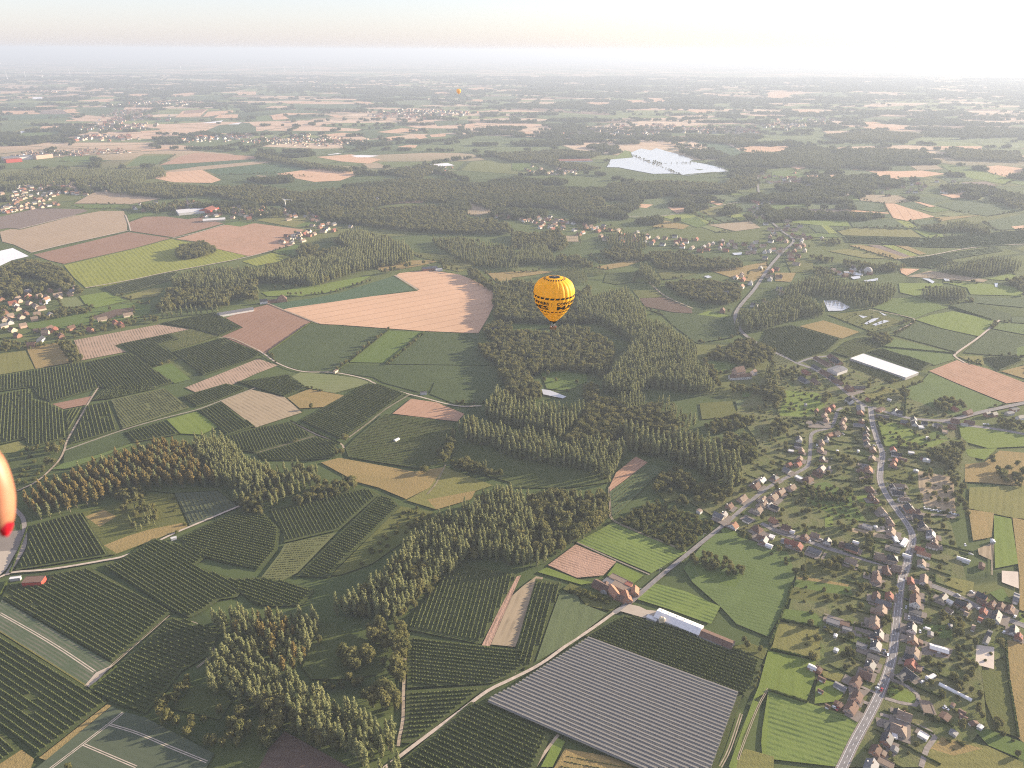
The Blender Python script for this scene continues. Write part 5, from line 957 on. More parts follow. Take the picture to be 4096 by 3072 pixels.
# ---- rows: the 300 that show largest are things of their own, the rest one mass per orchard
def rowsize(r):
    mx, my = (r[0] + r[2]) / 2, (r[1] + r[3]) / 2; d2 = mx * mx + my * my + CAMH ** 2
    return math.dist(r[:2], r[2:4]) / d2 if abs(mx) < my * .72 + 20 and my > 345 else 0
OLM = [('the gravel lane', [(p.x, p.y) for p in ROADS['gravel']]), ('the white barn', [G('23', 1440, 420)]), ('the red barn', [G('03', 290, 60)]), ('the golden poplars', [G('02', 900, 760), G('02', 1500, 600)]), ('the long poplar wood', [G('F', 1000, 1200), G('F', 900, 1280)]), ('the nursery strip', [G('03', 500, 600)]), ('the brick farm', [G('23', 930, 130)]), ('the wheat field', [G('11', 1200, 1000)]), ('the dry meadow', [G('02', 1100, 1250)]), ('the wet meadow', [G('13', 700, 650)]), ('the white greenhouse', [G('31', 1000, 1490)]), ('the mustard field', [G('01', 1100, 620)]), ('the pink rows', [G('01', 1000, 1250)])]
def ends(rs):
    """ordinal of each row counted from the end that lies nearer to something one can find"""
    best = None
    for e_, r in ((0, rs[0]), (1, rs[-1])):
        m_ = ((r[0] + r[2]) / 2, (r[1] + r[3]) / 2)
        for n_, L in OLM:
            q = min(math.dist(m_, p) for p in L)
            if best is None or q < best[0]: best = (q, e_, n_)
    return best[1], best[2]
def nth(k): return '%d%s' % (k, 'th' if 10 <= k % 100 <= 20 else {1: 'st', 2: 'nd', 3: 'rd'}.get(k % 10, 'th'))
ORD = {}
for oid in range(len(ODESC)):
    idx = [i for i, r in enumerate(ORCH) if r[4] == oid]
    if not idx: continue
    e_, n_ = ends([ORCH[i] for i in idx])
    for k, i in enumerate(idx if e_ == 0 else idx[::-1]): ORD[i] = (nth(k + 1), n_)
order = sorted(range(len(ORCH)), key=lambda i: -rowsize(ORCH[i]))
OWN = set(order[:300])
rest = {}
for i, (x0, y0, x1, y1, oid) in enumerate(ORCH):
    desc, unit = ODESC[oid]; L = math.hypot(x1 - x0, y1 - y0); ang = math.atan2(y1 - y0, x1 - x0); n = max(1, math.ceil(L / UL))
    cs = [UL / 2 + (L - UL) * k / max(1, n - 1) for k in range(n)] if n > 1 else [L / 2]
    sx = 1.0 if n > 1 else L / UL
    if i in OWN:
        V = []; F = []; n0 = 0
        for c in cs:
            v, f, m_ = UNITS[unit][rnd.randrange(3)]
            v = v.copy(); v[:, 0] *= rnd.choice((-1, 1)) * sx; v[:, 2] *= rnd.uniform(.92, 1.1); v[:, 0] += c
            V.append(v); F.append(f + n0); n0 += len(v)
        o = obj('fruit_tree_row', mesh_np('fruit_tree_row', np.concatenate(V), np.concatenate(F), [m_]), None, (x0, y0, 0), ang)
        tag(o, '%s fruit tree row from %s, %s' % (*ORD[i], desc), 'tree row', 'fruit tree rows in ' + desc)
    else:
        D = rest.setdefault(oid, [[], [], [], []])
        for c in cs:
            if rnd.random() < .025: continue
            D[0].append((x0 + math.cos(ang) * c, y0 + math.sin(ang) * c, 0)); D[1].append(ang + (math.pi if rnd.random() < .5 else 0)); D[2].append((sx, 1, rnd.uniform(.92, 1.1))); D[3].append(rnd.randrange(3))
for oid, D in rest.items():
    desc, unit = ODESC[oid]
    scatter('orchard_trees', D[0], D[1], D[2], D[3], PC['row_' + unit], 'massed fruit tree rows of ' + desc, 'orchard')
# ---- hail nets over the netted orchard: pitched net strips on posts, one object per strip
netm = bpy.data.materials.new('hail_net'); netm.use_nodes = True
_nt = netm.node_tree; _nt.nodes.clear(); _o = _nt.nodes.new('ShaderNodeOutputMaterial'); _m = _nt.nodes.new('ShaderNodeMixShader'); _d = _nt.nodes.new('ShaderNodeBsdfDiffuse'); _t = _nt.nodes.new('ShaderNodeBsdfTransparent')
_d.inputs[0].default_value = (.185, .18, .17, 1); _m.inputs[0].default_value = .8
_nt.links.new(_t.outputs[0], _m.inputs[1]); _nt.links.new(_d.outputs[0], _m.inputs[2]); _nt.links.new(_m.outputs[0], _o.inputs[0])
capm = simple('net_cap', (.36, .335, .31), .8, .1, .2, .5); postm = simple('net_post', (.55, .52, .47), .8, .1, .2, .5)
nid = len(ODESC) - 1
netrows = [(i, r) for i, r in enumerate(ORCH) if r[4] == nid]
for j, (i_, (x0, y0, x1, y1, _)) in enumerate(netrows):
    L = math.hypot(x1 - x0, y1 - y0); ang = math.atan2(y1 - y0, x1 - x0)
    root = empty('hail_net', (x0, y0, 0), ang); tag(root, '%s grey hail net strip from %s over the netted orchard' % ORD[i_], 'hail net', 'hail net strips over the netted orchard')
    n = max(2, int(L / 9)); v = []; f = []
    for k in range(n + 1):
        x = L * k / n; s = .10 * math.sin(k * 1.7 + j); v += [(x, -1.65, 3.85 + s), (x, 0, 4.25 + s * .3), (x, 1.65, 3.85 - s)]
    for k in range(n): f += [(3 * k, 3 * k + 3, 3 * k + 4, 3 * k + 1), (3 * k + 1, 3 * k + 4, 3 * k + 5, 3 * k + 2)]
    obj('net', mesh_np('net', v, f, [netm]), root)
    mb = MB(); mb.box(0, L, -.08, .08, 4.26, 4.33); mb.build('ridge_cap', capm, root)
    mb = MB()
    for k in range(n + 1): mb.box(L * k / n - .07, L * k / n + .07, -.07, .07, 0, 4.55)
    mb.build('posts', postm, root)['kind'] = 'stuff'
# ================================================================== trees put in place
def inframe(x, y, z=8):
    d = Vector((x, y, z - CAMH)); f = d.dot(_f)
    return f > 0 and abs(d.dot(_r2) / f) * FPX < 2048 + 30 and abs(d.dot(_u2) / f) * FPX < 1536 + 40
TNAME = dict(poplar=('poplar_tree', 'slender green poplar', 'poplar', 'tree'), gold=('poplar_tree', 'golden-brown poplar with thinning crown', 'golden poplar', 'tree'), oak=('broadleaf_tree', 'round-crowned leafy tree', 'broadleaf tree', 'tree'), bush=('shrub', 'low leafy shrub', 'shrub', 'shrub'))
HOUSE_POS = []      # filled by the village below; trees keep clear of roofs
def plant_all():
    hp = np.array(HOUSE_POS) if HOUSE_POS else np.zeros((0, 3))
    rp = np.array([(p.x, p.y) for k, pl in ROADS.items() for p in pl])
    cand = []
    for kind, L in TREES.items():
        keep = []
        for t in L:
            if len(hp):
                d = np.hypot(hp[:, 0] - t[0], hp[:, 1] - t[1])
                if (d < hp[:, 2] + 1.2 * t[3] * (3 if kind == 'oak' else 1)).any(): continue
            if np.hypot(rp[:, 0] - t[0], rp[:, 1] - t[1]).min() < 5.5: continue
            keep.append(t)
        TREES[kind] = keep
    for grp in (('poplar', 'gold'), ('oak',), ('bush',)):
        L = [(t[0] ** 2 + t[1] ** 2 + CAMH ** 2, k, i) for k in grp for i, t in enumerate(TREES[k]) if inframe(t[0], t[1])]
        L.sort(); cand += [(k, i) for _, k, i in L[:300]]
    own = set(cand)
    HAVG = {}
    for k, L in TREES.items():
        for t in L: HAVG.setdefault((t[4], k), []).append(t[2])
    HAVG = {k: sum(v) / len(v) for k, v in HAVG.items()}
    for kind, L in TREES.items():
        name, lab, lg, cat = TNAME[kind]; D = {}
        for i, (x, y, s, wsc, wid) in enumerate(L):
            vi = rnd.randrange(4); rz = rnd.uniform(0, 6.28)
            if (kind, i) in own:
                e = empty(name, (x, y, 0), rz); e.scale = (wsc, wsc, s)
                tag(e, '%s%s in %s' % ('short ' if s < .9 * HAVG[wid, kind] else 'high ' if s > 1.07 * HAVG[wid, kind] else '', lab, WOODS[wid]), cat, '%ss in %s' % (lg, WOODS[wid]))
                link(bpy.data.objects.new('crown', PROTO[kind][vi][0]), e); link(bpy.data.objects.new('trunk', PROTO[kind][vi][1]), e)
            else:
                q = D.setdefault(WOODS[wid], [[], [], [], []]); q[0].append((x, y, 0)); q[1].append(rz); q[2].append((wsc, wsc, s)); q[3].append(vi)
        for desc, q in D.items():
            nm = {'poplar': 'poplar_wood', 'gold': 'golden_poplar_wood', 'oak': 'broadleaf_wood', 'bush': 'shrub_thicket'}[kind]
            scatter(nm, q[0], q[1], q[2], q[3], PC[kind], 'mass of %ss forming %s' % (lg, desc), 'wood' if kind != 'bush' else 'thicket')
# ================================================================== buildings
RC = dict(b=((.045, .047, .055), 'black slate'), g=((.15, .15, .16), 'grey'), n=((.16, .10, .075), 'brown tiled'), r=((.27, .105, .075), 'red tiled'), o=((.35, .185, .115), 'orange tiled'), t=((.25, .19, .145), 'tan tiled'), w=((.68, .67, .65), 'white sheet'), s=((.05, .055, .075), 'solar panelled'))
WC = dict(w=((.62, .60, .57), 'white'), k=((.30, .17, .12), 'brick'), p=((.46, .32, .25), 'pink brick'), y=((.52, .44, .34), 'beige'), g=((.40, .39, .37), 'grey'), r=((.42, .07, .05), 'red'))
def roof_mat(c):
    k = 'roof_' + c
    if k in MATS: return MATS[k]
    col = RC[c][0]; m, nt, b = mat_base(k, .62 if c in 'bgs' else .8, .4 if c in 'bgsw' else .2)
    tc = nt.nodes.new('ShaderNodeTexCoord'); oi = nt.nodes.new('ShaderNodeObjectInfo')
    f = nramp(nt, nnoise(nt, tc.outputs['Object'], .6, 5, .7), .3, .7)
    f = nmath(nt, 'ADD', nmath(nt, 'MULTIPLY', f, .55), nmath(nt, 'MULTIPLY', oi.outputs['Random'], .45))
    nt.links.new(nmix(nt, f, tuple(x * .52 for x in col), tuple(min(.8, x * 1.15) for x in col)), b.inputs['Base Color'])
    wv = nt.nodes.new('ShaderNodeTexWave'); wv.bands_direction = 'Z'; wv.inputs['Scale'].default_value = 1.3; nt.links.new(tc.outputs['Object'], wv.inputs['Vector'])
    bp = nt.nodes.new('ShaderNodeBump'); bp.inputs['Strength'].default_value = .25; bp.inputs['Distance'].default_value = .05; nt.links.new(wv.outputs[1], bp.inputs['Height']); nt.links.new(bp.outputs[0], b.inputs['Normal'])
    MATS[k] = m; return m
def wall_mat(c): return simple('wall_' + c, WC[c][0], .9, .1, .14, .8)
glass = simple('window_glass', (.035, .045, .055), .12, .5, .2, .5); frame_m = simple('window_frame', (.7, .69, .66), .6, .3, .1, 2); door_m = simple('door', (.14, .09, .06), .6, .3, .3, 1); chim_m = simple('chimney_brick', (.26, .15, .11), .9, .1, .3, 3)
panel_m = simple('solar_glass', (.02, .024, .04), .15, .5, .2, .4); mullion_m = simple('sheet_white', (.72, .72, .7), .6, .3, .12, .3); concrete = simple('concrete', (.42, .40, .37), .9, .1, .2, .4); wood_m = simple('shed_timber', (.19, .13, .09), .9, .1, .3, 1)
def win_mesh():
    mb = MB(); mb.box(-.6, .6, -.06, .05, 0, 1.25, 0); mb.box(-.5, -.04, .05, .07, .1, 1.15, 1); mb.box(.04, .5, .05, .07, .1, 1.15, 1); return mb.mesh('window', [frame_m, glass])
WIN = win_mesh()
def door_mesh():
    mb = MB(); mb.box(-.6, .6, -.06, .05, 0, 2.2, 0); mb.box(-.48, .48, .05, .08, 0, 2.08, 1); return mb.mesh('door', [frame_m, door_m])
DOOR = door_mesh()
def garage_mesh():
    mb = MB(); mb.box(-1.3, 1.3, -.06, .05, 0, 2.3, 0)
    for k in range(4): mb.box(-1.2, 1.2, .05, .08, .04 + k * .55, .55 + k * .55, 1)
    return mb.mesh('garage_door', [frame_m, mullion_m])
GARAGE = garage_mesh()
ridge_top = {}
def house_parts(root, L, W, hw, rh, rc, wc, kind='G', windows=True, chim=True, r=rnd):
    l, w_ = L / 2, W / 2
    wm = wall_mat(wc); rm = roof_mat(rc)
    if kind in 'GS':
        v = [(-l, -w_, -.3), (l, -w_, -.3), (l, w_, -.3), (-l, w_, -.3), (-l, -w_, hw), (l, -w_, hw), (l, w_, hw), (-l, w_, hw), (-l, 0, hw + rh - .03), (l, 0, hw + rh - .03)]
        f = [(0, 1, 5, 4), (2, 3, 7, 6), (1, 2, 6, 9, 5), (3, 0, 4, 8, 7)]
        obj('wall', mesh_np('wall', v, f, [wm]), root)
        o_ = .35; t_ = .18; e = l + .3; sl = rh / w_
        v = []
        for s in (-1, 1):
            v += [(-e, s * (w_ + o_), hw - sl * o_), (e, s * (w_ + o_), hw - sl * o_), (e, s * (w_ + o_), hw - sl * o_ + t_), (-e, s * (w_ + o_), hw - sl * o_ + t_)]
        v += [(-e, 0, hw + rh), (e, 0, hw + rh), (e, 0, hw + rh + t_), (-e, 0, hw + rh + t_)]
        f = [(3, 2, 10, 11), (7, 11, 10, 6), (0, 8, 9, 1), (4, 5, 9, 8), (0, 1, 2, 3), (5, 4, 7, 6), (0, 3, 11, 8), (4, 8, 11, 7), (1, 9, 10, 2), (5, 6, 10, 9)]
        roof = obj('roof', mesh_np('roof', v, f, [rm]), root)
    elif kind == 'H':
        v = [(-l, -w_, -.3), (l, -w_, -.3), (l, w_, -.3), (-l, w_, -.3), (-l, -w_, hw), (l, -w_, hw), (l, w_, hw), (-l, w_, hw)]
        obj('wall', mesh_np('wall', v, [(0, 1, 5, 4), (1, 2, 6, 5), (2, 3, 7, 6), (3, 0, 4, 7)], [wm]), root)
        e, g = l + .4, w_ + .4; k = max(.4, l - w_)
        v = [(-e, -g, hw - .1), (e, -g, hw - .1), (e, g, hw - .1), (-e, g, hw - .1), (-e, -g, hw + .08), (e, -g, hw + .08), (e, g, hw + .08), (-e, g, hw + .08), (-k, 0, hw + rh), (k, 0, hw + rh)]
        roof = obj('roof', mesh_np('roof', v, [(3, 2, 1, 0), (0, 1, 5, 4), (1, 2, 6, 5), (2, 3, 7, 6), (3, 0, 4, 7), (4, 5, 9, 8), (5, 6, 9), (6, 7, 8, 9), (7, 4, 8)], [rm]), root)
    else:
        mb = MB(); mb.box(-l, l, -w_, w_, -.3, hw); mb.build('wall', wm, root)
        mb = MB(); mb.box(-l - .2, l + .2, -w_ - .2, w_ + .2, hw + .002, hw + .22); mb.box(-l - .2, l + .2, -w_ - .2, -w_, hw + .223, hw + .45); mb.box(-l - .2, l + .2, w_, w_ + .2, hw + .223, hw + .45); roof = mb.build('roof', rm, root)
    if chim and kind in 'GH' and L > 7:
        x = r.uniform(-.3, .3) * L; mb = MB(); mb.box(x - .35, x + .35, .25, .85, hw + rh * .5, hw + rh + .9); mb.box(x - .42, x + .42, .18, .92, hw + rh + .9, hw + rh + 1.02); mb.build('chimney', chim_m, roof)
    if kind in 'GH' and windows and r.random() < .45:      # roof light
        sgn = -1; a = math.atan2(rh, w_); yy = sgn * w_ * .5; zz = hw + rh * .5 + .19
        o = obj('skylight', WIN, roof, (r.uniform(-.25, .25) * L, yy, zz)); o.rotation_euler = (-(math.pi / 2 - a), 0, math.pi) if sgn > 0 else ((math.pi / 2 - a) - math.pi, 0, 0); o.rotation_euler = (a - math.pi / 2, 0, math.pi)
    if windows:
        n = max(2, int(L / 3.2))
        for s in (-1, 1):
            dk = r.randrange(n)
            for k in range(n):
                x = -l + L * (k + .5) / n
                if k == dk and s == -1:
                    if r.random() < .6: obj('door', DOOR, root, (x, s * w_, -.05), math.pi if s < 0 else 0)
                    elif L > 9: obj('garage_door', GARAGE, root, (x, s * w_, -.05), math.pi if s < 0 else 0)
                    continue
                obj('window', WIN, root, (x, s * w_, .95), math.pi if s < 0 else 0)
        for s in (-1, 1):
            for k in ((-.25, .25) if W > 6 else (0,)): obj('window', WIN, root, (s * l, k * W, .95), -math.pi / 2 if s > 0 else math.pi / 2)
            if kind == 'G' and rh > 2.5: obj('window', WIN, root, (s * l, 0, hw + .4), -math.pi / 2 if s > 0 else math.pi / 2)
            if hw > 4.6:
                for k in (-.25, .25): obj('window', WIN, root, (s * l, k * W, 3.3), -math.pi / 2 if s > 0 else math.pi / 2)
    return roof
def tangent(x, y, keys=None):
    best = None
    for k, pl in ROADS.items():
        if keys and k not in keys: continue
        for i in range(len(pl) - 1):
            d = (pl[i].x - x) ** 2 + (pl[i].y - y) ** 2
            if best is None or d < best[0]: best = (d, math.atan2(pl[i + 1].y - pl[i].y, pl[i + 1].x - pl[i].x), k, pl[i], pl[i + 1])
    d, a, k, p, q = best
    side = (q.x - p.x) * (y - p.y) - (q.y - p.y) * (x - p.x)
    return a, k, math.sqrt(d), side
LANDM = [('the oval garden pool', '33', 1490, 1325), ('the rectangular pool', '33', 770, 370), ('the riding arena', '33', 1870, 700), ('the loop driveway', '33', 1160, 1010), ('the long white tunnel', '33', 1610, 1000), ('the cemetery', '32', 430, 350), ('the row of parked vans', '32', 1140, 1370), ('the car yard', '32', 1480, 1110), ('the orchard garden', '32', 520, 960), ('the striped field', '33', 400, 1300), ('the greenhouse frames', '33', 570, 720), ('the ploughed patch', '22', 600, 1530), ('the zebra crossing', '33', 1150, 30), ('the walled brown plot', '32', 1460, 930), ('the red farmhouse', '32', 1620, 210), ('the white villa', '32', 710, 130), ('the upper pasture', '32', 280, 180), ('the roadside field', '32', 1150, 430), ('the second sand arena', '33', 2090, 30), ('the wild orchard', '22', 1400, 1200), ('the copse', '22', 1780, 1540), ('the tennis-green lawn', '33', 1460, 490)]
LANDM = [(n, *G(t, x, y)) for n, t, x, y in LANDM]
RNAME = dict(main='the main road', upper='the upper road', link='the road bend', lane='the winding lane', gravel='the gravel lane', street='the cross street', east='the eastern street', east2='the eastern fork', side='the side street', loop='the loop driveway', drive2='the back driveway', church='the short street')
LABELS = {}
def uniq(o, base, cat, grp, extra=()):
    """takes the first ending that singles the thing out"""
    lab = base
    for x in ('',) + tuple(extra):
        if len((base + x).replace(',', '').split()) > 16: continue
        lab = base + x
        if lab not in LABELS: break
    LABELS[lab] = 1
    tag(o, lab, cat, grp)
def house(t, x, y, L, W, rc, wc, opt='p'):
    L *= .8; W *= .8
    hw = 3.0 if ('F' in opt or 'S' in opt) else (5.2 if '2' in opt else rnd.uniform(2.9, 3.7))
    kind = 'F' if 'F' in opt else 'H' if 'H' in opt else 'G'
    rh = W / 2 * (.28 if 'S' in opt else .82)
    px, py = G(t, x, y, hw + rh * .4)
    a, key, dist, side = tangent(px, py)
    if 'q' in opt: a += math.pi / 2
    a += R(rnd.uniform(-3, 3))
    shed = 'S' in opt
    nm = 'shed' if shed and L < 11 else 'barn' if shed else 'house'
    e = empty(nm, (px, py, .0 if False else .05), a)
    near = math.hypot(px, py) < 900
    house_parts(e, L, W, hw, rh, rc, wc, kind, windows=near and not shed, chim=not shed)
    if shed: obj('garage_door', GARAGE, e, (0, -W / 2, -.05), math.pi)
    if 's' in opt:
        r_ = e.children[1]
        for k in range(5): mb = MB(); q = -L / 2 + L * (k + .6) / 5.2; mb.box(q, q + L / 7, -W * .36, W * .36, hw + .25, hw + .4) if kind == 'F' else mb.box(q, q + L / 7, -W * .45, -W * .1, hw, hw + .2); (mb.build('solar_panel', panel_m, e) if kind == 'F' else None)
    HOUSE_POS.append((px, py, max(L, W) * .55))
    if not shed and near:      # paved forecourt
        ZF[0] += .002; u = Vector((math.cos(a), math.sin(a))); n_ = Vector((-u.y, u.x)); c_ = Vector((px, py)); l1, l2 = L * rnd.uniform(.5, .8), W * rnd.uniform(.6, 1.0); k1, k2 = rnd.uniform(-4, 4), rnd.uniform(-4, 4)
        sheet('paved_yard', [tuple(c_ + u * (s1 * l1 + k1) + n_ * (s2 * l2 + k2)) for s1, s2 in ((-1, -1), (1, -1), (1, 1), (-1, 1))], fmat('yard'), .05 + ZF[0])
    if not shed and 6 < dist < 38 and near:      # drive to the kerb
        pl = ROADS[key]; p_ = min(pl, key=lambda q: (q.x - px) ** 2 + (q.y - py) ** 2); c_ = Vector((px, py)); tag(ribbon('driveway', [c_, p_ + (c_ - p_).normalized() * 3.4], rnd.uniform(2.4, 3.6), .86, paving), kind='structure')
    lm = sorted((math.hypot(px - q[1], py - q[2]), q[0]) for q in LANDM)
    sz = 'small ' if L * W < 45 else 'large ' if L * W > 150 else ''
    rt = dict(G='gabled', H='hipped', F='flat')[kind]
    base = '%s%s %s, %s %s roof, by %s' % (sz, WC[wc][1], nm, rt, RC[rc][1], RNAME[key])
    uniq(e, base, nm, nm + 's of the village', (', near ' + lm[0][1], ', set back' if dist > 16 else ', at the kerb', ', near ' + lm[1][1], ', towards ' + lm[2][1], ', away from ' + lm[-1][1], ', nearly square' if L < W * 1.25 else ', long', ', beyond ' + lm[3][1]))
    return e
def houses(t, txt):
    for q in txt.split(';'):
        a = q.split()
        if len(a) < 6: continue
        house(t, float(a[0]), float(a[1]), float(a[2]), float(a[3]), a[4], a[5], a[6] if len(a) > 6 else 'p')
houses('33', '720 1130 12 10 n p;620 1110 6 5 n k S;770 1035 10 9 n p;765 905 11 9 n p;845 845 11 9 n k q;885 765 10 9 b y;915 690 11 8 b g qF;935 595 11 10 b w;812 590 10 6 g g qF;960 500 11 9 b k;905 520 8 5 b k qS;925 390 13 10 t p 2;565 385 13 8 g g qF;665 405 9 7 n k qF;685 450 9 5 g g qF;985 290 12 10 t p;925 290 8 7 t k q;1000 225 16 8 g k q;1050 165 9 8 r k;940 165 10 8 n k;940 15 12 10 n p;385 785 8 6 w k qS;435 800 5 7 n k S;465 885 7 4 n k qS;625 950 11 6 g g qS;455 990 5 2.5 n k qS;515 1120 4 3 n k qS;590 635 4 4 w w S;585 510 4 3 w w S;600 1095 4 5 n k S')
houses('33', '895 1630 11 10 g w;1020 1605 12 7 t y qF;935 1500 9 9 n k;990 1525 5 6 t k S;1095 1490 5 6 g g S;1030 1400 11 9 b k;1130 1315 13 12 t y H;1045 1290 8 7 b g qF;1095 1365 8 4 w w qF;1180 1195 12 10 t y;1120 1175 7 6 b y q;1375 1120 15 9 t y qF;1530 1210 9 8 n k S;1345 1370 8 6 w w qF;1605 1350 5 6 g g S;1690 1215 6 4 n k qS;1680 1170 6 3 n k qS;1835 1300 5 4 w g S;1780 1265 3 8 n k S;1230 840 13 10 b y;1160 860 7 8 b y q;1240 755 9 11 r k;1290 790 6 8 n k S;1265 655 12 9 t w;1215 690 8 8 b w q;1255 545 8 10 t k;1300 560 5 8 n k S;1245 440 12 9 b w;1275 300 12 8 b g qF;1285 365 12 7 s g qFs;1275 200 16 10 n w 2;1265 110 9 10 t k;1235 35 9 7 r k q;1350 25 16 8 t w q;1480 625 17 8 w k qS;1415 865 9 3 w w qS;1380 875 3 3 w g S;1515 180 12 7 b y q;1575 215 6 5 w w;1570 290 7 6 t w;1665 225 9 8 b k;1725 255 9 6 b k q;1715 320 4 6 t y S;1850 165 10 9 b k;1850 210 8 6 n k;1940 240 10 7 n k q;2015 255 9 7 n p q;2095 280 11 8 n p q;1865 300 8 7 r k q;1975 345 17 9 b w q;2130 465 12 8 b w q;2170 515 7 7 r k q;2145 190 5 13 g g S;2150 160 5 6 g g S;1890 550 11 5 b g qS;1775 440 3 9 t k S;1915 490 4 10 b g S;1835 370 4 6 r k S;1575 425 4 4 g g S;1405 495 6 5 g y S;1600 1110 4 3 n g S;590 720 1 1 w w S'.replace(';590 720 1 1 w w S', ''))  # on some dark roofs, tan puts their sunlit plane into the roof colour
houses('32', '560 190 9 8 r k;520 220 12 9 r k;490 262 10 8 t p;505 300 9 8 t p;660 300 9 8 t p;640 335 9 8 t p;655 365 9 8 t p;800 245 8 11 o k;810 315 9 9 t k;785 350 16 7 g w q;850 385 9 9 b p;850 425 9 9 b p;850 468 9 9 b p;858 515 10 9 b y;908 560 10 9 t k;900 635 11 9 t k;872 735 12 10 o p;805 745 9 6 n k q;870 805 10 8 n k q;880 900 12 10 n k H;840 700 8 6 g w q;900 975 10 9 n k;935 1005 8 7 n k;990 1095 13 10 t w;1055 1180 15 8 t p;1065 1270 13 10 t p;860 1222 12 8 g w qF;270 470 11 9 b w;258 522 10 7 b w q;290 572 9 8 t k;200 570 7 6 w w qF;275 640 9 8 t k;262 685 9 8 r k;185 690 6 8 r k;165 735 10 8 g g q;60 800 10 9 b k H;535 432 9 8 o k;592 420 10 10 t k;508 472 9 7 b w;465 500 11 8 t p;455 560 10 9 t p;470 640 10 8 b k;462 722 12 10 b p;430 770 13 8 n k q;350 812 13 10 n k H;268 800 10 6 w w qF;205 885 11 9 t p;110 922 13 9 t k;48 965 12 10 t p;60 1060 11 8 b y q;15 1040 8 7 g w')
houses('32', '50 1172 10 9 o k;160 1232 11 9 n p;210 1270 6 5 w w S;10 1392 8 6 w w S;35 1310 7 6 w w qF;200 1360 15 9 r k;262 1395 10 10 r k q;148 1352 9 8 g g S;320 1318 7 10 n k q;410 1300 10 8 t k;515 1352 8 9 b w q;645 1382 8 8 n k;728 1405 15 10 b k p2;400 1430 16 10 s g Fs;720 1522 13 10 t w;760 1365 7 5 w w S;970 1485 10 11 t k;1080 1495 11 10 b y H;1030 1605 12 9 n k q;1110 1585 10 11 t k;940 1640 9 9 t p;1100 1415 12 9 b g qF;970 215 18 9 n k qS;990 275 20 12 b k qS;1100 232 12 9 b w q;1140 240 9 8 b w;1175 322 10 9 g k;1262 300 9 9 b w q;1268 335 10 8 b w q;1325 362 8 8 w w qF;1352 332 8 8 b w;1455 350 9 8 g w;1482 362 7 7 t y;1590 362 11 8 n k;1532 402 9 8 t y qF;1620 210 10 9 r k q;1730 235 14 10 n k;1618 312 12 9 n k;1742 325 14 9 n k;1700 345 10 6 g w S;1900 250 10 8 b k;1955 252 10 8 b k;2090 245 14 8 g g S;2130 212 16 8 b k S;2180 280 12 8 b w')
houses('32', '1085 562 9 9 r w;1112 602 14 8 b w q;1165 645 12 6 n k qS;1100 655 8 7 r k;1085 690 9 8 o k;1240 585 8 6 w w qF;1370 652 7 10 w w S;1280 745 5 6 w g S;1130 872 14 7 t w q;1080 882 8 8 b w;1120 935 15 9 b w q;1168 992 12 6 t w q;1225 1062 12 12 b k 2;1275 1090 10 8 n p q;1290 1145 12 9 b y q;1342 1215 12 10 b y;1412 1292 12 10 g w;1440 1362 9 8 t k;1312 1420 10 8 r k q;1420 1395 13 6 t w q;1350 1462 15 7 o w q;1330 1545 11 9 t w;1850 1560 8 6 n k S;1945 1352 6 4 w g S;700 25 14 10 n k 2;785 25 22 8 b k q;708 132 13 10 b w 2;800 205 20 12 g g S;1050 132 6 5 w w S;420 222 7 6 r k;325 175 7 4 g g S;865 130 7 7 r k;1450 1330 8 6 n k S;1330 640 5 4 n k S;530 720 8 3 g g S;600 575 4 3 w w S;780 575 5 3 w w S;1390 1320 5 5 w w S;930 1230 4 4 w w S;1590 665 5 3 w g S;1380 460 4 6 w w S;1200 1480 9 6 w w qS;1690 1510 14 4 w w qS')
houses('22', '1990 980 14 9 t p;1790 1130 14 9 g y q;1830 1120 9 8 g y;1620 1090 6 6 t w S;2110 870 12 10 n k;2160 825 12 8 w w;1880 1045 9 8 n k;1915 1215 9 11 o w;2035 1165 10 9 s w Fs;2120 1240 12 10 n k H;2180 1345 12 8 g k q;2170 990 10 9 t y;2130 1080 10 10 t y;2180 1030 10 9 t y;2150 1320 9 7 n k')
# ---- special buildings
def special(name, label, cat, t, x, y, L, W, hw, rh, rc, wc, dirpts, kind='G', windows=False):
    px, py = G(t, x, y, hw); a = G(t, *dirpts[0]); b = G(t, *dirpts[1]); ang = math.atan2(b[1] - a[1], b[0] - a[0])
    e = empty(name, (px, py, .05), ang); tag(e, label, cat); LABELS[label] = 1
    house_parts(e, L, W, hw, rh, rc, wc, kind, windows=windows, chim=False); HOUSE_POS.append((px, py, max(L, W) * .55)); return e
wb = ((1290, 320), (1610, 450))
e = special('poultry_barn', 'long white metal barn with ridge vents beside two silos', 'barn', '23', 1440, 392, 40, 12.5, 4.0, 2.0, 'w', 'w', wb)
for k in range(5): mb = MB(); mb.tube((-17 + k * 7, 2.0, 5.0), (-17 + k * 7, 2.0, 6.9), .3, .3, 8); mb.build('roof_vent', MATS['window_glass'], e)
for k in range(6): mb = MB(); mb.box(6 + k * 2.1, 7.3 + k * 2.1, -6.36, -6.26, .8, 3.2); mb.build('side_fan', panel_m, e)
special('dark_barn', 'long low dark-roofed shed joined end to end with the white barn', 'barn', '23', 1742, 530, 33, 10, 3.2, 1.6, 'n', 'g', wb)
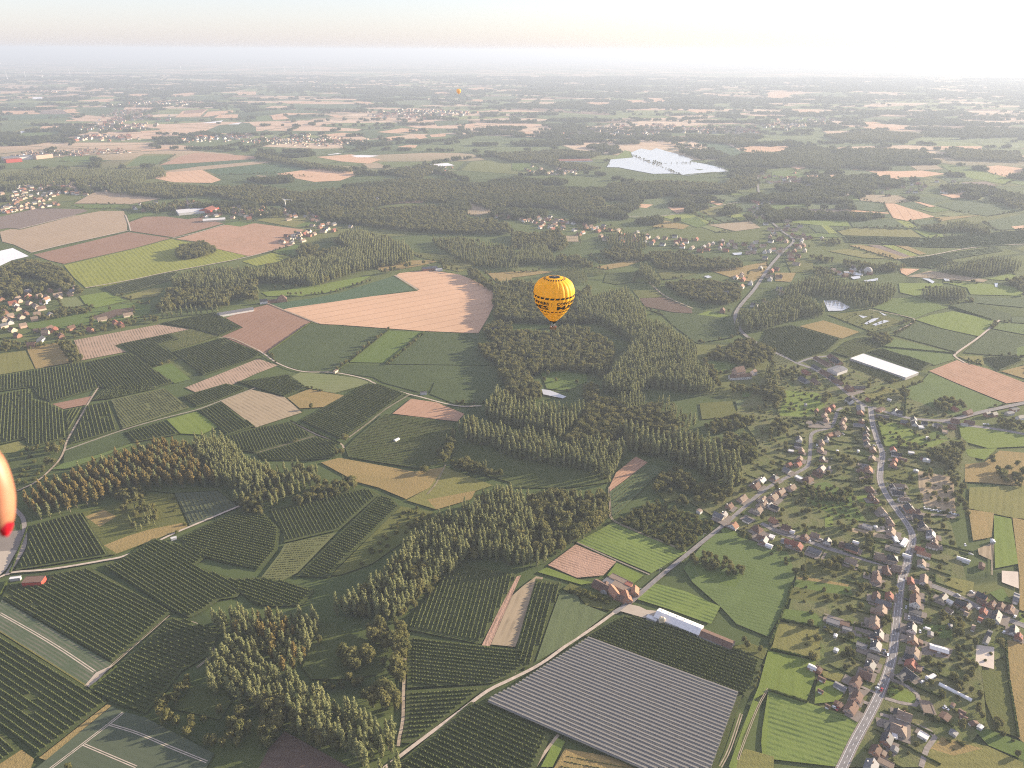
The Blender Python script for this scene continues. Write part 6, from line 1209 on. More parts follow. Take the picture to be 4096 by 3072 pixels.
for i, (x, y) in enumerate(((1282, 385), (1303, 390))):
    px, py = G('23', x, y + 30); mb = MB(); mb.tube((0, 0, .05), (0, 0, 1.2), .5, 1.5, 14); mb.tube((0, 0, 1.2), (0, 0, 7.0), 1.6, 1.6, 14); mb.tube((0, 0, 7.0), (0, 0, 8.2), 1.6, .4, 14)
    s_ = empty('feed_silo', (px, py, 0)); mb.build('tank', simple('silo_cream', (.62, .52, .36), .5, .3, .1, .5), s_)
    for a in range(4): m2 = MB(); m2.tube((math.cos(a * 1.57) * 1.3, math.sin(a * 1.57) * 1.3, 0), (math.cos(a * 1.57) * 1.3, math.sin(a * 1.57) * 1.3, 2.2), .09, .09, 6); m2.build('leg', concrete, s_)
    tag(s_, 'cream feed silo standing against the long white barn', 'silo', 'feed silos by the white barn')
special('container', 'white-roofed container on the concrete yard of the long barn', 'container', '23', 1210, 362, 9, 4, 2.8, .3, 'w', 'g', wb, 'F')
fb = ((860, 130), (1000, 200))
special('brick_farmhouse', 'orange roofed brick farm wing nearest the white gravel lane', 'farmhouse', '23', 990, 180, 12, 8, 3.6, 3.3, 'o', 'k', ((1000, 200), (980, 140)), windows=True)
special('farm_barn', 'orange roofed brick barn on the courtyard side away from the lane', 'barn', '23', 880, 135, 14, 8, 4, 3.3, 'o', 'k', ((900, 160), (860, 110)), windows=True)
special('farm_wing', 'brick farm wing closing the courtyard towards the hedge', 'barn', '23', 930, 178, 14, 6, 3, 2.2, 'n', 'k', fb)
special('farm_cottage', 'orange gabled cottage at the lane corner of the brick farm', 'house', '23', 1062, 130, 9, 7, 3.4, 3, 'o', 'k', ((1060, 160), (1065, 100)), windows=True)
special('farm_shed', 'beige roofed workshop in the middle of the brick farm', 'shed', '23', 940, 85, 18, 8, 3.2, .8, 't', 'y', fb, 'F'); special('farm_shed', 'long pale shed behind the brick farm workshop', 'shed', '23', 940, 35, 22, 7, 3, .8, 't', 'y', fb, 'F')
special('farm_barn', 'dark weathered barn at the hedge end of the brick farm', 'barn', '23', 775, 80, 16, 9, 3.2, 2.6, 'n', 'k', fb); special('farm_barn', 'narrow dark barn behind the orange roofed barn', 'barn', '23', 805, 95, 12, 6, 3, 2, 'n', 'g', ((800, 130), (820, 70))); special('farm_shed', 'blue-grey metal shed at the back of the brick farm', 'shed', '23', 832, 45, 8, 8, 3.5, .8, 'g', 'g', fb, 'F'); special('farm_store', 'red brick store box beside the lane farm', 'shed', '23', 1008, 70, 6, 5, 3.4, .5, 'r', 'k', fb, 'F')
special('red_barn', 'red walled barn with dark flat roof at the orchard lane', 'barn', '03', 290, 30, 17, 9, 5, .9, 'n', 'r', ((215, 75), (360, 68)), 'F')
special('farm_shed', 'white roofed low shed beside the red walled barn', 'shed', '03', 130, 15, 9, 3, 2.6, .4, 'w', 'g', ((90, 20), (170, 10)), 'F')
special('greenhouse', 'big white film greenhouse roof beside the orchard strip', 'greenhouse', '31', 1000, 1497, 92, 36, 4.0, .5, 'w', 'g', ((850, 1390), (1310, 1545)), 'F')
special('metal_hall', 'pale blue-grey metal hall near the white greenhouse', 'hall', '31', 600, 1530, 26, 18, 6, 2, 'g', 'w', ((535, 1530), (620, 1500)))
for x, y, L, W, rc, wc, lb in ((470, 1465, 34, 9, 'n', 'p', 'long brown shed at the village entrance'), (560, 1430, 16, 10, 'n', 'k', 'brown barn behind the pale metal hall'), (590, 1465, 18, 12, 'b', 'k', 'dark gabled barn close to the white greenhouse'), (420, 1520, 16, 9, 'b', 'w', 'dark roofed cottage opposite the metal hall'), (500, 1565, 18, 9, 'n', 'k', 'brick barn in front of the pale metal hall'), (330, 1560, 12, 10, 'r', 'k', 'red roofed house by the road bend trees'), (310, 1625, 16, 10, 's', 'g', 'house with solar roof at the road bend'), (410, 1640, 12, 10, 'n', 'p', 'tan house beside the bending road'), (560, 1610, 11, 9, 'b', 'k', 'dark house across the bending road'), (610, 1640, 12, 9, 'n', 'k', 'brown house across the bending road')):
    special('house', lb, 'house', '31', x, y, L, W, 3.6, W * .36, rc, wc, ((400, 1560), (560, 1650)), windows=True)
e = special('chateau', 'tall pink brick chateau block with steep roof among park trees', 'chateau', '21', 1960, 1540, 16, 12, 11, 6, 'n', 'p', ((1900, 1560), (2000, 1540)), windows=True)
for k in (-5, -1.7, 1.7, 5): obj('window', WIN, e, (k, -6, 5), math.pi); obj('window', WIN, e, (k, -6, 8), math.pi)
special('chateau_wing', 'low white chateau outbuilding with brown roof', 'house', '21', 1970, 1590, 34, 9, 4, 3.5, 'n', 'w', ((1890, 1610), (2050, 1600)), windows=True); special('gatehouse', 'small white gatehouse right of the chateau', 'house', '21', 2090, 1550, 8, 7, 5, 3, 'n', 'w', ((2080, 1560), (2100, 1550)))
special('farm_barn', 'dark barn with bright solar roof behind the wheat field', 'barn', '11', 1500, 655, 34, 14, 5, 3, 's', 'k', ((1450, 660), (1550, 650))); special('farm_shed', 'white front shed right of the solar roofed barn', 'shed', '11', 1580, 665, 14, 9, 4, 1, 'w', 'w', ((1560, 668), (1600, 664)), 'F')
special('white_farm', 'white farmhouse at the tip of the beet field', 'farmhouse', '11', 65, 940, 14, 9, 5, 3.5, 'b', 'w', ((40, 945), (95, 940)), windows=True); special('farm_barn', 'dark steep roofed barn right of the white farmhouse', 'barn', '11', 225, 925, 18, 16, 4, 9, 'n', 'k', ((200, 930), (260, 925)), 'H'); special('farm_barn', 'low brick barn between white farmhouse and steep barn', 'barn', '11', 140, 938, 24, 8, 3.4, 2, 'n', 'k', ((100, 945), (190, 938)))
special('farm_barn', 'long grey-roofed barn at the orchard corner', 'barn', '01', 2040, 1030, 62, 14, 4, 2.5, 'g', 'w', ((1910, 1060), (2150, 1020))); special('farm_barn', 'shorter grey barn behind the orchard corner barn', 'barn', '01', 1960, 1040, 34, 10, 3.5, 2, 'g', 'g', ((1910, 1060), (2150, 1020)))
special('hangar', 'factory hangar with white roofs behind the brown fields', 'hangar', '01', 1700, 155, 110, 60, 6, 2, 'w', 'w', ((1650, 175), (1760, 165)), 'F'); special('hangar', 'red gabled factory hall beside the white-roofed hangar', 'hangar', '01', 1820, 140, 70, 36, 8, 6, 'r', 'r', ((1780, 160), (1860, 130))); special('hangar', 'cream roofed hall at the corner of the brown field', 'hangar', '01', 1850, 235, 60, 26, 5, 3, 'w', 'y', ((1790, 245), (1940, 235)))
special('factory', 'long white factory with grey roof behind the red block', 'factory', '00', 190, 1350, 150, 60, 12, 1, 'g', 'w', ((80, 1365), (280, 1350)), 'F'); special('factory', 'pink apartment block right of the red factory', 'building', '00', 365, 1335, 75, 30, 16, 1, 'n', 'p', ((320, 1345), (410, 1335)), 'F'); special('factory', 'red block at the near corner of the far factory', 'factory', '00', 108, 1370, 60, 40, 14, 1, 'r', 'r', ((80, 1372), (130, 1368)), 'F')
special('greenhouse', 'glasshouse with red stripe roof left of the lake', 'greenhouse', 's20', 312, 793, 150, 60, 5, 2, 'r', 'w', ((245, 795), (375, 793)), 'F')
special('field_cabin', 'white cabin standing in the scruffy orchard', 'cabin', '12', 1215, 478, 7, 4, 2.6, .9, 'w', 'w', ((1200, 485), (1230, 470))); special('field_cabin', 'pale green cabin at the maize track', 'cabin', '12', 1447, 72, 9, 4, 2.8, .8, 'g', 'w', ((1425, 75), (1470, 72))); special('field_cabin', 'yellowish trailer box parked at the maize corner', 'trailer', '11', 688, 1543, 9, 3.5, 3, .2, 't', 'y', ((670, 1555), (705, 1532)), 'F'); special('field_cabin', 'small white cabin at the edge of the dry meadow', 'cabin', '02', 1500, 1326, 5, 3, 2.4, .6, 'w', 'w', ((1480, 1332), (1520, 1322)))
special('white_tower_house', 'pale pyramid roofed house in the far wood clearing', 'house', '11', 1045, 62, 13, 11, 7, 7, 'g', 'w', ((1030, 62), (1070, 62)), 'H'); special('villa', 'white villa hidden in the garden beside the maize', 'villa', '11', 2058, 1195, 10, 9, 6, 5, 'b', 'w', ((2040, 1195), (2075, 1195)))
e = special('church', 'brick church with pointed grey spire behind the brown fields', 'church', '01', 1665, 110, 26, 12, 8, 6, 'g', 'p', ((1640, 112), (1700, 108)))
mb = MB(); mb.box(-16.5, -11, -2.8, 2.8, 0, 20); mb.build('tower', wall_mat('p'), e); mb = MB(); mb.add([(-16.8, -3.1, 20), (-10.7, -3.1, 20), (-10.7, 3.1, 20), (-16.8, 3.1, 20), (-13.75, 0, 36)], [(0, 1, 4), (1, 2, 4), (2, 3, 4), (3, 0, 4), (3, 2, 1, 0)]); mb.build('spire', roof_mat('g'), e)
gx, gy = G('31', 860, 705); e = empty('gas_dome', (gx, gy, 0)); tag(e, 'pale spherical gas dome standing in the water works', 'tank'); v = [(9 * math.cos(t) * math.cos(2 * math.pi * k / 24), 9 * math.cos(t) * math.sin(2 * math.pi * k / 24), 6 + 9 * math.sin(t)) for t in (-.7, -.3, 0, .3, .6, .9, 1.2, 1.5) for k in range(24)]
obj('shell', mesh_np('shell', v, [(i * 24 + k, i * 24 + (k + 1) % 24, i * 24 + 24 + (k + 1) % 24, i * 24 + 24 + k) for i in range(7) for k in range(24)] + [tuple(range(168, 192))], [concrete], smooth=True), e); mb = MB(); mb.tube((0, 0, 0), (0, 0, 1.2), 8.2, 8.2, 20); mb.build('base_ring', concrete, e)
gx, gy = G('11', 258, 150); e = empty('tower_crane', (gx, gy, 0), -.5); tag(e, 'slim white tower crane over the hamlet roofs', 'crane'); mb = MB(); mb.box(-.8, .8, -.8, .8, 0, 30); mb.build('mast', mullion_m, e); mb = MB(); mb.box(-10, 30, -.6, .6, 30.01, 31.4); mb.build('jib', mullion_m, e); mb = MB(); mb.box(-10, -6, -1, 1, 27.5, 30); mb.build('counterweight', concrete, e)
for x, y, r0, lb in ((690, 700, 9, 'round open basin in front of the pale gas dome'), (770, 715, 12, 'wide round basin beside the winding ponds')):
    gx, gy = G('31', x, y); e = empty('settling_basin', (gx, gy, 0)); tag(e, lb, 'basin'); mb = MB(); mb.tube((0, 0, 0), (0, 0, 2.2), r0, r0, 28); mb.build('wall', concrete, e); mb = MB(); mb.tube((0, 0, 2.21), (0, 0, 2.3), r0 - .6, r0 - .6, 28); mb.build('water', MATS['water'], e)
# long white tunnel and pools, tombs
px0 = G('33', 1478, 928, 1.5); px1 = G('33', 1762, 1072, 1.5); L = math.dist(px0, px1); ang = math.atan2(px1[1] - px0[1], px1[0] - px0[0])
e = empty('tunnel_greenhouse', (*px0, 0), ang); tag(e, 'long narrow white film tunnel between two back gardens', 'greenhouse')
v = []; n = 24
for k in range(n + 1):
    for j in range(9): th = math.pi * j / 8; v.append((L * k / n, 1.7 * math.cos(th), .9 + 1.5 * math.sin(th)))
f = [(k * 9 + j, k * 9 + j + 1, k * 9 + j + 10, k * 9 + j + 9) for k in range(n) for j in range(8)] + [tuple(range(9)), tuple(range(n * 9 + 8, n * 9 - 1, -1))]
obj('film_cover', mesh_np('film_cover', v, f, [mullion_m], smooth=False), e); mb = MB(); mb.box(0, L, -1.72, -1.6, 0, .95); mb.box(0, L, 1.6, 1.72, 0, .95); mb.build('side_wall', concrete, e)
poolw = simple('pool_water', (.06, .30, .48), .08, .5, .15, .4); deckm = simple('pool_deck', (.66, .64, .6), .8, .1, .1, .5)
def pool(label, t, x, y, L, W, oval, rot, deck):
    px, py = G(t, x, y); e = empty('swimming_pool', (px, py, .3), rot); tag(e, label, 'pool'); n = 28
    def ring(l, w_): return [(l / 2 * math.copysign(abs(math.cos(a)) ** (1 if oval else .35), math.cos(a)), w_ / 2 * math.copysign(abs(math.sin(a)) ** (1 if oval else .35), math.sin(a))) for a in (2 * math.pi * k / n for k in range(n))]
    if deck == 'sq': mb = MB(); mb.box(-L / 2 - 1.3, L / 2 + 1.3, -W / 2 - 1.2, W / 2 + 1.2, -.3, .36); mb.build('deck', deckm, e)
    a = ring(L + .7, W + .7); b = ring(L, W)
    v = [(x_, y_, .45) for x_, y_ in a] + [(x_, y_, .45) for x_, y_ in b] + [(x_, y_, -.3) for x_, y_ in a]
    obj('rim', mesh_np('rim', v, [(k, (k + 1) % n, n + (k + 1) % n, n + k) for k in range(n)] + [(2 * n + k, 2 * n + (k + 1) % n, (k + 1) % n, k) for k in range(n)], [deckm]), e)
    obj('water', mesh_np('water', [(x_, y_, .41) for x_, y_ in b], [tuple(range(n))], [poolw]), e)
pool('oval blue pool on a white deck beside a grey shed', '33', 1490, 1328, 6.6, 4.2, True, 2.7, 'sq'); pool('blue rectangular pool on a pale terrace behind the tan roofed house', '33', 770, 370, 8, 3.2, False, -.25, 'sq'); pool('small round blue pool on a lawn beside the long white tunnel', '33', 1635, 1100, 3.4, 3.0, True, 0, ''); pool('round pale blue pool in a garden off the main road', '32', 740, 762, 4, 3.6, True, 0, '')
tomb = simple('tombstone', (.42, .42, .44), .7, .3, .3, .5)
mbt = MB(); mbt.box(-.45, .45, -1.0, 1.0, 0, .35); mbt.box(-.5, .5, .85, 1.05, 0, 1.1); TM = mbt.mesh('tomb', [tomb])
c0 = G('32', 335, 340); c1 = G('32', 530, 345); c2 = G('32', 350, 385)
for i in range(13):
    for j in range(7):
        u, v_ = (i + .5) / 13, (j + .5) / 7
        x = c0[0] + (c1[0] - c0[0]) * u + (c2[0] - c0[0]) * v_; y = c0[1] + (c1[1] - c0[1]) * u + (c2[1] - c0[1]) * v_
        if abs(u - .62) < .06: continue
        tag(obj('tomb', TM, None, (x + rnd.uniform(-.3, .3), y, .3), R(12)), 'grey stone tomb in the walled village cemetery', 'tomb', 'tombs in the cemetery')
field('yard', '32', [(325, 325), (540, 335), (540, 390), (335, 385)])
# ---- cars
def car_proto(col, name, van=False):
    pm = simple('car_paint_' + name, col, .3, .5, .05, .5); rub = simple('tyre_rubber', (.03, .03, .03), .9, .1, .2, 2); rim = simple('wheel_rim', (.5, .5, .5), .4, .4, .1, 2); lamp = simple('lamp_glass', (.75, .75, .7), .2, .5, .1, 2); tail = simple('tail_lamp', (.4, .03, .03), .3, .4, .1, 2)
    l, w_, h = (2.6, .98, 2.2) if van else (2.15, .88, 1.45)
    prof = [(-l, .3), (-l, .85), (-l + .15, .95), (-l + .7, 1.0), (l - 1.0, .95), (l - .15, .8), (l, .55), (l, .3)] if not van else [(-l, .3), (-l, h - .1), (-l + .1, h), (l - 1.2, h), (l - .7, 1.15), (l - .05, .95), (l, .6), (l, .3)]
    n = len(prof); v = [(x, -w_, z) for x, z in prof] + [(x, w_, z) for x, z in prof]
    body = mesh_np('body', v, [tuple(range(n)), tuple(range(2 * n - 1, n - 1, -1))] + [(i, n + i, n + (i + 1) % n, (i + 1) % n) for i in range(n)], [pm])
    cab = None
    if not van:
        q = [(-l + .35, .96), (-l + .75, h - .03), (.35, h - .03), (l - 1.05, .94)]; v = [(x, -w_ * .92, z) if z < 1.2 else (x, -w_ * .75, z) for x, z in q] + [(x, w_ * .92, z) if z < 1.2 else (x, w_ * .75, z) for x, z in q]
        cab = mesh_np('cabin', v, [(0, 1, 2, 3), (7, 6, 5, 4), (0, 4, 5, 1), (2, 6, 7, 3)], [glass]); tp = mesh_np('roof', [(-l + .73, -w_ * .76, h), (.37, -w_ * .76, h), (.37, w_ * .76, h), (-l + .73, w_ * .76, h)], [(0, 1, 2, 3)], [pm])
    else:
        mb = MB(); mb.box(l - 1.25, l - .75, -w_ - .01, w_ + .01, 1.25, h - .25); cab = mb.mesh('windscreen', [glass]); tp = None
    mb = MB(); mb.tube((0, -.1, 0), (0, .1, 0), .33, .33, 10, 0); mb.tube((0, -.11, 0), (0, .11, 0), .19, .19, 8, 1); wh = mb.mesh('wheel', [rub, rim])
    mb = MB(); mb.box(-.04, .04, -.15, .15, -.08, .08); hl = mb.mesh('headlight', [lamp]); mb = MB(); mb.box(-.04, .04, -.12, .12, -.08, .08); tl = mb.mesh('tail_light', [tail])
    return dict(body=body, cab=cab, top=tp, wheel=wh, hl=hl, tl=tl, l=l, w=w_)
CARS = {k: car_proto(c, k) for k, c in dict(white=(.78, .78, .76), black=(.025, .025, .03), silver=(.42, .43, .44), grey=(.14, .145, .15), red=(.35, .03, .03), blue=(.05, .09, .22)).items()}; VAN = car_proto((.8, .8, .78), 'van', True)
def car(x, y, a, colr, where, z=.95, van=False):
    c = VAN if van else CARS[colr]; e = empty('van' if van else 'car', (x, y, z), a)
    obj('body', c['body'], e); obj('windscreen' if van else 'cabin', c['cab'], e)
    if c['top']: obj('roof', c['top'], e)
    for sx in (-.62, .62):
        for sy in (-1, 1): obj('wheel', c['wheel'], e, (sx * c['l'], sy * (c['w'] - .08), .33))
    for sy in (-.6, .6): obj('headlight', c['hl'], e, (c['l'] - .02, sy * c['w'], .62)); obj('tail_light', c['tl'], e, (-c['l'] + .0, sy * c['w'], .75))
    k = 'van' if van else 'car'
    tag(e, '%s %s %s' % (colr, k, where), k, '%s %ss %s' % (colr, k, where))
for x, y, c, wh in ((977, 995, 'red', 'driving on the main road below the loop driveway'), (1117, 478, 'black', 'driving on the main road past the tan roofed house'), (1000, 1003, 'grey', 'x')):
    if wh == 'x': continue
    gx, gy = G('33', x, y); a, *_ = tangent(gx, gy, ('main',)); car(gx, gy, a, c, wh, 1.0)
for x, y, c in ((1208, 1482, 'grey'), (1183, 1637, 'black')): gx, gy = G('32', x, y); a, *_ = tangent(gx, gy, ('main',)); car(gx, gy, a, c, 'driving on the main road near the row of vans' if c == 'grey' else 'driving on the main road at the zebra crossing', 1.0)
for t, L, wh in (('33', [(1190, 280, 'silver'), (1175, 505, 'black'), (1215, 370, 'white'), (950, 985, 'white'), (950, 960, 'silver'), (1025, 690, 'black'), (1005, 670, 'silver'), (1535, 1155, 'white'), (1520, 1145, 'silver'), (1330, 925, 'white'), (1335, 810, 'grey'), (575, 1150, 'white'), (600, 1160, 'red'), (500, 460, 'grey'), (1640, 175, 'silver'), (1860, 260, 'red'), (1760, 150, 'white'), (1815, 292, 'silver'), (2115, 355, 'black'), (2130, 360, 'white'), (1345, 225, 'black'), (1195, 215, 'black'), (1310, 490, 'white'), (2035, 495, 'white'), (1000, 660, 'blue'), (1300, 1090, 'grey')], 'parked beside a house of the main street'),
                 ('32', [(1140, 1075, 'black'), (1155, 1085, 'black'), (1165, 1100, 'silver'), (1150, 1095, 'grey'), (1350, 1080, 'white'), (1385, 1090, 'white'), (1400, 1095, 'silver'), (1430, 1100, 'white'), (1460, 1105, 'white'), (1490, 1108, 'silver'), (1520, 1112, 'grey'), (1550, 1118, 'white'), (1580, 1125, 'silver'), (1610, 1135, 'white'), (1640, 1142, 'black')], 'on the car yard behind the main road'),
                 ('32', [(455, 1355, 'silver'), (360, 1365, 'white'), (420, 535, 'white'), (415, 560, 'grey'), (920, 500, 'black'), (915, 540, 'silver'), (545, 660, 'grey'), (1860, 355, 'white'), (1880, 355, 'silver'), (1900, 357, 'white'), (1700, 1400, 'white'), (1750, 1480, 'silver'), (965, 515, 'black'), (560, 240, 'silver'), (610, 460, 'white'), (645, 440, 'silver')], 'parked in the upper part of the village')):
    for i, (x, y, c) in enumerate(L): gx, gy = G(t, x, y); a, *_ = tangent(gx, gy); car(gx, gy, a + (1.57 if i % 2 else 0) + rnd.uniform(-.15, .15), c, wh)
for i in range(6): gx, gy = G('32', 1085 + i * 6, 1325 + i * 11); a, *_ = tangent(gx, gy, ('main',)); car(gx, gy, a + 1.45, 'white', 'in the row parked behind the hothouse by the main road', van=True)
for i in range(6): gx, gy = G('32', 1160 + i * 6, 1410 - i * 10); a, *_ = tangent(gx, gy, ('main',)); car(gx, gy, a + 1.35, 'white', 'in the row parked along the main road kerb', van=True)
gx, gy = G('33', 1368, 470); car(gx, gy, 2.6, 'white', 'on the lawn behind the white gabled house', van=True)
mb = MB(); gx, gy = G('33', 1150, 35); a, *_ = tangent(gx, gy, ('main',))
for k in range(7): mb.box(-1.6, 1.6, -2.9 + k * .85, -2.45 + k * .85, 0, .004)
tag(mb.build('zebra_crossing', paint, None, (gx, gy, ZR[0] * 0 + .93), a), kind='structure')
# ---- street lamps along the main road
lampm = simple('lamp_metal', (.45, .45, .44), .5, .4, .1, 2)
mb = MB(); mb.tube((0, 0, 0), (0, 0, 7), .11, .07, 6); LP = mb.mesh('pole', [lampm]); mb = MB(); mb.tube((0, 0, 6.95), (1.5, 0, 7.3), .05, .05, 5); LA = mb.mesh('arm', [lampm]); mb = MB(); mb.box(1.3, 2.1, -.16, .16, 7.22, 7.36); LH = mb.mesh('lamp_head', [frame_m])
for key in ('main', 'lane'):
    pl = ROADS[key]; acc = 0; sg = 1
    for i in range(1, len(pl) - 1):
        acc += (pl[i] - pl[i - 1]).length
        if acc < 34: continue
        acc = 0; sg = -sg; d = (pl[i + 1] - pl[i - 1]).normalized(); nn = Vector((-d.y, d.x)) * sg; p = pl[i] + nn * (3.9 if key == 'main' else 2.6)
        if not inframe(p.x, p.y): continue
        e = empty('street_lamp', (p.x, p.y, .6), math.atan2(-nn.y, -nn.x)); obj('pole', LP, e); obj('arm', LA, e); obj('lamp_head', LH, e)
        tag(e, 'slim grey street lamp by %s, near %s' % (RNAME[key], min((math.hypot(p.x - q[1], p.y - q[2]), q[0]) for q in LANDM)[1]), 'street lamp', 'street lamps along ' + RNAME[key])
# ---- garden hedges along plot lines
hm = LM['hedge']
def hedge(x0, y0, x1, y1, w_, h, lab, grp):
    L = math.hypot(x1 - x0, y1 - y0); n = max(2, int(L / 1.6)); r = np.random.default_rng(int(abs(x0 * 13 + y0 * 7)))
    v = []
    for k in range(n + 1):
        for (yy, zz) in ((-w_, 0), (-w_ * .9, h), (w_ * .9, h), (w_, 0)): v.append((L * k / n, yy * r.uniform(.8, 1.2), zz * r.uniform(.82, 1.18)))
    f = [(k * 4 + j, k * 4 + j + 1, k * 4 + j + 5, k * 4 + j + 4) for k in range(n) for j in range(3)] + [(0, 3, 2, 1), (n * 4, n * 4 + 1, n * 4 + 2, n * 4 + 3)]
    tag(obj('hedge', mesh_np('hedge', v, f, [hm]), None, (x0, y0, .3), math.atan2(y1 - y0, x1 - x0)), lab, 'hedge', grp)
def plot_hedges(key, i0, i1, step, depth, jump=7.0):
    pl = ROADS[key]; acc = 0
    for i in range(1, len(pl) - 1):
        s = (pl[i] - pl[i - 1]).length; acc += s
        fr = i / len(pl)
        if acc < step or fr < i0 or fr > i1: continue
        acc = rnd.uniform(-4, 2); d = (pl[i + 1] - pl[i - 1]).normalized(); nn = Vector((-d.y, d.x))
        for sg in (1, -1):
            a = pl[i] + nn * sg * jump; b = pl[i] + nn * sg * (jump + depth * rnd.uniform(.6, 1.1)) + d * rnd.uniform(-3, 3)
            hp = np.array(HOUSE_POS)
            if (np.hypot(hp[:, 0] - (a.x + b.x) / 2, hp[:, 1] - (a.y + b.y) / 2) < hp[:, 2] * .6).any(): continue
            mid = np.array([[(a.x + b.x) / 2, (a.y + b.y) / 2], [b.x, b.y]])
            if any(inside(mid, q).any() for kk, q in KPOLY if kk not in ('garden', 'yard', 'olive', 'meadow')): continue
            if inframe(*b) or inframe(*a): hedge(a.x, a.y, b.x, b.y, .55, rnd.uniform(1.3, 2.0), 'clipped garden hedge by %s, near %s' % (RNAME[key], min((math.hypot(a.x - q[1], a.y - q[2]), q[0]) for q in LANDM)[1]), 'garden hedges along ' + RNAME[key])
plot_hedges('main', .05, .97, 17, 44); plot_hedges('lane', .02, .5, 19, 30); plot_hedges('street', .1, .9, 20, 22); plot_hedges('side', .1, .9, 22, 24)
for t, a, b in (('33', (30, 640), (410, 735)), ('33', (0, 995), (335, 1100)), ('33', (110, 385), (440, 455)), ('33', (140, 285), (15, 600)), ('33', (215, 60), (150, 270)), ('33', (2050, 560), (2075, 900)), ('33', (2080, 920), (2160, 1400)), ('33', (1240, 1150), (1600, 1310)), ('33', (1085, 890), (1500, 1060)), ('33', (1030, 1035), (1060, 930)), ('32', (75, 60), (80, 270)), ('32', (205, 300), (540, 325)), ('32', (560, 500), (560, 500.5)), ('32', (890, 1320), (880, 1460)), ('32', (1190, 90), (1180, 280)), ('32', (1640, 360), (1660, 470)), ('11', (110, 1385), (460, 1140)), ('11', (810, 1475), (1150, 1200)), ('11', (1120, 1485), (1455, 1212)), ('11', (700, 1545), (800, 1480)), ('12', (300, 325), (730, 520)), ('31', (960, 1340), (1620, 1400)), ('31', (1570, 990), (1930, 1110)), ('32', (1000, 540), (940, 330)), ('03', (780, 985), (1010, 790)), ('03', (0, 170), (60, 60)), ('02', (90, 1640), (240, 1250))):
    p = G(t, *a); q = G(t, *b)
    if math.dist(p, q) > 3: hedge(*p, *q, .8, 2.2, 'long dark field hedge ' + ('beside the paddocks of the main road' if t == '33' else 'in the upper village' if t == '32' else 'along the maize and grass strips' if t == '11' else 'among the orchards'), 'field hedges')
# hedgerows along field edges further off
wid = len(WOODS); WOODS.append('the hedgerows between the middle fields')
for kk, poly in KPOLY:
    cy = sum(p[1] for p in poly) / len(poly)
    if not 950 < cy < 4200 or kk in ('wheat', 'whitefilm', 'soil', 'soilpink', 'soilrows', 'soilgrey', 'stubble', 'lime', 'beet', 'gravel', 'yard', 'orchground'): continue
    for i in range(len(poly)):
        p, q = poly[i], poly[(i + 1) % len(poly)]
        if rnd.random() > .2: continue
        L = math.dist(p, q); s0 = 0
        while s0 < L:
            u = s0 / L
            if rnd.random() < .75:
                if rnd.random() < .45: s = rnd.uniform(.3, .62); TREES['oak'].append((p[0] + (q[0] - p[0]) * u + rnd.uniform(-2, 2), p[1] + (q[1] - p[1]) * u + rnd.uniform(-2, 2), s, s * 1.1, wid))
                else: s = rnd.uniform(.6, 1.3); TREES['bush'].append((p[0] + (q[0] - p[0]) * u, p[1] + (q[1] - p[1]) * u, s, s * 1.3, wid))
            s0 += rnd.uniform(4, 10)
# garden trees and shrubs between the houses
gp = GP('F', [(1600, 900), (1700, 800), (1800, 790), (1880, 810), (2000, 880), (2085, 960), (2050, 1120), (2090, 1280), (2212, 1330), (2150, 1430), (2110, 1440), (2130, 1560), (2060, 1659), (1860, 1659), (1900, 1520), (1730, 1410), (1720, 1250), (1590, 1130), (1500, 1090), (1600, 1020)])
bb = np.array(gp); q = NR.uniform(bb.min(0), bb.max(0), (4200, 2)); q = q[inside(q, gp)]
wid = len(WOODS); WOODS.append('the village gardens')
for k, (x, y) in enumerate(q[:1350]):
    if k % 4 == 0: s = rnd.uniform(.35, .62); TREES['oak'].append((x, y, s, s * 1.05, wid))
    else: s = rnd.uniform(.45, 1.2); TREES['bush'].append((x, y, s, s * rnd.uniform(.8, 1.3), wid))
# ================================================================== villages further off
def small_house_mesh(rc, wc, L, W, hw):
    rh = W * .42; l, w_ = L / 2, W / 2; mb = MB()
    mb.add([(-l, -w_, -.3), (l, -w_, -.3), (l, w_, -.3), (-l, w_, -.3), (-l, -w_, hw), (l, -w_, hw), (l, w_, hw), (-l, w_, hw), (-l, 0, hw + rh), (l, 0, hw + rh)], [(0, 1, 5, 4), (2, 3, 7, 6), (1, 2, 6, 9, 5), (3, 0, 4, 8, 7)], 0)
    e, o_ = l + .3, .35; z = hw - .25
    wallm = mb.mesh('wall', [wall_mat(wc)])
    mr = MB(); mr.add([(-e, -w_ - o_, z + .15), (e, -w_ - o_, z + .15), (e, 0, hw + rh + .15), (-e, 0, hw + rh + .15), (-e, w_ + o_, z + .15), (e, w_ + o_, z + .15), (-e, -w_ - o_, z), (e, -w_ - o_, z), (-e, w_ + o_, z), (e, w_ + o_, z)], [(0, 1, 2, 3), (3, 2, 5, 4), (6, 7, 1, 0), (9, 8, 4, 5)], 0)
    roofm = mr.mesh('roof', [roof_mat(rc)])
    j = MB(); j.v = [tuple(v.co) for v in wallm.vertices] + [tuple(v.co) for v in roofm.vertices]; n = len(wallm.vertices)
    j.f = [tuple(p.vertices) for p in wallm.polygons] + [tuple(i + n for i in p.vertices) for p in roofm.polygons]; j.m = [0] * len(wallm.polygons) + [1] * len(roofm.polygons)
    return wallm, roofm, j.mesh('far_house', [wall_mat(wc), roof_mat(rc)])
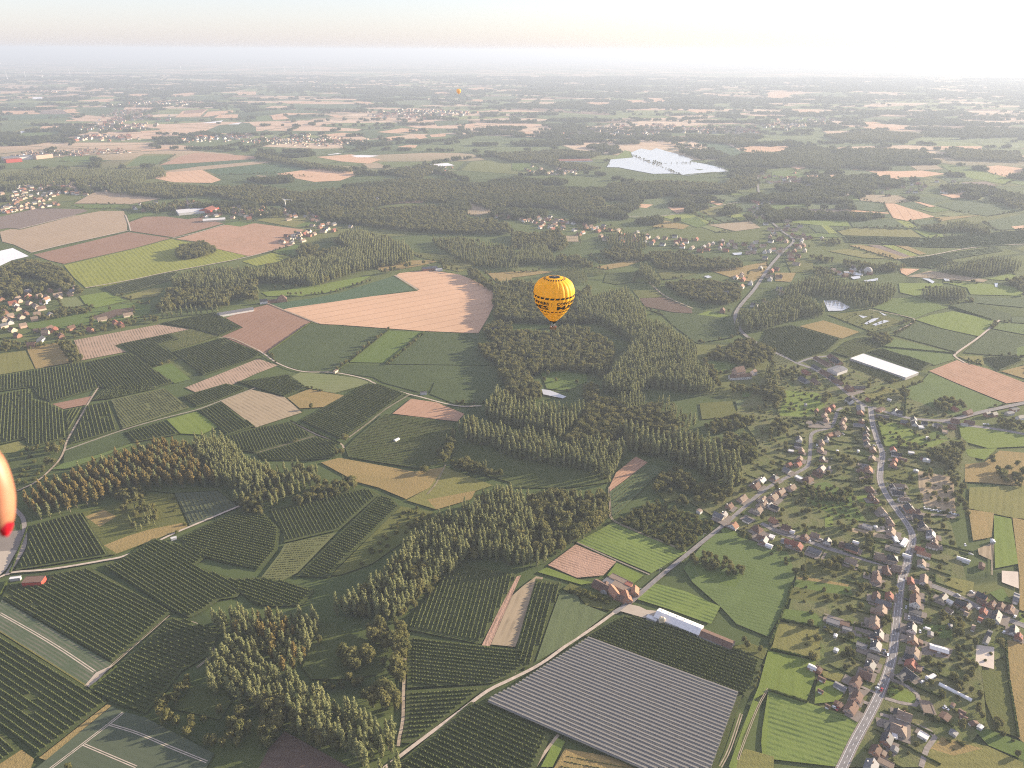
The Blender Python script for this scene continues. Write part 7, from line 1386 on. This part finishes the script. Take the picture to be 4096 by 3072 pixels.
SH = [(small_house_mesh(rc, wc, L, W, h), rc, wc) for rc, wc, L, W, h in (('o', 'w', 12, 9, 4), ('t', 'p', 11, 9, 4), ('b', 'w', 13, 9, 4), ('r', 'k', 14, 9, 3.6), ('n', 'k', 12, 9, 4), ('t', 'y', 16, 9, 3.6), ('n', 'y', 14, 10, 3.5), ('g', 'y', 12, 9, 4))]
PC['fhouse'] = bpy.data.collections.new('proto_house')
for i, ((a, b_, j), rc, wc) in enumerate(SH): PC['fhouse'].objects.link(bpy.data.objects.new('fhouse_%d' % i, j))
FARV = []
def ribbon_village(t, pts, spread, n, ang=None, desc='', z=0):
    pl = smooth(GP(t, pts), 20.0)
    for k in range(n):
        p = rnd.choice(pl[:-1]); i = pl.index(p); d = (pl[i + 1] - p).normalized(); s = rnd.choice((-1, 1)) * (9 + abs(rnd.gauss(0, spread)))
        q = p + Vector((-d.y, d.x)) * s + d * rnd.uniform(-12, 12); FARV.append((q.x, q.y, math.atan2(d.y, d.x) + rnd.choice((0, 1.57)) + rnd.uniform(-.1, .1), rnd.randrange(8), desc))
ribbon_village('F', [(1640, 425), (1660, 470), (1690, 500), (1714, 520), (1690, 545), (1660, 580), (1630, 625), (1600, 660), (1588, 685)], 22, 90, desc='the village along the upper road')
ribbon_village('F', [(1100, 465), (1200, 485), (1300, 505), (1400, 520), (1500, 530), (1600, 540), (1690, 535)], 30, 170, desc='the long village behind the balloon')
ribbon_village('F', [(0, 690), (60, 720), (130, 725), (220, 700), (300, 685)], 16, 40, desc='the village left of the pink rows'); ribbon_village('F', [(20, 640), (60, 655), (100, 640), (180, 625)], 18, 34, desc='the red-roofed hamlet by the park'); ribbon_village('F', [(0, 660), (40, 680), (60, 700)], 18, 18, desc='the red-roofed hamlet by the park')
ribbon_village('F', [(620, 525), (660, 510), (700, 495), (740, 485)], 16, 55, desc='the hamlet above the long poplar wood'); ribbon_village('F', [(290, 455), (380, 445), (460, 455), (520, 468), (560, 455)], 30, 80, desc='the village behind the brown fields'); ribbon_village('F', [(560, 455), (640, 462), (700, 480)], 25, 40, desc='the village behind the brown fields')
ribbon_village('F', [(0, 425), (80, 415), (160, 405), (250, 400)], 70, 210, desc='the town on the far left'); ribbon_village('F', [(0, 455), (60, 445), (130, 435)], 40, 70, desc='the town on the far left')
ribbon_village('F', [(1640, 378), (1700, 395), (1760, 410), (1830, 425)], 50, 60, desc='the hamlet beyond the upper road'); ribbon_village('31', [(600, 700), (700, 690), (850, 680)], 14, 12, desc='the water works')
for t, pts, sp, n in (('00', [(200, 1335), (500, 1330), (800, 1320), (1100, 1300)], 60, 120), ('00', [(880, 1130), (1000, 1090), (1100, 1050), (1150, 950)], 90, 190), ('00', [(1100, 920), (1400, 880), (1800, 910)], 120, 150), ('00', [(300, 800), (500, 790)], 150, 60), ('00', [(700, 1190), (1000, 1200), (1200, 1190)], 60, 60), ('00', [(1600, 1230), (1900, 1190), (2200, 1180)], 70, 80), ('s10', [(0, 710), (130, 690), (300, 700), (450, 715)], 90, 220), ('s10', [(600, 580), (800, 570), (960, 550)], 130, 200), ('s10', [(760, 830), (860, 845), (960, 850)], 40, 40), ('s10', [(100, 435), (300, 425)], 200, 80), ('s20', [(430, 680), (560, 650), (700, 640), (850, 630)], 110, 200), ('s20', [(880, 640), (1050, 650), (1200, 650)], 100, 160), ('s20', [(150, 860), (250, 840), (350, 850)], 60, 50), ('s20', [(230, 440), (330, 430)], 200, 60), ('s30', [(0, 640), (200, 600), (380, 595)], 80, 70), ('s30', [(350, 350), (600, 350)], 400, 90), ('s30', [(100, 890), (250, 900), (350, 905)], 60, 60), ('s30', [(540, 930), (800, 940), (1100, 930)], 80, 50)): ribbon_village(t, pts, sp, n, desc='the far villages')
FARV = [q for q in FARV if q[1] > 300]
FARV.sort(key=lambda q: q[0] ** 2 + q[1] ** 2)
own_n = 0; D = {}
for x, y, a, i, desc in FARV:
    if len(HOUSE_POS) and min(math.hypot(x - h[0], y - h[1]) - h[2] for h in HOUSE_POS) < 6: continue
    if own_n < 95 and inframe(x, y):
        own_n += 1; (wm_, rm_, _), rc, wc = SH[i]; e = empty('house', (x, y, .05), a); link(bpy.data.objects.new('wall', wm_), e); link(bpy.data.objects.new('roof', rm_), e)
        tag(e, '%s house with %s roof in %s' % (WC[wc][1], RC[rc][1], desc), 'house', 'houses of ' + desc)
    else:
        q = D.setdefault(desc, [[], [], [], []]); s = 1.0 if math.hypot(x, y) < 4500 else 1.6; q[0].append((x, y, 0)); q[1].append(a); q[2].append((s, s, s)); q[3].append(i)
    HOUSE_POS.append((x, y, 8.0))
    if rnd.random() < .9: s = rnd.uniform(.4, .8); TREES['oak'].append((x + rnd.uniform(-16, 16), y + rnd.uniform(-16, 16), s, s, wid))
for desc, q in D.items(): scatter('distant_houses', q[0], q[1], q[2], q[3], PC['fhouse'], 'distant cluster of small houses forming ' + desc, 'village')
plant_all()
# ---- woods and hedges of the plain beyond
def vnoise(x, y, sc, seed):
    r = np.random.default_rng(seed); g = r.random((256, 256)); u = x / sc; v = y / sc; i = np.floor(u).astype(int); j = np.floor(v).astype(int); fu, fv = u - i, v - j; fu = fu * fu * (3 - 2 * fu); fv = fv * fv * (3 - 2 * fv)
    q = lambda a, b: g[(i + a) % 256, (j + b) % 256]
    return (q(0, 0) * (1 - fu) + q(1, 0) * fu) * (1 - fv) + (q(0, 1) * (1 - fu) + q(1, 1) * fu) * fv
def far_woods():
    n = 150000
    y = 2100 * (15000 / 2100) ** NR.random(n); y = np.where(NR.random(n) < .5, y, 2100 + (15000 - 2100) * NR.random(n)); x = NR.uniform(-1, 1, n) * (y * .76 + 60)
    f = .34 * vnoise(x, y * 1.5, 1300, 3) + .33 * vnoise(x, y * 1.5, 430, 4) + .33 * vnoise(x, y * 1.5, 150, 5)
    thr = np.where(x > 0, .565, .6) + np.where(y < 4300, .055, 0) - .02 * (x > 600) * (y > 3600)
    keep = (f > thr) | ((y > 2800) & ((np.abs(vnoise(x, y * 1.3, 520, 8) - .5) < .010) | (np.abs(vnoise(x + 900, y * 1.3, 380, 9) - .5) < .007)))
    x, y = x[keep], y[keep]; P = np.stack([x, y], 1)
    bad = np.zeros(len(P), bool)
    for poly in FIELDPOLY:
        pp = np.array(poly)
        if pp[:, 1].max() < 1900: continue
        box = (x > pp[:, 0].min() - 12) & (x < pp[:, 0].max() + 12) & (y > pp[:, 1].min() - 12) & (y < pp[:, 1].max() + 12)
        if box.any():
            k = np.where(box)[0]; bad[k] |= inside(P[k], poly)
    lk = GP('s20', [(455, 835), (600, 725), (720, 725), (1090, 835), (1090, 900), (450, 880)]); bad |= inside(P, lk)
    hp = np.array([(h[0], h[1]) for h in HOUSE_POS if h[1] > 1900])
    P = P[~bad]
    for h in hp: P = P[np.hypot(P[:, 0] - h[0], P[:, 1] - h[1]) > 16]
    m = len(P); s = np.where(P[:, 1] > 6500, 1.5, 1.0) * NR.uniform(.65, 1.15, m); hz = NR.uniform(.8, 1.2, m)
    for lo, hi, lab in ((0, 4200, 'hazy broadleaf woods beyond the wheat plain'), (4200, 7500, 'blue-hazed woods in the far farmland'), (7500, 99999, 'faint woods close to the horizon')):
        k = (P[:, 1] >= lo) & (P[:, 1] < hi)
        if k.any(): scatter('distant_woods', np.column_stack([P[k], np.zeros(k.sum())]), NR.uniform(0, 6.28, k.sum()), np.column_stack([s[k], s[k], hz[k]]), NR.integers(0, 4, k.sum()), PC['clump'], lab, 'woods')
far_woods()
# ---- wind turbines
tw = simple('turbine_white', (.80, .80, .80), .5, .3, .05, .05)
def turbine(t, x, y, H, lab, rot):
    px, py = G(t, x, y); e = empty('wind_turbine', (px, py, 0), rnd.uniform(-.5, .5) + math.pi); k = H / 100
    mb = MB(); mb.tube((0, 0, 0), (0, 0, H), 3.2 * k, 1.8 * k, 10); mb.build('tower', tw, e); mb = MB(); mb.box(-2 * k, 2 * k, -3 * k, 8 * k, H - 1.8 * k, H + 2.2 * k); mb.build('nacelle', tw, e)
    hub = MB(); hub.tube((0, -3 * k, H), (0, -6 * k, H), 2.2 * k, .8 * k, 8); hub.build('hub', tw, e)
    for b in range(3):
        a = rot + b * 2.094; c, s = math.cos(a), math.sin(a); mb = MB(); Lb = 46 * k
        v = []
        for q, w0 in ((0, 1.5), (.2, 2.4), (1, .5)): v += [(c * Lb * q - s * w0 * k, -4.4 * k, H + s * Lb * q + c * w0 * k), (c * Lb * q + s * w0 * k * .6, -4.4 * k, H + s * Lb * q - c * w0 * k * .6), (c * Lb * q, -5.0 * k, H + s * Lb * q)]
        mb.add(v, [(0, 3, 4, 1), (3, 6, 7, 4), (1, 4, 5, 2), (4, 7, 8, 5), (2, 5, 3, 0), (5, 8, 6, 3), (6, 8, 7)]); mb.build('blade', tw, e)
    tag(e, lab, 'wind turbine', 'wind turbines on the plain')
for x, y in ((65, 685), (222, 675), (370, 670), (605, 650), (763, 648)): turbine('00', x, y, 105, 'white wind turbine of the nearer left-hand row on the hazy plain', rnd.uniform(0, 2))
for x, y in ((15, 590), (115, 590), (217, 585), (1565, 610), (760, 505), (845, 500)): turbine('00', x, y, 120, 'faint white wind turbine further back on the hazy plain', rnd.uniform(0, 2))
for x, y in ((142, 360), (236, 358), (318, 358), (573, 352), (667, 348)): turbine('s10', x, y, 120, 'white wind turbine of the middle row on the hazy plain', rnd.uniform(0, 2))
# ================================================================== hot air balloons
yel, blk = (.95, .60, .055), (.012, .012, .014)
def fabric(name, col, tr=.5):
    m = bpy.data.materials.new(name); m.use_nodes = True; nt = m.node_tree; nt.nodes.clear(); o = nt.nodes.new('ShaderNodeOutputMaterial'); d = nt.nodes.new('ShaderNodeBsdfPrincipled'); t = nt.nodes.new('ShaderNodeBsdfTranslucent'); mx = nt.nodes.new('ShaderNodeMixShader')
    tc = nt.nodes.new('ShaderNodeTexCoord'); f = nramp(nt, nnoise(nt, tc.outputs['Object'], .35, 4), .3, .7); c = nmix(nt, f, tuple(x * .9 for x in col), col)
    nt.links.new(c, d.inputs['Base Color']); nt.links.new(c, t.inputs[0]); d.inputs['Roughness'].default_value = .55; d.inputs['Specular IOR Level'].default_value = .25; mx.inputs[0].default_value = tr
    nt.links.new(d.outputs[0], mx.inputs[1]); nt.links.new(t.outputs[0], mx.inputs[2]); nt.links.new(mx.outputs[0], o.inputs[0]); return m
fy = fabric('balloon_yellow', yel); fb_ = fabric('balloon_black', blk, .03); rope_m = simple('rope', (.5, .47, .42), .8, .1, .1, 5); wick = simple('wicker', (.30, .17, .09), .9, .1, .35, 6); steel = simple('burner_steel', (.5, .5, .5), .35, .5, .1, 3, .7); leath = simple('leather_trim', (.42, .22, .12), .7, .2, .2, 3)
PROF = [(0, 2.1), (1.0, 3.1), (2.41, 4.6), (4.64, 6.25), (6.86, 7.72), (8.5, 8.65), (9.83, 9.25), (12.4, 9.86), (14.3, 10.0), (15.8, 9.86), (17.2, 9.5), (18.5, 8.9), (19.6, 8.1), (20.6, 6.9), (21.3, 5.4), (21.75, 4.0), (21.96, 2.75)]
PZ = np.array([p[0] for p in PROF]); PR = np.array([p[1] for p in PROF])
def env_r(z): return float(np.interp(z, PZ, PR))
def smooth_profile():
    global PZ, PR
    s = np.concatenate([[0], np.cumsum(np.hypot(np.diff(PZ), np.diff(PR)))]); q = np.linspace(0, s[-1], 60); z = np.interp(q, s, PZ); r_ = np.interp(q, s, PR)
    for _ in range(3):
        z[1:-1] = (z[:-2] + 2 * z[1:-1] + z[2:]) / 4; r_[1:-1] = (r_[:-2] + 2 * r_[1:-1] + r_[2:]) / 4
    PZ, PR = z, r_
smooth_profile()
NG, SUBG = 24, 6
def env_pt(th, z, off=0.0):
    ph = (th / (2 * math.pi) * NG) % 1.0; bul = math.sin(math.pi * ph)
    k = min(1.0, max(0.0, (z - 1) / 8)); r_ = env_r(z); r_ = r_ * (1 - .022 * k) + .40 * k * bul * min(1, r_ / 8) + off
    return (r_ * math.cos(th), r_ * math.sin(th), z)
bd = ray('F', (2080 + 463 / 3.4) * 2212 / 4096, (1060 + 400 / 3.4) * 2212 / 4096); bpos = Vector((0, 0, CAMH)) + bd * (362.0 / 1.0)
bpos.z -= 13.2
B = empty('hot_air_balloon', bpos, R(0)); tag(B, 'yellow hot air balloon with black lettering flying above the park wood', 'balloon')
nth = NG * SUBG
vv = [env_pt(2 * math.pi * k / nth, z) for z in PZ for k in range(nth)]
ff = [(i * nth + k, i * nth + (k + 1) % nth, (i + 1) * nth + (k + 1) % nth, (i + 1) * nth + k) for i in range(len(PZ) - 1) for k in range(nth)]
env = obj('envelope', mesh_np('envelope', vv, ff, [fy], smooth=True), B)
def patch(name, cells, mat, parent, off=.05):
    """cells: (th0, th1, z0, z1, slant)"""
    v = []; f = []
    for t0, t1, z0, z1, sl in cells:
        n0 = len(v); nx, nz = 6, 3
        for j in range(nz + 1):
            for i in range(nx + 1): v.append(env_pt(t0 + (t1 - t0) * i / nx + sl * j / nz, z0 + (z1 - z0) * j / nz, off))
        f += [(n0 + j * (nx + 1) + i, n0 + j * (nx + 1) + i + 1, n0 + (j + 1) * (nx + 1) + i + 1, n0 + (j + 1) * (nx + 1) + i) for j in range(nz) for i in range(nx)]
    return obj(name, mesh_np(name, v, f, [mat], smooth=True), parent)
gs = 2 * math.pi / NG
for k in range(NG): patch('band_dash', [(k * gs + .02 * gs, k * gs + .76 * gs, 13.3, 14.25, .22 * gs)], fb_, env)
for k in range(NG): patch('band_dash', [(k * gs + .05 * gs, k * gs + .72 * gs, 6.15, 6.75, .2 * gs)], fb_, env)
for k in range(NG): patch('crown_dash', [(k * gs + .22 * gs, k * gs + .78 * gs, 21.3, 21.66, 0)], fb_, env)
# crown: black vent disc with pale radial tapes
v = [(0, 0, 22.25)] + [(2.8 * math.cos(2 * math.pi * k / 48), 2.8 * math.sin(2 * math.pi * k / 48), 22.0) for k in range(48)]
par = obj('crown_vent', mesh_np('crown_vent', v, [(0, 1 + k, 1 + (k + 1) % 48) for k in range(48)], [fb_]), B)
mb = MB()
for k in range(10): a = 2 * math.pi * k / 10; mb.tube((math.cos(a) * .1, math.sin(a) * .1, 22.29), (math.cos(a) * 1.2, math.sin(a) * 1.2, 22.19), .02, .01, 4)
mb.build('radial_tapes', rope_m, par)
def lettering(txt, th_c, z0, h, width_rad, name):
    cu = bpy.data.curves.new(name, 'FONT'); cu.body = txt; cu.size = 1.0; cu.align_x = 'CENTER'; cu.offset = .045; cu.resolution_u = 2
    to = bpy.data.objects.new(name, cu); me = to.to_mesh(); bm = bmesh.new(); bm.from_mesh(me); to.to_mesh_clear()
    bmesh.ops.triangulate(bm, faces=bm.faces[:])
    for _ in range(3):
        long_e = [e for e in bm.edges if e.calc_length() > .16]
        if not long_e: break
        bmesh.ops.subdivide_edges(bm, edges=long_e, cuts=1, use_grid_fill=False); bmesh.ops.triangulate(bm, faces=bm.faces[:])
    xs = [q.co.x for q in bm.verts]; ys = [q.co.y for q in bm.verts]; x0, x1, y0, y1 = min(xs), max(xs), min(ys), max(ys)
    for q in bm.verts:
        u = (q.co.x - (x0 + x1) / 2) / (x1 - x0); z = z0 + h * (q.co.y - y0) / (y1 - y0)
        q.co = env_pt(th_c + u * width_rad, z, .07)
    m2 = bpy.data.meshes.new(name); bm.to_mesh(m2); bm.free(); m2.materials.append(fb_); obj(name, m2, env)
# the two panels meet facing the camera: one ends left of the front seam, the other begins right of it
front = math.atan2(-bpos.y, -bpos.x) - .05
for c in (front - 1.02, front + 1.02, front + 3.06):
    lettering('CONTAINERS', c, 10.45, 1.6, 1.66, 'lettering'); lettering('MAES', c, 7.75, 2.25, 1.6, 'lettering'); lettering('www.containersmaes.be', c, 4.3, .5, 1.3, 'lettering')
patch('side_flag', [(front - .055, front - .03, 9.6, 11.9, 0)], fb_, env)
# skirt, ropes, burner, basket
n = 24; v = [(r_ * math.cos(2 * math.pi * k / n), r_ * math.sin(2 * math.pi * k / n), z) for z, r_ in ((-.02, 2.12), (-.7, 1.75), (-1.5, 1.3)) for k in range(n)]
f = [(i * n + k, i * n + (k + 1) % n, (i + 1) * n + (k + 1) % n, (i + 1) * n + k) for i in range(2) for k in range(n) if not (i == 1 and 8 < k < 17)]
obj('skirt', mesh_np('skirt', v, f, [fb_], smooth=True), B)
fr = front
bk = MB(); bl, bw, z0 = 1.5, 1.0, -4.7
for s in (-1, 1): bk.box(-bl, bl, s * bw - .06, s * bw + .06, z0, z0 + 1.15); bk.box(s * bl - .06, s * bl + .06, -bw + .061, bw - .061, z0, z0 + 1.15)
bk.box(-bl + .061, bl - .061, -bw + .061, bw - .061, z0, z0 + .1)
bsk = bk.build('basket', wick, B)
mb = MB()
for s in (-1, 1): mb.tube((-bl, s * bw, z0 + 1.2), (bl, s * bw, z0 + 1.2), .11, .11, 6); mb.tube((s * bl, -bw, z0 + 1.2), (s * bl, bw, z0 + 1.2), .11, .11, 6)
mb.build('padded_rim', leath, bsk)
mb = MB(); mb.box(-.9, .9, -.55, -.45, -2.65, -2.55); mb.box(-.9, .9, .45, .55, -2.65, -2.55); mb.box(-.9, -.8, -.449, .449, -2.65, -2.55); mb.box(.8, .9, -.449, .449, -2.65, -2.55); mb.build('burner_frame', steel, B)
for s in (-.4, .4): mb = MB(); mb.tube((s, 0, -2.6), (s, 0, -1.9), .2, .26, 10); mb.build('burner', steel, B)
mb = MB()
for sx in (-1, 1):
    for sy in (-1, 1): mb.tube((sx * bl, sy * bw, z0 + 1.2), (sx * .85, sy * .5, -2.6), .035, .035, 5); mb.tube((sx * .85, sy * .5, -2.6), (sx * 1.35, sy * 1.35, -.1), .025, .025, 4)
mb.build('ropes', rope_m, B)
# far small balloon
def tiny_balloon():
    d = ray('s10', 1005, 467); k = 2600.0; p = Vector((0, 0, CAMH)) + d * k; e = empty('hot_air_balloon', p); tag(e, 'tiny distant yellow balloon drifting over the far wheat fields', 'balloon')
    v = [(r_ * .8 * math.cos(2 * math.pi * j / 24), r_ * .8 * math.sin(2 * math.pi * j / 24), z * .8) for z, r_ in zip(PZ, PR) for j in range(24)]
    obj('envelope', mesh_np('envelope', v, [(i * 24 + j, i * 24 + (j + 1) % 24, (i + 1) * 24 + (j + 1) % 24, (i + 1) * 24 + j) for i in range(len(PZ) - 1) for j in range(24)] + [tuple(range((len(PZ) - 1) * 24, len(PZ) * 24))], [fy], smooth=True), e)
    mb = MB(); mb.box(-.8, .8, -.6, .6, -4.2, -3.2); mb.build('basket', wick, e); mb = MB()
    for a in range(4): mb.tube((.7 * math.cos(a * 1.57 + .78), .7 * math.sin(a * 1.57 + .78), -3.2), (1.5 * math.cos(a * 1.57 + .78), 1.5 * math.sin(a * 1.57 + .78), 0), .05, .05, 4)
    mb.build('ropes', rope_m, e)
tiny_balloon()
# ---- people in the basket
def person(loc, rz, shirt, lab):
    """standing figure: one continuous lofted surface, arms resting on the rim"""
    sm = simple('cloth_%s' % shirt[0], shirt[1], .9, .1, .15, 4); sk = simple('skin', (.55, .33, .24), .6, .3, .08, 6); hair = simple('hair_brown', (.06, .035, .02), .7, .2, .2, 8)
    e = empty('person', loc, rz); tag(e, lab, 'person'); mb = MB(); n = 10
    ringsz = [(.02, .17, .12), (.45, .16, .12), (.85, .17, .12), (1.05, .19, .12), (1.3, .22, .13), (1.42, .2, .11), (1.47, .07, .07), (1.53, .06, .065), (1.56, .075, .09), (1.63, .085, .105), (1.70, .08, .1), (1.75, .04, .05)]
    v = [(a * math.cos(2 * math.pi * k / n), b * math.sin(2 * math.pi * k / n), z) for z, a, b in ringsz for k in range(n)]
    f = [(i * n + k, i * n + (k + 1) % n, (i + 1) * n + (k + 1) % n, (i + 1) * n + k) for i in range(len(ringsz) - 1) for k in range(n)] + [tuple(range(n))[::-1], tuple(range((len(ringsz) - 1) * n, len(ringsz) * n))]
    fm = [0 if i < 6 else 1 for i in range(len(ringsz) - 1) for k in range(n)] + [0, 1]
    mb.v = v; mb.f = f; mb.m = fm
    for s in (-1, 1): mb.tube((s * .2, 0, 1.38), (s * .27, .1, 1.12), .055, .045, 6, 0); mb.tube((s * .27, .1, 1.12), (s * .2, .33, 1.1), .045, .035, 6, 1); mb.tube((s * .2, .33, 1.1), (s * .2, .42, 1.1), .04, .02, 6, 1)
    mb.build('body', [sm, sk], e, smooth=True)
    hv = [(.1 * math.cos(2 * math.pi * k / n) * c, .12 * math.sin(2 * math.pi * k / n) * c - .012, z) for z, c in ((1.62, .9), (1.68, 1.0), (1.74, .8), (1.785, .25)) for k in range(n)]
    obj('hair', mesh_np('hair', hv, [(i * n + k, i * n + (k + 1) % n, (i + 1) * n + (k + 1) % n, (i + 1) * n + k) for i in range(3) for k in range(n)] + [tuple(range(30, 40))], [hair], smooth=True), e)
for i, (dx, dy, rz, sh) in enumerate(((-1.0, -.55, 3.1, ('white', (.7, .7, .68))), (-.35, -.6, 3.3, ('black', (.03, .03, .035))), (.35, -.55, 2.9, ('pale', (.6, .5, .45))), (1.0, -.5, 3.4, ('red', (.4, .06, .05))), (-.7, .45, 0, ('blue', (.08, .12, .25))), (.7, .5, .2, ('grey', (.25, .25, .25))))):
    person(bpos + Vector((dx, dy, z0 + .12)), rz, sh, 'passenger in a %s top standing in the balloon basket' % sh[0])
# ================================================================== the hand beside the camera
def campt(px, py, d): return Vector((0, 0, CAMH)) + (_f + _r2 * ((px - 2048) / FPX) + _u2 * ((1536 - py) / FPX)) * d
def hand():
    D = .42; mm = D / FPX         # metres per photograph pixel at that depth
    V = []; E_ = []; Rr = []
    def add(px, py, dd, r, prev=None):
        V.append(campt(px, py, D + dd)); Rr.append(r); i = len(V) - 1
        if prev is not None: E_.append((prev, i))
        return i
    w0 = add(-760, 2080, .04, .024); add(-1300, 2200, .08, .030, w0); k = add(-1900, 2330, .12, .034, 1)
    p0 = add(-560, 2010, .03, .026, w0)
    # pointing finger: knuckle outside the frame, last two joints hang into the picture
    m1 = add(-400, 1900, .0, .0120, p0); b1 = add(-210, 1808, -.004, .0092, m1); a = add(-46, 1826, -.004, .0086, b1); b = add(-14, 1930, -.002, .0084, a); c = add(-2, 1990, 0, .0084, b); c2 = add(0, 2030, 0, .0079, c); d = add(2, 2075, .001, .0074, c2); e = add(0, 2112, .002, .0060, d); add(-2, 2134, .002, .0036, e)
    for j, (oy, ox, sh) in enumerate(((40, -60, 0), (80, -120, .0), (120, -190, 0))):     # three more fingers curled behind it
        q = add(-430 + ox * .3, 1930 + oy, .022 + .02 * j, .0115, p0); q = add(-260 + ox, 1890 + oy, .022 + .02 * j, .0095, q); q = add(-170 + ox, 1960 + oy, .022 + .02 * j, .009, q); q = add(-190 + ox, 2060 + oy, .024 + .02 * j, .0082, q); add(-215 + ox, 2120 + oy, .026 + .02 * j, .006, q)
    q = add(-560, 2130, -.01, .014, w0); q = add(-400, 2190, -.02, .0115, q); q = add(-270, 2200, -.022, .0105, q); add(-190, 2180, -.022, .007, q)     # thumb
    # small local coordinates: place the object at the hand and keep vertices relative
    o0 = V[p0].copy(); m, nt, bs = mat_base('hand_skin', .5, .4); bs.inputs['Subsurface Weight'].default_value = .15; bs.inputs['Subsurface Radius'].default_value = (.008, .003, .0015)
    tc = nt.nodes.new('ShaderNodeTexCoord'); nt.links.new(nmix(nt, nramp(nt, nnoise(nt, tc.outputs['Object'], 60, 3), .3, .7), (.30, .125, .07), (.36, .16, .095)), bs.inputs['Base Color'])
    me = bpy.data.meshes.new('hand'); me.from_pydata([tuple(v - o0) for v in V], E_, []); me.materials.append(m)
    root = empty('hand', o0); tag(root, 'out-of-focus hand with bent finger and red painted nail', 'hand')
    ho = obj('palm_and_fingers', me, root); sk = ho.modifiers.new('skin', 'SKIN'); sk.use_smooth_shade = True
    bm = bmesh.new(); bm.from_mesh(me); ly = bm.verts.layers.skin.verify(); bm.verts.ensure_lookup_table()
    for i, r_ in enumerate(Rr): bm.verts[i][ly].radius = (r_, r_)
    bm.verts[w0][ly].use_root = True
    bm.to_mesh(me); bm.free(); ss = ho.modifiers.new('sub', 'SUBSURF'); ss.levels = 2; ss.render_levels = 2
    # nail: curved red plate lying over the finger tip, turned towards the camera's right
    tip = campt(24, 2108, D + .0005); ax = (campt(-4, 2140, D) - campt(6, 2070, D)).normalized(); out = (_r2 * .93 - _f * .36).normalized(); out = (out - ax * out.dot(ax)).normalized(); sd = ax.cross(out)
    v = []; n1, n2 = 8, 6
    for i in range(n1 + 1):
        u = i / n1
        wdt = .0034 * (1 - .35 * max(0, u - .6) / .4 - .25 * max(0, .25 - u) / .25)
        for j in range(n2 + 1):
            q = (j / n2 - .5) * 2; v.append(tip - o0 + ax * (-.0035 + .0085 * u) + sd * (wdt * q) + out * (.0034 - .0022 * q * q - .0014 * u * u))
    nm = simple('nail_varnish', (.40, .008, .02), .2, .6, .05, 3)
    obj('finger_nail', mesh_np('finger_nail', v, [(i * (n2 + 1) + j, i * (n2 + 1) + j + 1, (i + 1) * (n2 + 1) + j + 1, (i + 1) * (n2 + 1) + j) for i in range(n1) for j in range(n2)], [nm], smooth=True), root)
hand()
# ================================================================== the hazy air
hz = bpy.data.materials.new('haze'); hz.use_nodes = True; nt = hz.node_tree; nt.nodes.clear()
ho = nt.nodes.new('ShaderNodeOutputMaterial'); pv = nt.nodes.new('ShaderNodeVolumePrincipled'); nt.links.new(pv.outputs[0], ho.inputs['Volume'])
pv.inputs['Color'].default_value = (.52, .60, .72, 1); pv.inputs['Density'].default_value = HAZE; pv.inputs['Anisotropy'].default_value = .16
mb = MB(); mb.box(-61500, 61500, -61500, 61500, -1.6, 482); ho_ = mb.build('haze', hz); tag(ho_, 'pale even haze in the air over the whole plain', 'haze', kind='stuff')
